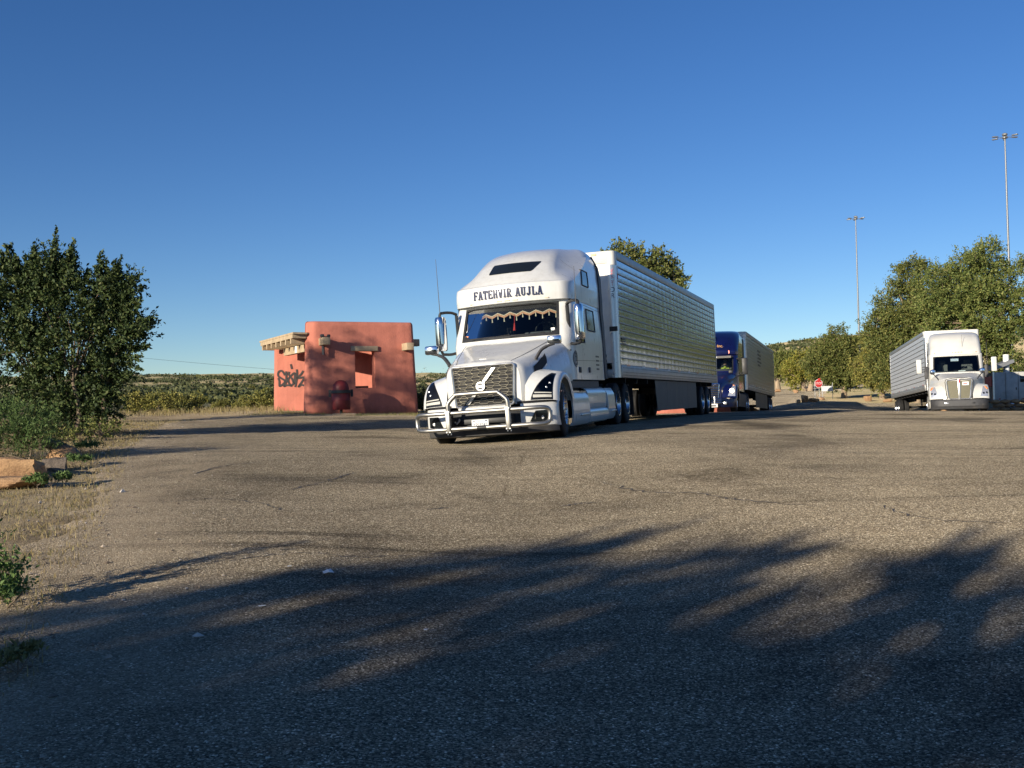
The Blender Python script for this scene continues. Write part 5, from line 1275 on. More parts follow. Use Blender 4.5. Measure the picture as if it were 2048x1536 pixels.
def leaves_mesh(name, C, D, size, aspect, material, rg):
    """one small rhombic leaf per row: centre C, length axis D"""
    n = len(C); D = D / (np.linalg.norm(D, axis=1, keepdims=True) + 1e-9)
    q = rg.normal(size=(n, 3)); Wv = np.cross(D, q); Wv /= (np.linalg.norm(Wv, axis=1, keepdims=True) + 1e-9)
    s = size * rg.uniform(.5, 1.5, (n, 1)); N = np.cross(D, Wv)
    V = np.stack([C - D * s * .5, C + Wv * s * aspect * .5 + N * s * .08, C + D * s * .5, C - Wv * s * aspect * .5 + N * s * .08], 1).reshape(-1, 3)
    me = bpy.data.meshes.new(name); me.vertices.add(4 * n); me.vertices.foreach_set('co', V.ravel().astype(np.float32))
    me.loops.add(4 * n); me.loops.foreach_set('vertex_index', np.arange(4 * n, dtype=np.int32)); me.polygons.add(n)
    me.polygons.foreach_set('loop_start', np.arange(0, 4 * n, 4, dtype=np.int32)); me.polygons.foreach_set('loop_total', np.full(n, 4, np.int32)); me.update(calc_edges=True)
    me.materials.append(MATS[material]); return me

def plant(name, label, cat, loc, blobs, material, seed, leaf=.08, per=60, clumps=60, twig=.5, spread=.12, trunks=((0, 0),), trunk_r=.12, trunk_mat='bark', aspect=.5, group=None, outward=.8, up=.35, trunk_name='trunk', crown_name='crown', limb_n=12, fill=.45, shoots=()):
    """trunks fork into limbs that end in twigs; leaves sit along the twigs. blobs: (x, y, z, rx, ry, rz, weight) relative to loc"""
    rg = np.random.default_rng(seed)
    root = empty(name, loc=loc); tag(root, label, cat, group)
    B = np.array(blobs, float); wts = B[:, 6] / B[:, 6].sum()
    k = rg.choice(len(B), clumps, p=wts); u = rg.normal(size=(clumps, 3)); u /= np.linalg.norm(u, axis=1, keepdims=True)
    rad = rg.uniform(fill ** 3, 1, (clumps, 1)) ** (1 / 3)
    ctr = B[k, :3] + u * rad * B[k, 3:6]
    ctr[:, 2] = np.maximum(ctr[:, 2], .12)
    out = u * outward + np.array([0, 0, up]) + rg.normal(0, .35, (clumps, 3)); out /= np.linalg.norm(out, axis=1, keepdims=True)
    # twigs: each clump carries a few
    nt_ = 4; Cs = []; Ds = []; TW = []
    for i in range(clumps):
        for j in range(nt_):
            d = out[i] + rg.normal(0, .55, 3); d /= np.linalg.norm(d); Lg = twig * rg.uniform(.5, 1.25)
            m = max(2, int(per / nt_)); t = rg.uniform(0, 1, m) ** .8
            bend = np.array([0, 0, rg.uniform(-.25, .15)])
            P = ctr[i] + d * (t[:, None] * Lg) + bend * (t[:, None] ** 2) * Lg + rg.normal(0, spread, (m, 3)) * (1 - .55 * t[:, None])
            Cs.append(P); Ds.append(d + rg.normal(0, .8, (m, 3)))
            if j < 2: TW.append((ctr[i], ctr[i] + d * Lg * .8))
    for p0, p1 in shoots:
        p0 = np.array(p0); p1 = np.array(p1); ax = p1 - p0; Ls = np.linalg.norm(ax)
        for j in range(5):
            e = p1 + rg.normal(0, .10, 3) * Ls * (0 if j == 0 else 1) - ax * (0 if j == 0 else rg.uniform(0, .35)); a2 = e - p0; m = int(150 * Ls / .9); t = rg.uniform(0, 1, m) ** .9
            P = p0 + a2 * t[:, None] + rg.normal(0, 1, (m, 3)) * (.015 + .075 * (1 - t[:, None])); Cs.append(P); Ds.append(a2 / Ls + rg.normal(0, .7, (m, 3))); TW.append((p0, e))
    C = np.concatenate(Cs); D = np.concatenate(Ds)
    keep = C[:, 2] > .03; link(crown_name, leaves_mesh(crown_name, C[keep], D[keep], leaf, aspect, material, rg), root)
    # wood
    mb = MB(); top = B[:, 2].mean()
    cents = [B[i, :3] for i in range(len(B))]
    starts = []
    for tx, ty in trunks:
        b0 = Vector((tx, ty, -.15)); hgt = top * rg.uniform(.45, .6); b1 = Vector((tx * 1.4 + rg.normal(0, .1), ty * 1.4 + rg.normal(0, .1), hgt))
        mid = (b0 + b1) / 2 + Vector((rg.normal(0, .06), rg.normal(0, .06), 0)); P = catmull(np.array([b0, mid, b1]), 5)
        mb.tube(P, list(np.linspace(trunk_r * 1.25, trunk_r * .7, len(P))), 8); starts.append(Vector(b1)); starts.append(Vector(mid))
    ends = []
    for i in rg.permutation(clumps)[:limb_n]:
        e = Vector(ctr[i]); s = min(starts, key=lambda q: (q - e).length + (0 if q.z < e.z else 2)); m = (s + e) / 2 + Vector((0, 0, .12 * (e - s).length)) + Vector(rg.normal(0, .05, 3))
        P = catmull(np.array([s, m, e]), 4); mb.tube(P, list(np.linspace(trunk_r * .42, trunk_r * .1, len(P))), 5); ends.append(e); ends.append(m)
    if ends:
        for i in rg.permutation(clumps)[:limb_n * 4]:
            e = Vector(ctr[i]); s = min(ends, key=lambda q: (q - e).length); mb.tube([s, e], [trunk_r * .13, trunk_r * .05], 4, cap=False)
        for a, b_ in TW[::3]: mb.tube([a, b_], [trunk_r * .06, trunk_r * .02], 3, cap=False)
    mb.build(trunk_name, trunk_mat, root, 50, fix=False)
    return root
def offs(px, py, d, base):
    p = at(px, py, d) - base; return (p.x, p.y, p.z)

# ---- dark many-stemmed tree at the left edge
b_ = gpix(160, 21.0); PM = 21.0 / 2072.0
def LB(px, py, r, w, dy=0.0, ry=None): o = offs(px, py, 21.0, b_); return (o[0], o[1] + dy, o[2], r * .78 * PM, (ry or r) * .78 * PM, r * .78 * PM, w)
plant('elm_tree', 'dark green many-stemmed elm tree at the left edge of the lot', 'tree', b_,
      [LB(60, 618, 80, 5), LB(105, 548, 44, 2.4), LB(20, 565, 44, 2), LB(150, 610, 75, 4.5), LB(215, 596, 46, 2.6), LB(235, 660, 55, 3), LB(150, 700, 85, 5), LB(50, 710, 85, 5), LB(-60, 640, 110, 6), LB(205, 740, 50, 2), LB(100, 780, 70, 2.6), LB(170, 820, 36, 1.6), LB(272, 658, 24, 1.0), LB(258, 560, 20, .7), LB(60, 820, 60, 2), LB(130, 835, 42, 1.6), LB(215, 812, 28, 1.0), LB(235, 770, 28, .8)],
      'leaf_elm', 11, leaf=.07, per=80, clumps=800, twig=.40, spread=.05, trunks=((-.35, .1), (-.1, -.1), (.12, .05), (.3, -.05), (-.6, .2)), trunk_r=.055, limb_n=40, trunk_mat='bark', shoots=[(offs(*a, 21.0, b_), offs(*c, 20.7, b_)) for a, c in (((105, 570), (112, 474)), ((70, 560), (68, 485)), ((140, 560), (148, 478)), ((40, 580), (22, 488)), ((220, 600), (243, 512)), ((200, 590), (205, 500)), ((230, 640), (268, 556)), ((235, 660), (302, 656)), ((225, 690), (296, 690)), ((235, 640), (284, 600)), ((210, 710), (285, 722)), ((200, 740), (262, 752)), ((190, 760), (240, 790)), ((20, 560), (0, 500)))], outward=.95, up=.45, fill=.25)
# ---- feathery green bush in front of it and the low branches at its foot
b_ = gpix(45, 15.5)
plant('feathery_bush', 'feathery light green bush behind the sandstone rocks on the left', 'bush', b_, [(-.35, 0, .42, .55, .4, .42, 3), (.12, .05, .38, .38, .35, .36, 2), (-.9, .1, .45, .6, .4, .45, 2)], 'leaf_weed', 12, leaf=.055, per=60, clumps=190, twig=.34, spread=.03, aspect=.22, up=1.1, outward=.6, trunk_r=.02, trunk_name='stems', crown_name='leaves', fill=.1)
b_ = gpix(205, 20.0)
plant('low_shrub', 'small low green shrub at the foot of the elm beside the asphalt', 'bush', b_, [(0, 0, .16, .34, .3, .16, 2), (-.5, -.6, .12, .22, .2, .12, 1)], 'leaf_green', 13, leaf=.05, per=40, clumps=36, twig=.2, spread=.03, trunk_r=.012, trunk_name='stems', crown_name='leaves', fill=.1)
# ---- shrubs along the far left edge of the lot
def edge_bush(px, d, w, h, material, seed, label, py=None, leaf=.07, clumps=90, per=55, twig=.4, name='bush', group=None, cat='bush'):
    b_ = gpix(px, d); s_ = d / 2072.0; W_ = w * s_; H_ = h * s_ * .78; twig = twig * .6
    rd = random.Random(seed); bl = []
    for k in range(5):
        x = (k / 4 - .5) * W_ * .8; hh = H_ * rd.uniform(.7, 1.0) * (1 - .35 * abs(k / 4 - .5)); bl.append((x, rd.uniform(-.3, .3), hh * .5, W_ * .22, W_ * .2, hh * .46, 1))
    return plant(name, label, cat, b_, bl, material, seed, leaf=leaf, per=per, clumps=clumps, twig=twig, spread=.06, trunk_r=.025, trunk_name='stems', crown_name='leaves', fill=.15, group=group)
edge_bush(312, 40, 150, 68, 'leaf_olive', 21, 'wide yellow-green bush at the far left edge of the lot', clumps=150, leaf=.075)
edge_bush(212, 36, 56, 34, 'leaf_sage', 22, 'grey sage bush beside the wide yellow-green bush', clumps=60, leaf=.05)
edge_bush(372, 40, 40, 52, 'leaf_juniper', 23, 'dark green shrub at the right end of the wide yellow-green bush', clumps=60)
edge_bush(518, 43, 80, 58, 'leaf_olive', 24, 'olive bush left of the graffiti wall', clumps=110)
edge_bush(405, 55, 34, 42, 'leaf_yellow', 25, 'small bright yellow bush among dry grass', clumps=50)
edge_bush(455, 52, 70, 24, 'leaf_sage', 26, 'low grey-green rabbitbrush beyond the dry grass', clumps=60, leaf=.05)
edge_bush(850, 40, 64, 74, 'leaf_juniper', 27, 'dark green bush right of the pink shelter', clumps=130, leaf=.06)
edge_bush(458, 47, 60, 30, 'leaf_olive', 29, 'rounded olive bush between the yellow bush and the graffiti wall', clumps=70)
edge_bush(560, 60, 90, 40, 'leaf_juniper', 30, 'dark juniper showing left of the graffiti wall', clumps=80)
edge_bush(868, 43, 90, 150, 'leaf_sage', 28, 'thin bare-branched shrub behind the white tractor nose', clumps=44, leaf=.05, per=16, twig=.7)
# ---- elm behind the long trailer
b_ = gpix(1290, 48.0); PM2 = 48.0 / 2072.0
def TB_(px, py, r, w): o = offs(px, py, 48.0, b_); r *= .84; return (o[0], o[1], o[2], r * PM2, r * PM2, r * PM2, w)
plant('elm_tree', 'leafy green tree rising behind the roof of the long trailer', 'tree', b_, [TB_(1245, 525, 34, 2), TB_(1300, 535, 48, 3.4), TB_(1330, 560, 38, 2.4), TB_(1280, 580, 60, 3.2), TB_(1215, 545, 28, 1.2), TB_(1250, 640, 60, 2.4), TB_(1320, 640, 55, 2.2)],
      'leaf_green', 31, leaf=.13, per=80, clumps=300, twig=.6, spread=.10, trunk_r=.2, limb_n=24, up=.5, fill=.3)
# ---- trees on the right
def big_tree(px, d, name, label, blobs, material, seed, clumps, leaf, trunks=((0, 0),), trunk_r=.2, group='trees along the right of the lot', tm='bark_pale', per=124, twig=.9):
    b_ = gpix(px, d); q = d / 2072.0
    bl = []
    for (x, y, r, w) in blobs: o = offs(x, y, d, b_); bl.append((o[0], o[1], o[2], r * q, r * q, r * q, w))
    return plant(name, label, 'tree', b_, bl, material, seed, leaf=leaf, per=per, clumps=clumps, twig=twig, spread=.16, trunks=trunks, trunk_r=trunk_r, limb_n=14, trunk_mat=tm, group=group, up=.0, outward=.8, fill=.5)
big_tree(1960, 72, 'elm_tree', 'tallest broad green tree behind the parked white tractor', [(1960, 560, 62, 4), (1900, 590, 60, 4), (1985, 630, 70, 4), (1920, 660, 70, 4), (2040, 590, 60, 3), (2050, 690, 70, 3), (1975, 515, 28, 1.2), (1960, 720, 60, 2.4)], 'leaf_sunny', 41, 760, .15)
big_tree(1835, 78, 'elm_tree', 'broad green tree behind the pale silver trailer', [(1850, 590, 52, 3), (1800, 610, 46, 3), (1830, 660, 64, 4), (1775, 660, 40, 2), (1880, 640, 50, 3), (1790, 715, 50, 3), (1860, 720, 60, 2.6), (1825, 545, 22, .8)], 'leaf_green', 42, 720, .15)
big_tree(1765, 84, 'elm_tree', 'olive-green tree left of the pale silver trailer', [(1760, 690, 30, 2), (1745, 735, 30, 2), (1785, 730, 32, 2), (1790, 750, 24, 1.4), (1755, 752, 20, 1)], 'leaf_olive', 43, 330, .15)
big_tree(1688, 88, 'elm_tree', 'rounded dark green tree behind the stop sign', [(1675, 690, 28, 2), (1655, 715, 30, 2.2), (1690, 730, 34, 2.6), (1715, 705, 28, 2), (1660, 745, 22, 1.6), (1700, 748, 22, 1.4), (1630, 725, 16, .8)], 'leaf_green', 44, 430, .15, trunk_r=.24)
big_tree(1614, 118, 'elm_tree', 'yellow-green tree left of the stop sign', [(1605, 730, 24, 2), (1590, 742, 20, 1.6), (1622, 722, 20, 1.4), (1600, 755, 18, 1)], 'leaf_yellow', 45, 150, .18, trunk_r=.3, trunks=((-.3, 0), (.35, 0)))
big_tree(1557, 125, 'elm_tree', 'green tree just right of the dull ribbed trailer', [(1560, 722, 16, 1.6), (1572, 718, 13, 1.4), (1548, 735, 15, 1.2), (1560, 745, 14, 1)], 'leaf_green', 46, 110, .19, trunk_r=.32)
big_tree(1645, 150, 'elm_tree', 'far green tree on the slope above the stop sign', [(1668, 690, 14, 1.4), (1680, 695, 16, 1.4)], 'leaf_olive', 47, 90, .22)
big_tree(2180, 62, 'elm_tree', 'broad green tree just beyond the right picture edge', [(2180, 560, 90, 4), (2240, 640, 90, 4), (2130, 660, 60, 3), (2200, 720, 80, 3), (2300, 580, 90, 4)], 'leaf_elm', 48, 420, .22, per=60)
big_tree(2480, 58, 'elm_tree', 'tall green tree well beyond the right picture edge', [(2480, 540, 110, 4), (2560, 620, 110, 4), (2420, 640, 100, 4), (2500, 720, 100, 3), (2620, 560, 100, 3)], 'leaf_green', 49, 420, .24, per=60)
big_tree(2900, 52, 'elm_tree', 'green tree far beyond the right picture edge', [(2900, 540, 130, 4), (3000, 620, 130, 4), (2800, 640, 120, 4), (2900, 720, 120, 3)], 'leaf_elm', 50, 380, .26, per=60)
# trees outside the frame: behind and left of the viewer, whose shadows fall over the foreground
row = [(-19.0, -12.7, 6.2, 1.9), (-16.6, -11.2, 6.4, 1.9), (-13.6, -8.8, 6.4, 1.5), (-11.8, -10.7, 6.9, 2.0), (-9.2, -12.2, 7.0, 2.2), (-17.0, -14.5, 6.2, 2.0), (-13.2, -12.4, 6.4, 2.0), (-10.9, -14.0, 6.6, 2.2), (-8.3, -15.2, 6.6, 2.2), (-6.2, -14.1, 7.0, 2.2), (-3.5, -15.7, 7.2, 2.4), (-9.2, -4.7, 3.4, 1.0), (-7.4, -6.8, 4.0, 1.2), (-14.6, -14.2, 6.2, 2.1), (-11.6, -16.4, 6.4, 2.2), (-10.6, -9.6, 4.6, 1.5), (-16.2, -16.8, 6.4, 2.2), (-5.8, -17.4, 7.0, 2.3), (-9.0, -9.6, 5.6, 1.5), (-13.2, -9.4, 6.5, 1.5)]
proto_t = []
for k in range(4):
    h, r = 6.5, 2.1
    proto_t.append(plant('elm_tree', 'x', 'tree', Vector((0, 0, 0)), [(0, 0, h * .62, r, r, h * .30, 3), (r * .5, .3, h * .42, r * .75, r * .75, h * .22, 1.8), (-r * .5, -.2, h * .40, r * .75, r * .75, h * .22, 1.8), (0, 0, h * .24, r * .75, r * .75, h * .18, 1.4)],
          'leaf_green', 51 + k, leaf=.18, per=66, clumps=270, twig=.6, spread=.11, trunk_r=.14, group='trees behind the viewer', fill=.2))
order = ('first', 'second', 'third', 'fourth', 'fifth', 'sixth', 'seventh', 'eighth', 'ninth', 'tenth', 'eleventh', 'twelfth', 'thirteenth', 'fourteenth', 'fifteenth', 'sixteenth', 'seventeenth', 'eighteenth', 'nineteenth', 'twentieth', 'twenty-first', 'twenty-second', 'twenty-third', 'last')
for k, (x, y, h, r) in enumerate(row):
    o = proto_t[k] if k < 4 else copy_tree(proto_t[k % 4])
    o.location = (x, y, gz(x, y)); o.scale = (r / 2.1, r / 2.1, h / 6.5); o.rotation_euler = (0, 0, k * 1.3); o['label'] = '%s elm tree in the grove behind the viewer' % order[k]
_b = Vector((-20.6, 17.2, gz(-20.6, 17.2)))
plant('elm_tree', 'tall elm tree beyond the left picture edge, shading the pink shelter', 'tree', _b, [(0, 0, 6.5, 1.6, 1.6, 1.1, 3), (.5, .3, 7.6, .9, .9, .6, .7), (-.3, -.4, 5.2, 1.7, 1.7, 1.0, 1.8)], 'leaf_elm', 59, leaf=.15, per=40, clumps=100, twig=.7, spread=.12, trunk_r=.2, fill=.3)

# ---- scrub on the open country: separate bushes, shared shapes
protos = []
for k in range(5):
    rg = np.random.default_rng(300 + k); n = 420; u = rg.normal(size=(n, 3)); u /= np.linalg.norm(u, axis=1, keepdims=True); r_q = rg.uniform(.45, 1, (n, 1)) ** .5
    C = u * r_q * np.array([1.0, 1.0, .8]) * (1 + .22 * np.sin(u[:, :1] * 5 + k) * np.cos(u[:, 1:2] * 4)) + np.array([0, 0, .72]); C = C[C[:, 2] > .02]
    protos.append([leaves_mesh('scrub', C, rg.normal(size=C.shape), .30, .75, mt, rg) for mt in ('leaf_juniper', 'leaf_olive', 'leaf_sage')])
rg = np.random.default_rng(99); count = 0; tries = 0
scrub_words = ('juniper bush dotted over the dry open country left of the shelter', 'juniper bush dotted over the dry hillside on the right')
while count < 380 and tries < 9000:
    tries += 1
    left = count < 290
    px = rg.uniform(-20, 900) if left else rg.uniform(1480, 2048); d = 60 * (650 / 60) ** rg.uniform(0, 1) if left else rg.uniform(170, 470)
    if left and d < 66 and px > 520: continue
    p = at(px, 780, d)
    if in_poly(np.array([[p.x, p.y]]), LOT)[0]: continue
    z = gz(p.x, p.y); s_ = rg.uniform(.4, .95) * (1.0 if d < 120 else 1.35)
    # lumps of the far ground are not in gz; sink a little
    mt = rg.choice(3, p=[.74, .16, .10]); o = link('juniper_bush', protos[rg.integers(5)][mt]); lump = (sin(p.x * 0.045 + 1) * cos(p.y * 0.038) + 0.5 * sin(p.x * 0.11 + p.y * 0.07)) * min(1, max(0, (hypot(p.x, p.y) - 130) / 150)) * 1.1
    o.location = (p.x, p.y, z + lump - .1); o.scale = (s_ * rg.uniform(.9, 1.5), s_ * rg.uniform(.9, 1.3), s_ * rg.uniform(.75, 1.15)); o.rotation_euler = (0, 0, rg.uniform(0, 6.28))
    tag(o, scrub_words[0 if left else 1], 'bush', 'juniper bushes on the left open country' if left else 'juniper bushes on the right hillside'); count += 1

# far scrub too distant to count: one mass of small clumps over the open country
rg = np.random.default_rng(404); Pn = []
while len(Pn) < 4200:
    left = rg.uniform() < .72
    px = rg.uniform(-40, 1000) if left else rg.uniform(1460, 2090); d = 130 * (640 / 130) ** (rg.uniform(0, 1) ** .8) if left else rg.uniform(180, 480); p = at(px, 780, d)
    dens = .55 + .45 * sin(p.x * .021 + 1.3) * cos(p.y * .017) + .3 * sin(p.x * .05 - p.y * .03)
    if rg.uniform() < dens and not in_poly(np.array([[p.x, p.y]]), LOT)[0]: Pn.append((p.x, p.y))
Pn = np.array(Pn); rad = np.hypot(Pn[:, 0], Pn[:, 1]); lump = (np.sin(Pn[:, 0] * 0.045 + 1) * np.cos(Pn[:, 1] * 0.038) + 0.5 * np.sin(Pn[:, 0] * 0.11 + Pn[:, 1] * 0.07)) * np.clip((rad - 130) / 150, 0, 1) * 1.1
Zn = GZ(Pn) + lump; k = 26; sc = rg.uniform(.6, 1.5, len(Pn)) * (1 + rad / 500)
off = rg.normal(0, 1, (len(Pn), k, 3)); off /= np.linalg.norm(off, axis=2, keepdims=True); off *= rg.uniform(.5, 1, (len(Pn), k, 1)) * np.array([1.2, 1.2, .75]); off[:, :, 2] = np.abs(off[:, :, 2])
C = (np.concatenate([Pn, Zn[:, None]], 1)[:, None] + off * sc[:, None, None]).reshape(-1, 3)
o = link('distant_scrub', leaves_mesh('distant_scrub', C, rg.normal(size=C.shape), .85, .8, 'leaf_juniper', rg)); tag(o, 'mass of dark green juniper scrub over the distant plain and hill', 'scrub', kind='stuff')

# ---- grass and weeds
def blades(name, pts, h, wd, material, seed, lean=.5, kind='stuff', n_per=1, label=None, cat=None):
    rg = np.random.default_rng(seed); n = len(pts); a = rg.uniform(0, 2 * pi, n); H_ = h * rg.uniform(.4, 1.3, n); ln = rg.uniform(0, lean, n)
    base = np.asarray(pts); tip = base + np.stack([np.cos(a) * ln * H_, np.sin(a) * ln * H_, H_ * np.sqrt(np.maximum(.1, 1 - ln ** 2))], 1); w = np.stack([-np.sin(a), np.cos(a), 0 * a], 1) * wd
    mid = (base + tip) / 2 + np.array([0, 0, 1.0]) * (H_ * .08)[:, None]
    V = np.stack([base - w, base + w, mid + w * .7, tip, mid - w * .7], 1).reshape(-1, 3)
    F = np.arange(5 * n).reshape(n, 5); me = bpy.data.meshes.new(name); me.from_pydata(V.tolist(), [], F.tolist()); me.materials.append(MATS[material]); o = link(name, me); o['kind'] = kind; return o
def scatter(n, x0, x1, y0, y1, seed, test, clump=0.0):
    rg = np.random.default_rng(seed); P = np.stack([rg.uniform(x0, x1, n), rg.uniform(y0, y1, n)], 1)
    if clump: P = np.repeat(P[: n // 14], 14, 0) + rg.normal(0, clump, (n // 14 * 14, 2))
    sdv = np.where(in_poly(P, LOT), 1, -1) * poly_dist(P, LOT); P = P[test(sdv, rg)]
    return np.concatenate([P, GZ(P)[:, None] - .01], 1)
g_ = scatter(110000, -16, -1.5, 2.5, 30, 61, lambda s, rg: (s < .25) & (s > -5.5), .10); tag(blades('dry_grass', g_, .075, .0035, 'straw', 62, .95), 'matted straw-coloured dry grass beside the left edge of the asphalt', 'grass')
g_ = scatter(16000, -16, -1.5, 2.5, 26, 63, lambda s, rg: (s < .15) & (s > -4), .13); tag(blades('green_grass', g_, .07, .0035, 'dry_green', 64, .85), 'sparse green-yellow grass among the straw on the left', 'grass')
g_ = scatter(9000, -17, -8, 34.5, 52, 65, lambda s, rg: (s < -1.5), .22); tag(blades('tall_dry_grass', g_[::2], .22, .007, 'straw', 66, .5), 'tall pale dry grass beyond the far left edge of the lot', 'grass')
g_ = scatter(3000, -8.5, -1.5, 33, 36.0, 67, lambda s, rg: (s < .4), .12); tag(blades('shelter_grass', g_, .10, .004, 'dry_green', 68, .7), 'short weeds along the foot of the pink shelter', 'grass')
def weed(px, d, h, w, seed, label, material='leaf_weed', clumps=22, leaf=.035):
    b_ = gpix(px, d); return plant('weed', label, 'weed', b_, [(0, 0, h * .45, w, w, h * .45, 1)], material, seed, leaf=leaf, per=44, clumps=clumps, twig=h * .4, spread=.02, aspect=.4, up=1.0, outward=.4, trunk_r=.008, trunk_name='stems', crown_name='leaves', limb_n=6, fill=.05)
weed(-2, 6.5, .36, .12, 71, 'tall leafy weed at the left picture edge in the lower part', clumps=40)
weed(-75, 6.6, .75, .05, 77, 'tall thin thistle beyond the left picture edge', clumps=26)
weed(74, 12.4, .20, .10, 72, 'bushy weed in front of the flat sandstone slab')
weed(124, 12.6, .16, .10, 73, 'small weed right of the flat sandstone slab')
weed(150, 14.8, .16, .20, 74, 'low weed patch beside the dark round rock')
weed(175, 17.0, .22, .22, 75, 'leafy weed below the leaning rock slabs')
weed(-8, 5.2, .12, .2, 76, 'grey-green grass tuft at the lower left corner', 'dry_green')
# loose gravel swept to the edge
rg = np.random.default_rng(81); P = np.stack([rg.uniform(-14, 0, 26000), rg.uniform(2.8, 30, 26000)], 1); sdv = np.where(in_poly(P, LOT), 1, -1) * poly_dist(P, LOT)
P = P[(sdv > -1.2) & (sdv < 1.6) & (rg.uniform(0, 1, len(P)) < np.exp(-np.abs(sdv - .1) * 1.3))]; Pz = GZ(P) + .016
me_v = []; me_f = []; OCT = np.array([(1, 0, 0), (-1, 0, 0), (0, 1, 0), (0, -1, 0), (0, 0, 1), (0, 0, -1)], float); OF = np.array([(0, 2, 4), (2, 1, 4), (1, 3, 4), (3, 0, 4), (2, 0, 5), (1, 2, 5), (3, 1, 5), (0, 3, 5)])
s_ = rg.lognormal(-4.75, .45, len(P)); V = (OCT[None] * s_[:, None, None] * rg.uniform(.55, 1.3, (len(P), 6, 1)) * np.array([1, 1, .7]) + np.concatenate([P, Pz[:, None]], 1)[:, None]).reshape(-1, 3); F = (OF[None] + 6 * np.arange(len(P))[:, None, None]).reshape(-1, 3)
m, nt, b = nmat('gravel_stone'); gi = nd(nt, 'ShaderNodeNewGeometry'); r = ramp(nt, [(0, (.16, .12, .085)), (.5, (.32, .26, .19)), (.85, (.42, .35, .27)), (1, (.62, .57, .5))]); nt.links.new(gi.outputs['Random Per Island'], r.inputs[0]); nt.links.new(r.outputs[0], b.inputs['Base Color']); b.inputs['Roughness'].default_value = .9; MATS['gravel_stone'] = m
me = bpy.data.meshes.new('gravel'); me.from_pydata(V.tolist(), [], F.tolist()); me.materials.append(m); o = link('gravel', me); tag(o, 'loose tan gravel along the left edge of the asphalt', 'gravel', kind='stuff')
# ------------------------------------------------------------------ pink adobe shelter
def stucco(name, col):
    m, nt, b = nmat(name); L = nt.links.new; tc = nd(nt, 'ShaderNodeTexCoord')
    n1 = nd(nt, 'ShaderNodeTexNoise', Scale=1.1, Detail=7.0, Roughness=.65); L(tc.outputs['Object'], n1.inputs['Vector'])
    r = ramp(nt, [(.3, vary(col, .84)), (.55, col), (.75, vary(col, 1.08))]); L(n1.outputs[0], r.inputs[0])
    mp = nd(nt, 'ShaderNodeMapping'); mp.inputs['Scale'].default_value = (5, 5, .5); L(tc.outputs['Object'], mp.inputs[0])
    n3 = nd(nt, 'ShaderNodeTexNoise', Scale=1.4, Detail=5.0); L(mp.outputs[0], n3.inputs['Vector'])
    rr = ramp(nt, [(.3, (.86, .86, .87)), (.6, (1, 1, 1))]); L(n3.outputs[0], rr.inputs[0]); mx = nd(nt, 'ShaderNodeMixRGB', blend_type='MULTIPLY'); mx.inputs[0].default_value = .8; L(r.outputs[0], mx.inputs[1]); L(rr.outputs[0], mx.inputs[2])
    sp_ = nd(nt, 'ShaderNodeSeparateXYZ'); L(tc.outputs['Object'], sp_.inputs[0]); zr = nd(nt, 'ShaderNodeMath', operation='MULTIPLY_ADD'); zr.inputs[1].default_value = .9; L(n1.outputs[0], zr.inputs[0]); L(sp_.outputs['Z'], zr.inputs[2])
    zd = ramp(nt, [(.38, (.7, .64, .58)), (.7, (1, 1, 1))]); L(zr.outputs[0], zd.inputs[0]); mz = nd(nt, 'ShaderNodeMixRGB', blend_type='MULTIPLY'); mz.inputs[0].default_value = .8; L(mx.outputs[0], mz.inputs[1]); L(zd.outputs[0], mz.inputs[2])
    pv = nd(nt, 'ShaderNodeTexVoronoi', Scale=.9); L(tc.outputs['Object'], pv.inputs['Vector']); ps_ = nd(nt, 'ShaderNodeSeparateColor'); L(pv.outputs['Color'], ps_.inputs[0]); pr_ = ramp(nt, [(.55, (1, 1, 1)), (.6, (.9, .93, .95))]); L(ps_.outputs[0], pr_.inputs[0])
    mq = nd(nt, 'ShaderNodeMixRGB', blend_type='MULTIPLY'); mq.inputs[0].default_value = .7; L(mz.outputs[0], mq.inputs[1]); L(pr_.outputs[0], mq.inputs[2])
    L(mq.outputs[0], b.inputs['Base Color']); b.inputs['Roughness'].default_value = .92; b.inputs['Specular IOR Level'].default_value = .2
    n2 = nd(nt, 'ShaderNodeTexNoise', Scale=26.0, Detail=5.0); L(tc.outputs['Object'], n2.inputs['Vector']); n4 = nd(nt, 'ShaderNodeTexNoise', Scale=2.4, Detail=3.0); L(tc.outputs['Object'], n4.inputs['Vector'])
    b1 = nd(nt, 'ShaderNodeBump', Strength=.35, Distance=.02); L(n2.outputs[0], b1.inputs['Height']); b2 = nd(nt, 'ShaderNodeBump', Strength=.4, Distance=.06); L(n4.outputs[0], b2.inputs['Height']); L(b1.outputs[0], b2.inputs['Normal']); L(b2.outputs[0], b.inputs['Normal'])
    MATS[name] = m
stucco('pink_stucco', (0.58, 0.205, 0.145))
mat('tan_wood', (0.46, 0.35, 0.22), 0.8, 0, 0, 0.2, 4.0, bump=.3, bscale=20)
mat('barrel_red', (0.16, 0.018, 0.018), 0.55, 0, 0, 0.2, 4.0)
mat('spray_black', (0.025, 0.018, 0.018), 0.7)

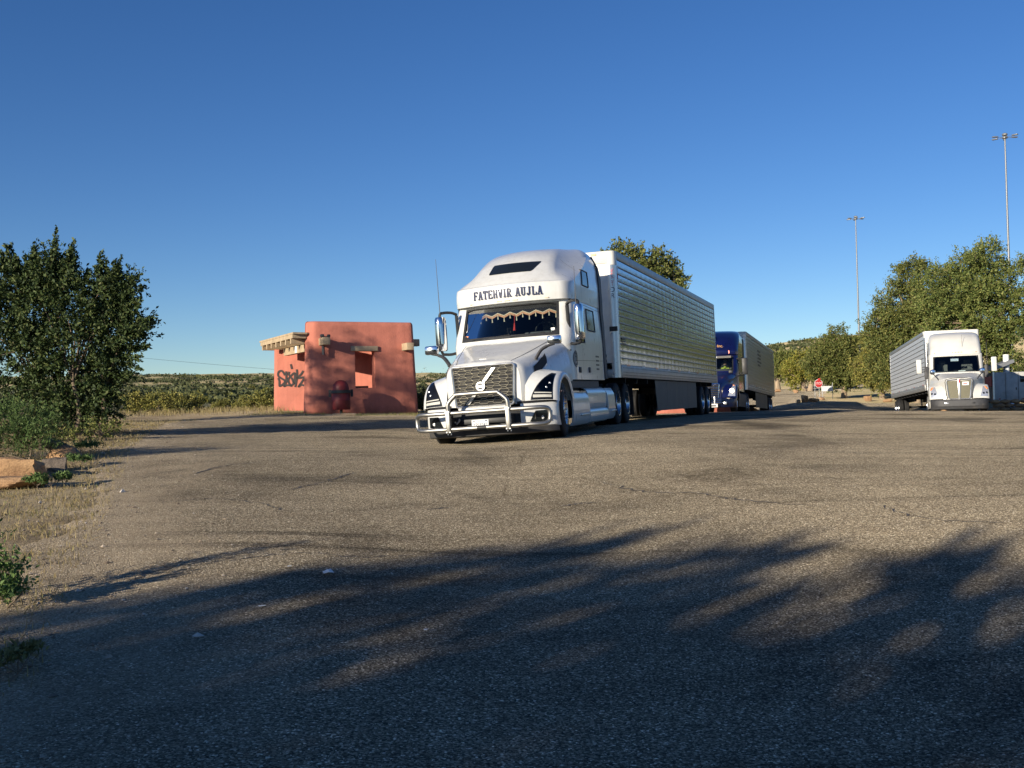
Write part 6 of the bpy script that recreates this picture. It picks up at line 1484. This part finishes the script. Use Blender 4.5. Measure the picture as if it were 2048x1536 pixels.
def adobe_wall(L_, H, th, openings=(), batter=.10, rtop=.10, ny=2, seed=0, pier=0.0):
    """rounded, battered wall from x=0..L_, front face at y=0; openings: (x0, x1, z0, z1)"""
    xs = sorted(set([0, .06, .14, .2, .28, .36, .42] + [L_ - .14, L_ - .06, L_] + [v for o in openings for v in o[:2]] + list(np.linspace(.3, L_ - .3, int(L_ / .35) + 2))))
    zs = sorted(set([-.25, 0] + [v for o in openings for v in o[2:]] + list(np.linspace(.3, H - .3, 9)) + [H - .16, H - .08, H - .03, H]))
    def hole(x, z): return any(o[0] - 1e-6 <= x < o[1] - 1e-6 and o[2] - 1e-6 <= z < o[3] - 1e-6 for o in openings)
    def P(x, z, back):
        k = max(0, min(1, z / H)); b = batter * k; e = max(0, (z - (H - rtop)) / rtop); rd = rtop * (1 - sqrt(max(0, 1 - e * e))) * .9
        ex = min(x, L_ - x); er = .09 * (1 - min(1, ex / .14)) ** 2 + (pier * (1 - min(1, x / .42)) ** 1.6 if not back else 0)
        t2 = th / 2 - rd - (er if er < th * .45 else th * .45) if pier == 0 else th / 2 - rd - min(er, th * .8)
        yc = th / 2 + (b * .3)
        xx = x + (b if x < L_ / 2 else -b) * (1 - min(1, ex / .5)) + (rd * .7 if ex < .01 and x < L_ / 2 else -rd * .7 if ex < .01 else 0)
        return (xx, yc + (t2 if back else -t2) + (-.3 * b if back else b * .2), z)
    mb = MB(); nx, nz = len(xs), len(zs); idx = {}
    vs = [P(x, z, bk) for bk in (0, 1) for z in zs for x in xs]
    def I(bk, k, i): return bk * nx * nz + k * nx + i
    fs = []
    solid = [[not hole(xs[i], zs[k]) for i in range(nx - 1)] for k in range(nz - 1)]
    for k in range(nz - 1):
        for i in range(nx - 1):
            if not solid[k][i]: continue
            fs.append((I(0, k, i), I(0, k, i + 1), I(0, k + 1, i + 1), I(0, k + 1, i))); fs.append((I(1, k, i), I(1, k + 1, i), I(1, k + 1, i + 1), I(1, k, i + 1)))
            for dk, di, a, b_ in ((-1, 0, (k, i), (k, i + 1)), (1, 0, (k + 1, i), (k + 1, i + 1)), (0, -1, (k, i), (k + 1, i)), (0, 1, (k, i + 1), (k + 1, i + 1))):
                kk, ii = k + dk, i + di
                if not (0 <= kk < nz - 1 and 0 <= ii < nx - 1) or not solid[kk][ii]: fs.append((I(0, *a), I(0, *b_), I(1, *b_), I(1, *a)))
    return mb.add(vs, fs)

def shelter(M4, label, full=True):
    R = empty('picnic_shelter', M4); tag(R, label, 'shelter')
    Lw, H = 3.95, 3.12
    adobe_wall(Lw, H, .42, [(1.72, 2.42, .86, 2.12)], .12, pier=.22).build('front_wall', 'pink_stucco', R, 50)
    def wall(p0, ang, L_, H_, th, name, ops=()):
        o = adobe_wall(L_, H_, th, ops, .06).build(name, 'pink_stucco', R, 50); mm = Matrix.Translation(p0) @ Matrix.Rotation(radians(ang), 4, 'Z'); o.matrix_local = mm; return mm
    wall((Lw - .02, .30, 0), 90, 3.2, H - .06, .40, 'side_wall')
    bw = wall((-.30, 4.0, 0), -30, 4.4, 2.8, .40, 'back_wall')
    # lintel, projecting roof beams
    MB().box((2.05, .10, 2.20), (.95, .26, .17), bev=.015).build('window_lintel', 'tan_wood', R)
    for x, z in ((.62, 2.42), (3.52, 2.25)): MB().box((x, -.20, z), (.26, .62, .25), bev=.02).build('roof_beam', 'tan_wood', R)
    MB().box((4.15, 1.2, 2.48), (.5, .28, .25), bev=.02).build('roof_beam', 'tan_wood', R)
    MB().box((Lw / 2 + .75, 1.7, 2.62), (Lw - 1.9, 2.4, .14)).build('roof', 'tan_wood', R, 0)
    fl_ = MB(); fl_.box((.50, -.40, 2.60), (.12, .14, .09), bev=.02); fl_.box((.72, -.40, 2.60), (.10, .12, .08), bev=.02); fl_.box((.62, -.36, 2.56), (.3, .05, .04)); fl_.build('flood_lamp', 'dark_plastic', R)
    MB().tube([(.60, -.12, 2.28), (.60, -.12, 1.98)], .05, 8).build('wall_pipe', 'dark_plastic', R)
    # inner bench table seen through the opening
    MB().box((1.95, 1.7, .92), (1.2, .7, .07)).build('table_top', 'dark_plastic', R, 0); MB().box((1.95, 1.7, .44), (.14, .14, .9)).build('table_leg', 'dark_plastic', R, 0)
    # slatted canopy on the left: deck, fascia, rafters, carrying beam
    C_ = empty('canopy'); C_.parent = R
    A = Vector((-.62, 4.5, 2.55)); B = Vector((-.36, .15, 2.55)); Cc = Vector((.10, .22, 2.55)); D = A + Vector((1.3, .2, 0))
    E_ = Vector((.6, .5, 2.55))
    poly = [A, B, Cc, E_, D]
    MB().prism([p + Vector((0, 0, .0)) for p in poly], (0, 0, .13)).build('deck', 'tan_wood', C_, 0)
    up = [p + (p - (A + Cc) / 2) * .045 for p in poly]; MB().prism([p + Vector((0, 0, .134)) for p in up], (0, 0, .06)).build('fascia', 'tan_wood', C_, 0)
    inn = (D - A).normalized()
    for k in range(7):
        t = .06 + .88 * k / 6; s_ = A + (B - A) * t; e = s_ + inn * 1.3; dv = (e - s_).normalized(); n = Vector((-dv.y, dv.x, 0)) * .045
        MB().prism([s_ - n - Vector((0, 0, .17)), s_ + n - Vector((0, 0, .17)), s_ + n - Vector((0, 0, .005)), s_ - n - Vector((0, 0, .005))], e - s_).build('rafter', 'tan_wood', C_, 0)
    s0 = A + (B - A) * .30 + inn * .62; e0 = A + (B - A) * .90 + inn * .62; dv = (e0 - s0).normalized(); n = Vector((-dv.y, dv.x, 0)) * .09
    MB().prism([s0 - n - Vector((0, 0, .42)), s0 + n - Vector((0, 0, .42)), s0 + n - Vector((0, 0, .175)), s0 - n - Vector((0, 0, .175))], e0 - s0).build('carrying_beam', 'tan_wood', C_, 0)
    if full:
        pm = s0 + (e0 - s0) * .62 - n * 1.03
        MB().box(pm + Vector((0, 0, -.29)), (.02, .24, .24), rot=Matrix.Rotation(atan2(dv.y, dv.x) + pi / 2, 3, 'Z') @ Matrix.Rotation(pi / 2, 3, 'Z') @ Matrix.Rotation(pi / 2, 3, 'Z')).build('paper_notice', 'paper', C_, 0)
        # sprayed tag on the back wall: brush strokes following the photo's letters, 1.9 m wide
        G_ = [[(.475, .45), (.43, .55), (.36, .62), (.27, .60), (.22, .52), (.24, .42), (.36, .33), (.45, .27), (.47, .20), (.40, .12), (.29, .05), (.27, .10), (.27, .25), (.22, .35)],
              [(.53, .60), (.53, .40), (.52, .22), (.47, .10), (.44, .04), (.55, .08), (.66, .06), (.74, .04)], [(.64, .58), (.62, .48), (.68, .42), (.78, .50), (.84, .52), (.85, .42), (.83, .25), (.78, .12), (.70, .08), (.62, .16), (.60, .28), (.65, .37), (.72, .34), (.77, .24), (.79, .16)],
              [(.92, .66), (.93, .50), (.91, .30), (.88, .12), (.85, .00)], [(1.16, .60), (1.08, .48), (.98, .38), (.92, .33), (1.05, .34), (1.18, .36), (1.14, .25), (1.05, .12), (.97, .01), (1.08, .08), (1.20, .04)], [(.70, .86), (.72, .78), (.74, .68)]]
        for st in G_:
            pts = catmull(np.array(st), 5); pp = []
            wdt = .034
            mb = MB(); Gq = []
            for i in range(len(pts)):
                t = pts[min(i + 1, len(pts) - 1)] - pts[max(i - 1, 0)]; t = t / (np.linalg.norm(t) + 1e-9); nn = np.array([-t[1], t[0]]) * wdt
                row = []
                for s_ in (-1, 1):
                    u = pts[i] + nn * s_; x = -.02 + u[0] * 1.02; z = 1.0 + u[1] * .98
                    k = z / 2.85; row.append((x, -.022 + .028 * k + (.0 if x > .2 else .02), z))
                Gq.append(row)
            q = mb.grid(np.array(Gq)).build('graffiti', 'spray_black', R, 0, fix=False); q.matrix_local = bw
    return R
_sp = gpix(611, 34.4); SH = pose((_sp.x, _sp.y, _sp.z + .0), 0, .6); SH = Matrix.Translation((_sp.x, _sp.y, _sp.z - .02)) @ Matrix.Rotation(radians(24), 4, 'Z')
shelter(SH, 'pink adobe picnic shelter with graffiti wall and slatted tan canopy')
_s2 = gpix(1330, 56); shelter(Matrix.Translation((_s2.x, _s2.y, _s2.z)) @ Matrix.Rotation(radians(5), 4, 'Z'), 'pink adobe shelter of which only the foot shows beneath the long trailer', False)

# ---- domed litter barrel in front of the shelter
bp_ = SH @ Vector((.98, -.85, 0)); bz = gz(bp_.x, bp_.y); R = empty('litter_barrel', loc=(bp_.x, bp_.y, bz)); tag(R, 'dark red domed litter barrel in front of the pink shelter', 'litter bin')
MB().lathe([(.16, .001), (.16, .29), (.18, .305), (.45, .305), (.46, .315), (.48, .305), (.76, .305), (.80, .29), (.80, .001)], n=24).build('barrel', 'barrel_red', R) if False else MB().lathe([(.16, .001), (.16, .29), (.18, .305), (.45, .305), (.46, .315), (.48, .305), (.78, .305), (.80, .29), (.80, .001)], axis='Z', n=24).build('barrel', 'barrel_red', R)
dm_ = MB(); dm_.lathe([(.80, .27), (.90, .265), (1.0, .235), (1.08, .17), (1.125, .08), (1.135, .001)], axis='Z', n=24); dm_.build('dome_lid', 'barrel_red', R)
bd = MB(); bd.lathe([(.70, .31), (.70, .345), (.80, .345), (.80, .31)], axis='Z', n=24); bd.box((-.36, 0, .70), (.08, .06, .24)); bd.box((.36, 0, .70), (.08, .06, .24)); bd.build('carrying_band', 'black_plastic', R)
MB().tube([(0, 0, -.1), (0, 0, .17)], .05, 8).build('post', 'dark_plastic', R); 
_k = gpix(688, 33.2); o = MB().box((0, 0, 0), (.75, .14, .09), bev=.03).build('kerb_stone', 'bark_pale'); o.location = (_k.x, _k.y, _k.z + .03); o.rotation_euler = (0, 0, .3); tag(o, 'short pale kerb stone below the domed litter barrel', 'stone')

# ------------------------------------------------------------------ rocks
def sandstone(name, c1, c2):
    m, nt, b = nmat(name); L = nt.links.new; tc = nd(nt, 'ShaderNodeTexCoord')
    mp = nd(nt, 'ShaderNodeMapping'); mp.inputs['Scale'].default_value = (1, 1, 1.5); L(tc.outputs['Object'], mp.inputs[0])
    n1 = nd(nt, 'ShaderNodeTexNoise', Scale=4.0, Detail=9.0, Roughness=.75, Distortion=.1); L(mp.outputs[0], n1.inputs['Vector'])
    r = ramp(nt, [(.28, vary(c2, .6)), (.42, c2), (.58, c1), (.8, vary(c1, 1.15))]); L(n1.outputs[0], r.inputs[0]); L(r.outputs[0], b.inputs['Base Color']); b.inputs['Roughness'].default_value = .9; b.inputs['Specular IOR Level'].default_value = .2
    bp = nd(nt, 'ShaderNodeBump', Strength=.9, Distance=.05); n2 = nd(nt, 'ShaderNodeTexNoise', Scale=9.0, Detail=8.0, Roughness=.7); L(mp.outputs[0], n2.inputs['Vector']); L(n2.outputs[0], bp.inputs['Height']); L(bp.outputs[0], b.inputs['Normal']); MATS[name] = m
sandstone('sandstone', (.48, .30, .16), (.34, .2, .11)); sandstone('grey_rock', (.22, .18, .145), (.14, .115, .095))
def rock(px, d, size, seed, material, label, rz=0, tilt=(0, 0), zoff=0, cuts=7, group=None, loc=None):
    rd = random.Random(seed); bm = bmesh.new(); bmesh.ops.create_cube(bm, size=2)
    bmesh.ops.subdivide_edges(bm, edges=bm.edges[:], cuts=5, use_grid_fill=True)
    for v in bm.verts: v.co = v.co.lerp(v.co.normalized() * 1.18, .35)
    from mathutils import noise
    for v in bm.verts: v.co += Vector((noise.noise(v.co * 1.3 + Vector((seed, 0, 0))), noise.noise(v.co * 1.3 + Vector((0, seed, 5))), noise.noise(v.co * 1.6 + Vector((3, 0, seed))))) * .26 + Vector((noise.noise(v.co * 4 + Vector((seed, 9, 0))), noise.noise(v.co * 4 + Vector((seed, 2, 7))), noise.noise(v.co * 4 + Vector((5, seed, 0))))) * .09
    for k in range(cuts):
        n = Vector((rd.gauss(0, 1), rd.gauss(0, 1), rd.gauss(0, .7))).normalized(); q = rd.uniform(.72, .98)
        for v in bm.verts:
            t = v.co.dot(n)
            if t > q: v.co -= n * (t - q) * .9
    for v in bm.verts: v.co = Vector((v.co.x * size[0] / 2, v.co.y * size[1] / 2, v.co.z * size[2] / 2))
    me = bpy.data.meshes.new('rock'); bm.to_mesh(me); bm.free(); me.materials.append(MATS[material]); me.polygons.foreach_set('use_smooth', [True] * len(me.polygons)); me.set_sharp_from_angle(angle=radians(32))
    o = link('rock', me); p = gpix(px, d) if loc is None else loc; o.location = (p[0], p[1], p[2] + size[2] * .42 + zoff); o.rotation_euler = (tilt[0], tilt[1], rz); tag(o, label, 'rock', group); return o
rock(14, 13.6, (.85, .5, .29), 1, 'sandstone', 'long orange sandstone block at the left edge below the feathery bush', .1, zoff=.0)
rock(8, 12.6, (1.0, .5, .16), 2, 'sandstone', 'flat sandstone slab in front of the long orange block', -.05)
rock(110, 14.4, (.30, .3, .2), 3, 'grey_rock', 'dark round rock at the right end of the long orange block', .3)
rock(118, 16.2, (.55, .35, .16), 4, 'grey_rock', 'upper leaning grey slab at the foot of the elm', .5, (.3, .5), .08)
rock(128, 15.8, (.50, .34, .2), 5, 'sandstone', 'lower leaning sandstone slab at the foot of the elm', -.3, (.2, .35), 0)
rock(1610, 76.5, (.55, .5, .55), 6, 'sandstone', 'pointed tan boulder left of the stop sign', .4); rock(1596, 76.2, (.35, .3, .25), 7, 'sandstone', 'small tan boulder left of the pointed boulder', 1)
rock(1628, 76.8, (.7, .45, .32), 8, 'sandstone', 'low orange boulder under the stop sign', .2); rock(1644, 81, (.4, .35, .25), 9, 'sandstone', 'small pale stone behind the stop sign', 2)
rock(1736, 80, (.65, .45, .42), 10, 'sandstone', 'large tan block under the trees left of the pale trailer', 0.1); rock(1775, 79, (.8, .4, .22), 11, 'sandstone', 'flat tan stone at the rear wheels of the pale trailer', .2)
rock(1903, 58, (1.5, .7, .45), 12, 'sandstone', 'tan stones seen beneath the parked white tractor bumper', .1); rock(1838, 62, (.8, .4, .3), 13, 'sandstone', 'tan stone beneath the pale trailer landing gear', .4)
rock(1432, 60, (1.1, .6, .45), 14, 'sandstone', 'tan stone seen beneath the blue tractor', .3); rock(1502, 68, (1.1, .6, .4), 15, 'sandstone', 'pale stone seen beneath the dull ribbed trailer', .1)
rock(1592, 112, (.6, .5, .4), 16, 'sandstone', 'small pale stone far up beside the road', .4); rock(1556, 118, (.6, .5, .4), 17, 'sandstone', 'far pale stone at the road bend', .1)

# ------------------------------------------------------------------ signs
mat('sign_red', (0.5, 0.03, 0.03), 0.5); mat('sign_white', (0.75, 0.76, 0.76), 0.5); mat('galvanised', (0.26, 0.27, 0.28), 0.5, 0.5)
sp_ = gpix(1638, 84); R = empty('stop_sign', loc=sp_); tag(R, 'red octagonal stop sign on a thin post', 'sign')
MB().tube([(.05, .03, -.2), (.05, .03, 1.5)], .025, 6).build('post', 'galvanised', R); MB().tube([(-.3, .03, -.2), (-.3, .03, 1.15)], .02, 6).build('side_post', 'galvanised', R)
def octagon(r, y, z): return [(r * cos(pi / 8 + k * pi / 4), y, z + r * sin(pi / 8 + k * pi / 4)) for k in range(8)]
MB().prism(octagon(.35, 0, 1.28), (0, .02, 0)).build('rim_plate', 'sign_white', R, 0); MB().prism(octagon(.32, -.006, 1.28), (0, .004, 0)).build('face_plate', 'sign_red', R, 0)
vs, fs = text_mesh('STOP', .27, .85); MB().add([(a, -.010, 1.28 + b_) for a, b_, c in vs], fs).build('lettering', 'sign_white', R, 0, fix=False)
MB().box((.06, -.02, 1.60), (.2, .02, .2), bev=.04).build('small_red_plate', 'sign_red', R)
sp_ = gpix(1656, 86); R = empty('notice_board', loc=sp_); tag(R, 'white blank notice board on two posts right of the stop sign', 'sign')
MB().box((-.05, 0, .85), (.95, .03, .42)).build('board', 'sign_white', R, 0)
for x in (-.42, .42): MB().tube([(x, .05, -.2), (x, .05, 1.35 if x > 0 else 1.0)], .022, 6).build('post', 'galvanised', R)

# ------------------------------------------------------------------ lighting masts
def mast(px, d, ztop_px, label, rot):
    b_ = gpix(px, d); h = at(px, ztop_px, d).z - b_.z; R = empty('light_mast', loc=b_); tag(R, label, 'light mast', 'high lighting masts')
    MB().tube([(0, 0, -.3), (0, 0, h)], [.17, .075], 12).build('pole', 'galvanised', R)
    MB().lathe([(h - .2, .08), (h - .2, .28), (h - .05, .3), (h + .05, .18)], axis='Z', n=16).build('ring', 'galvanised', R)
    MB().ico((0, 0, h + .22), .30, 2, 0, (1, 1, .62)).build('dome', 'galvanised', R, 60)
    for k in range(6):
        a = rot + k * pi / 3; dv = Vector((cos(a), sin(a), 0)); MB().tube([dv * .2 + Vector((0, 0, h - .1)), dv * .85 + Vector((0, 0, h - .1))], .022, 6).build('arm', 'galvanised', R)
        MB().box(dv * 1.12 + Vector((0, 0, h - .05)), (.62, .28, .13), rot=Matrix.Rotation(a, 3, 'Z'), bev=.04).build('lamp_head', 'galvanised', R)
mast(2027, 112, 270, 'right-hand tall lighting mast rising above the tallest tree', .1); mast(1722, 160, 435, 'left-hand tall lighting mast above the stop sign trees', .35)

# ------------------------------------------------------------------ white utility trailer with awning at the right edge, stone wall below
mat('trailer_shaded_white', (0.5, 0.5, 0.47), 0.6, 0, 0, 0.15, 2.0, dust=((0.2, 0.17, 0.13), 0.7))  # dulled white with dark blotches, passed as dust, paints in dappled tree shade
up_ = gpix(1992, 60); R = empty('utility_trailer', Matrix.Translation(up_) @ Matrix.Rotation(radians(-8), 4, 'Z')); tag(R, 'white box trailer with folded blue-grey awning at the right picture edge', 'trailer')
q = 60 / 2072
MB().box((1.9, 1.1, 1.42), (4.0, 2.2, 1.70), bev=.03).build('body', 'trailer_shaded_white', R); MB().box((1.9, -.01, .58), (4.0, .06, .07)).build('lower_rail', 'dark_frame', R, 0); MB().box((-.12, -.02, 1.42), (.09, .09, 1.75)).build('corner_trim', 'silver_trim', R, 0)
for x in (.55, 1.25, 1.95, 2.65): MB().box((x, -.012, 1.42), (.02, .02, 1.6)).build('panel_seam', 'skirt_grey', R, 0)
MB().box((.9, -.016, 1.35), (.55, .02, 1.3), bev=.02).build('door', 'trailer_shaded_white', R); MB().box((1.12, -.035, 1.3), (.05, .03, .14)).build('door_handle', 'black_plastic', R, 0); MB().box((1.6, -.02, 1.85), (.5, .02, .35), bev=.02).build('window', 'dark_glass', R)
for x in (.2, 1.5): MB().box((x, -.02, .72), (.1, .02, .05)).build('marker_lamp', 'red_lens', R, 0)
MB().box((-.42, .2, 1.75), (.5, .3, .62)).build('tail_lamp_panel', 'red_lens', R, 0)
MB().prism([(-.75, -.12, 2.28), (-.75, -.12, 2.42), (1.0, -.12, 3.0), (1.05, -.12, 2.82), (.2, -.12, 2.48)], (0, 1.5, 0)).build('awning', 'galvanised', R, 0)
MB().tube([(.75, .4, 2.2), (.75, .4, 3.3)], .17, 10).build('vent_pipe', 'sign_white', R)
for x in (.9, 2.6):
    w = empty('wheel'); w.parent = R; w.matrix_local = Matrix.Translation((x, .2, .42)); w.rotation_euler = (0, 0, -pi / 2) ; w.matrix_local = Matrix.Translation((x, .15, .40)) @ Matrix.Rotation(-pi / 2, 4, 'Z'); tyre(w, .40, .22, 1, .05, 'alu_wheel', False, False, True)
wl = gpix(2000, 58); R = empty('stone_wall', Matrix.Translation(wl) @ Matrix.Rotation(radians(-6), 4, 'Z')); tag(R, 'low orange sandstone retaining wall below the white box trailer', 'wall')
rd = random.Random(5)
for row in range(3):
    x = -.6 + .2 * (row % 2)
    while x < 5.5:
        w_ = rd.uniform(.35, .7); mb = MB(); mb.ico((x + w_ / 2, rd.uniform(-.05, .05), .13 + row * .22), .5, 2, .10, (w_ * 1.05, .5, .25), seed=rd.randint(0, 999)); mb.build('stone', 'sandstone', R, 40); x += w_ * .97

# ------------------------------------------------------------------ overhead wires far off on the left
mat('wire', (0.12, 0.13, 0.14), 0.6)
def wire(p0, p1, sag, r, label):
    P = [p0.lerp(p1, t) - Vector((0, 0, sag * 4 * t * (1 - t))) for t in np.linspace(0, 1, 25)]; o = MB().tube(P, r, 5).build('power_line', 'wire'); tag(o, label, 'power line', 'power lines over the left open country')
wire(at(-300, 650, 150), at(1150, 765, 240), 2.0, .022, 'upper power line crossing the sky left of the shelter'); wire(at(-300, 690, 150), at(1150, 790, 240), 2.0, .022, 'lower power line crossing the sky left of the shelter')

# ------------------------------------------------------------------ litter on the asphalt
def litter(px, d, pts, label, name='litter'):
    pts = (np.array(pts) * .75).tolist(); p = gpix(px, d); o = MB().sheet(np.array(pts), .004).build(name, 'paper', None, 30); o.location = (p.x, p.y, p.z + .022); o.rotation_euler = (0, 0, .4); tag(o, label, 'litter'); return o
litter(650, 7.55, [[(-.05, -.03, 0), (0, -.035, .012), (.05, -.025, .0)], [(-.05, .02, .01), (0, .02, .03), (.045, .025, .012)], [(-.03, .05, 0), (.0, .06, .012), (.035, .055, .03)]], 'crumpled white paper scrap on the shaded asphalt')
litter(517, 6.6, [[(-.03, -.008, 0), (.03, -.006, .004)], [(-.03, .008, .004), (.03, .01, .002)]], 'small white stub left of the paper scrap')
litter(842, 6.2, [[(-.015, -.012, 0), (.015, -.01, .006)], [(-.014, .012, .004), (.016, .012, .0)]], 'tiny white chip on the asphalt below the tractor')
litter(573, 7.7, [[(-.02, -.006, 0), (.02, -.005, .006)], [(-.02, .006, .004), (.02, .007, .0)]], 'tiny pale chip just left of the paper scrap')
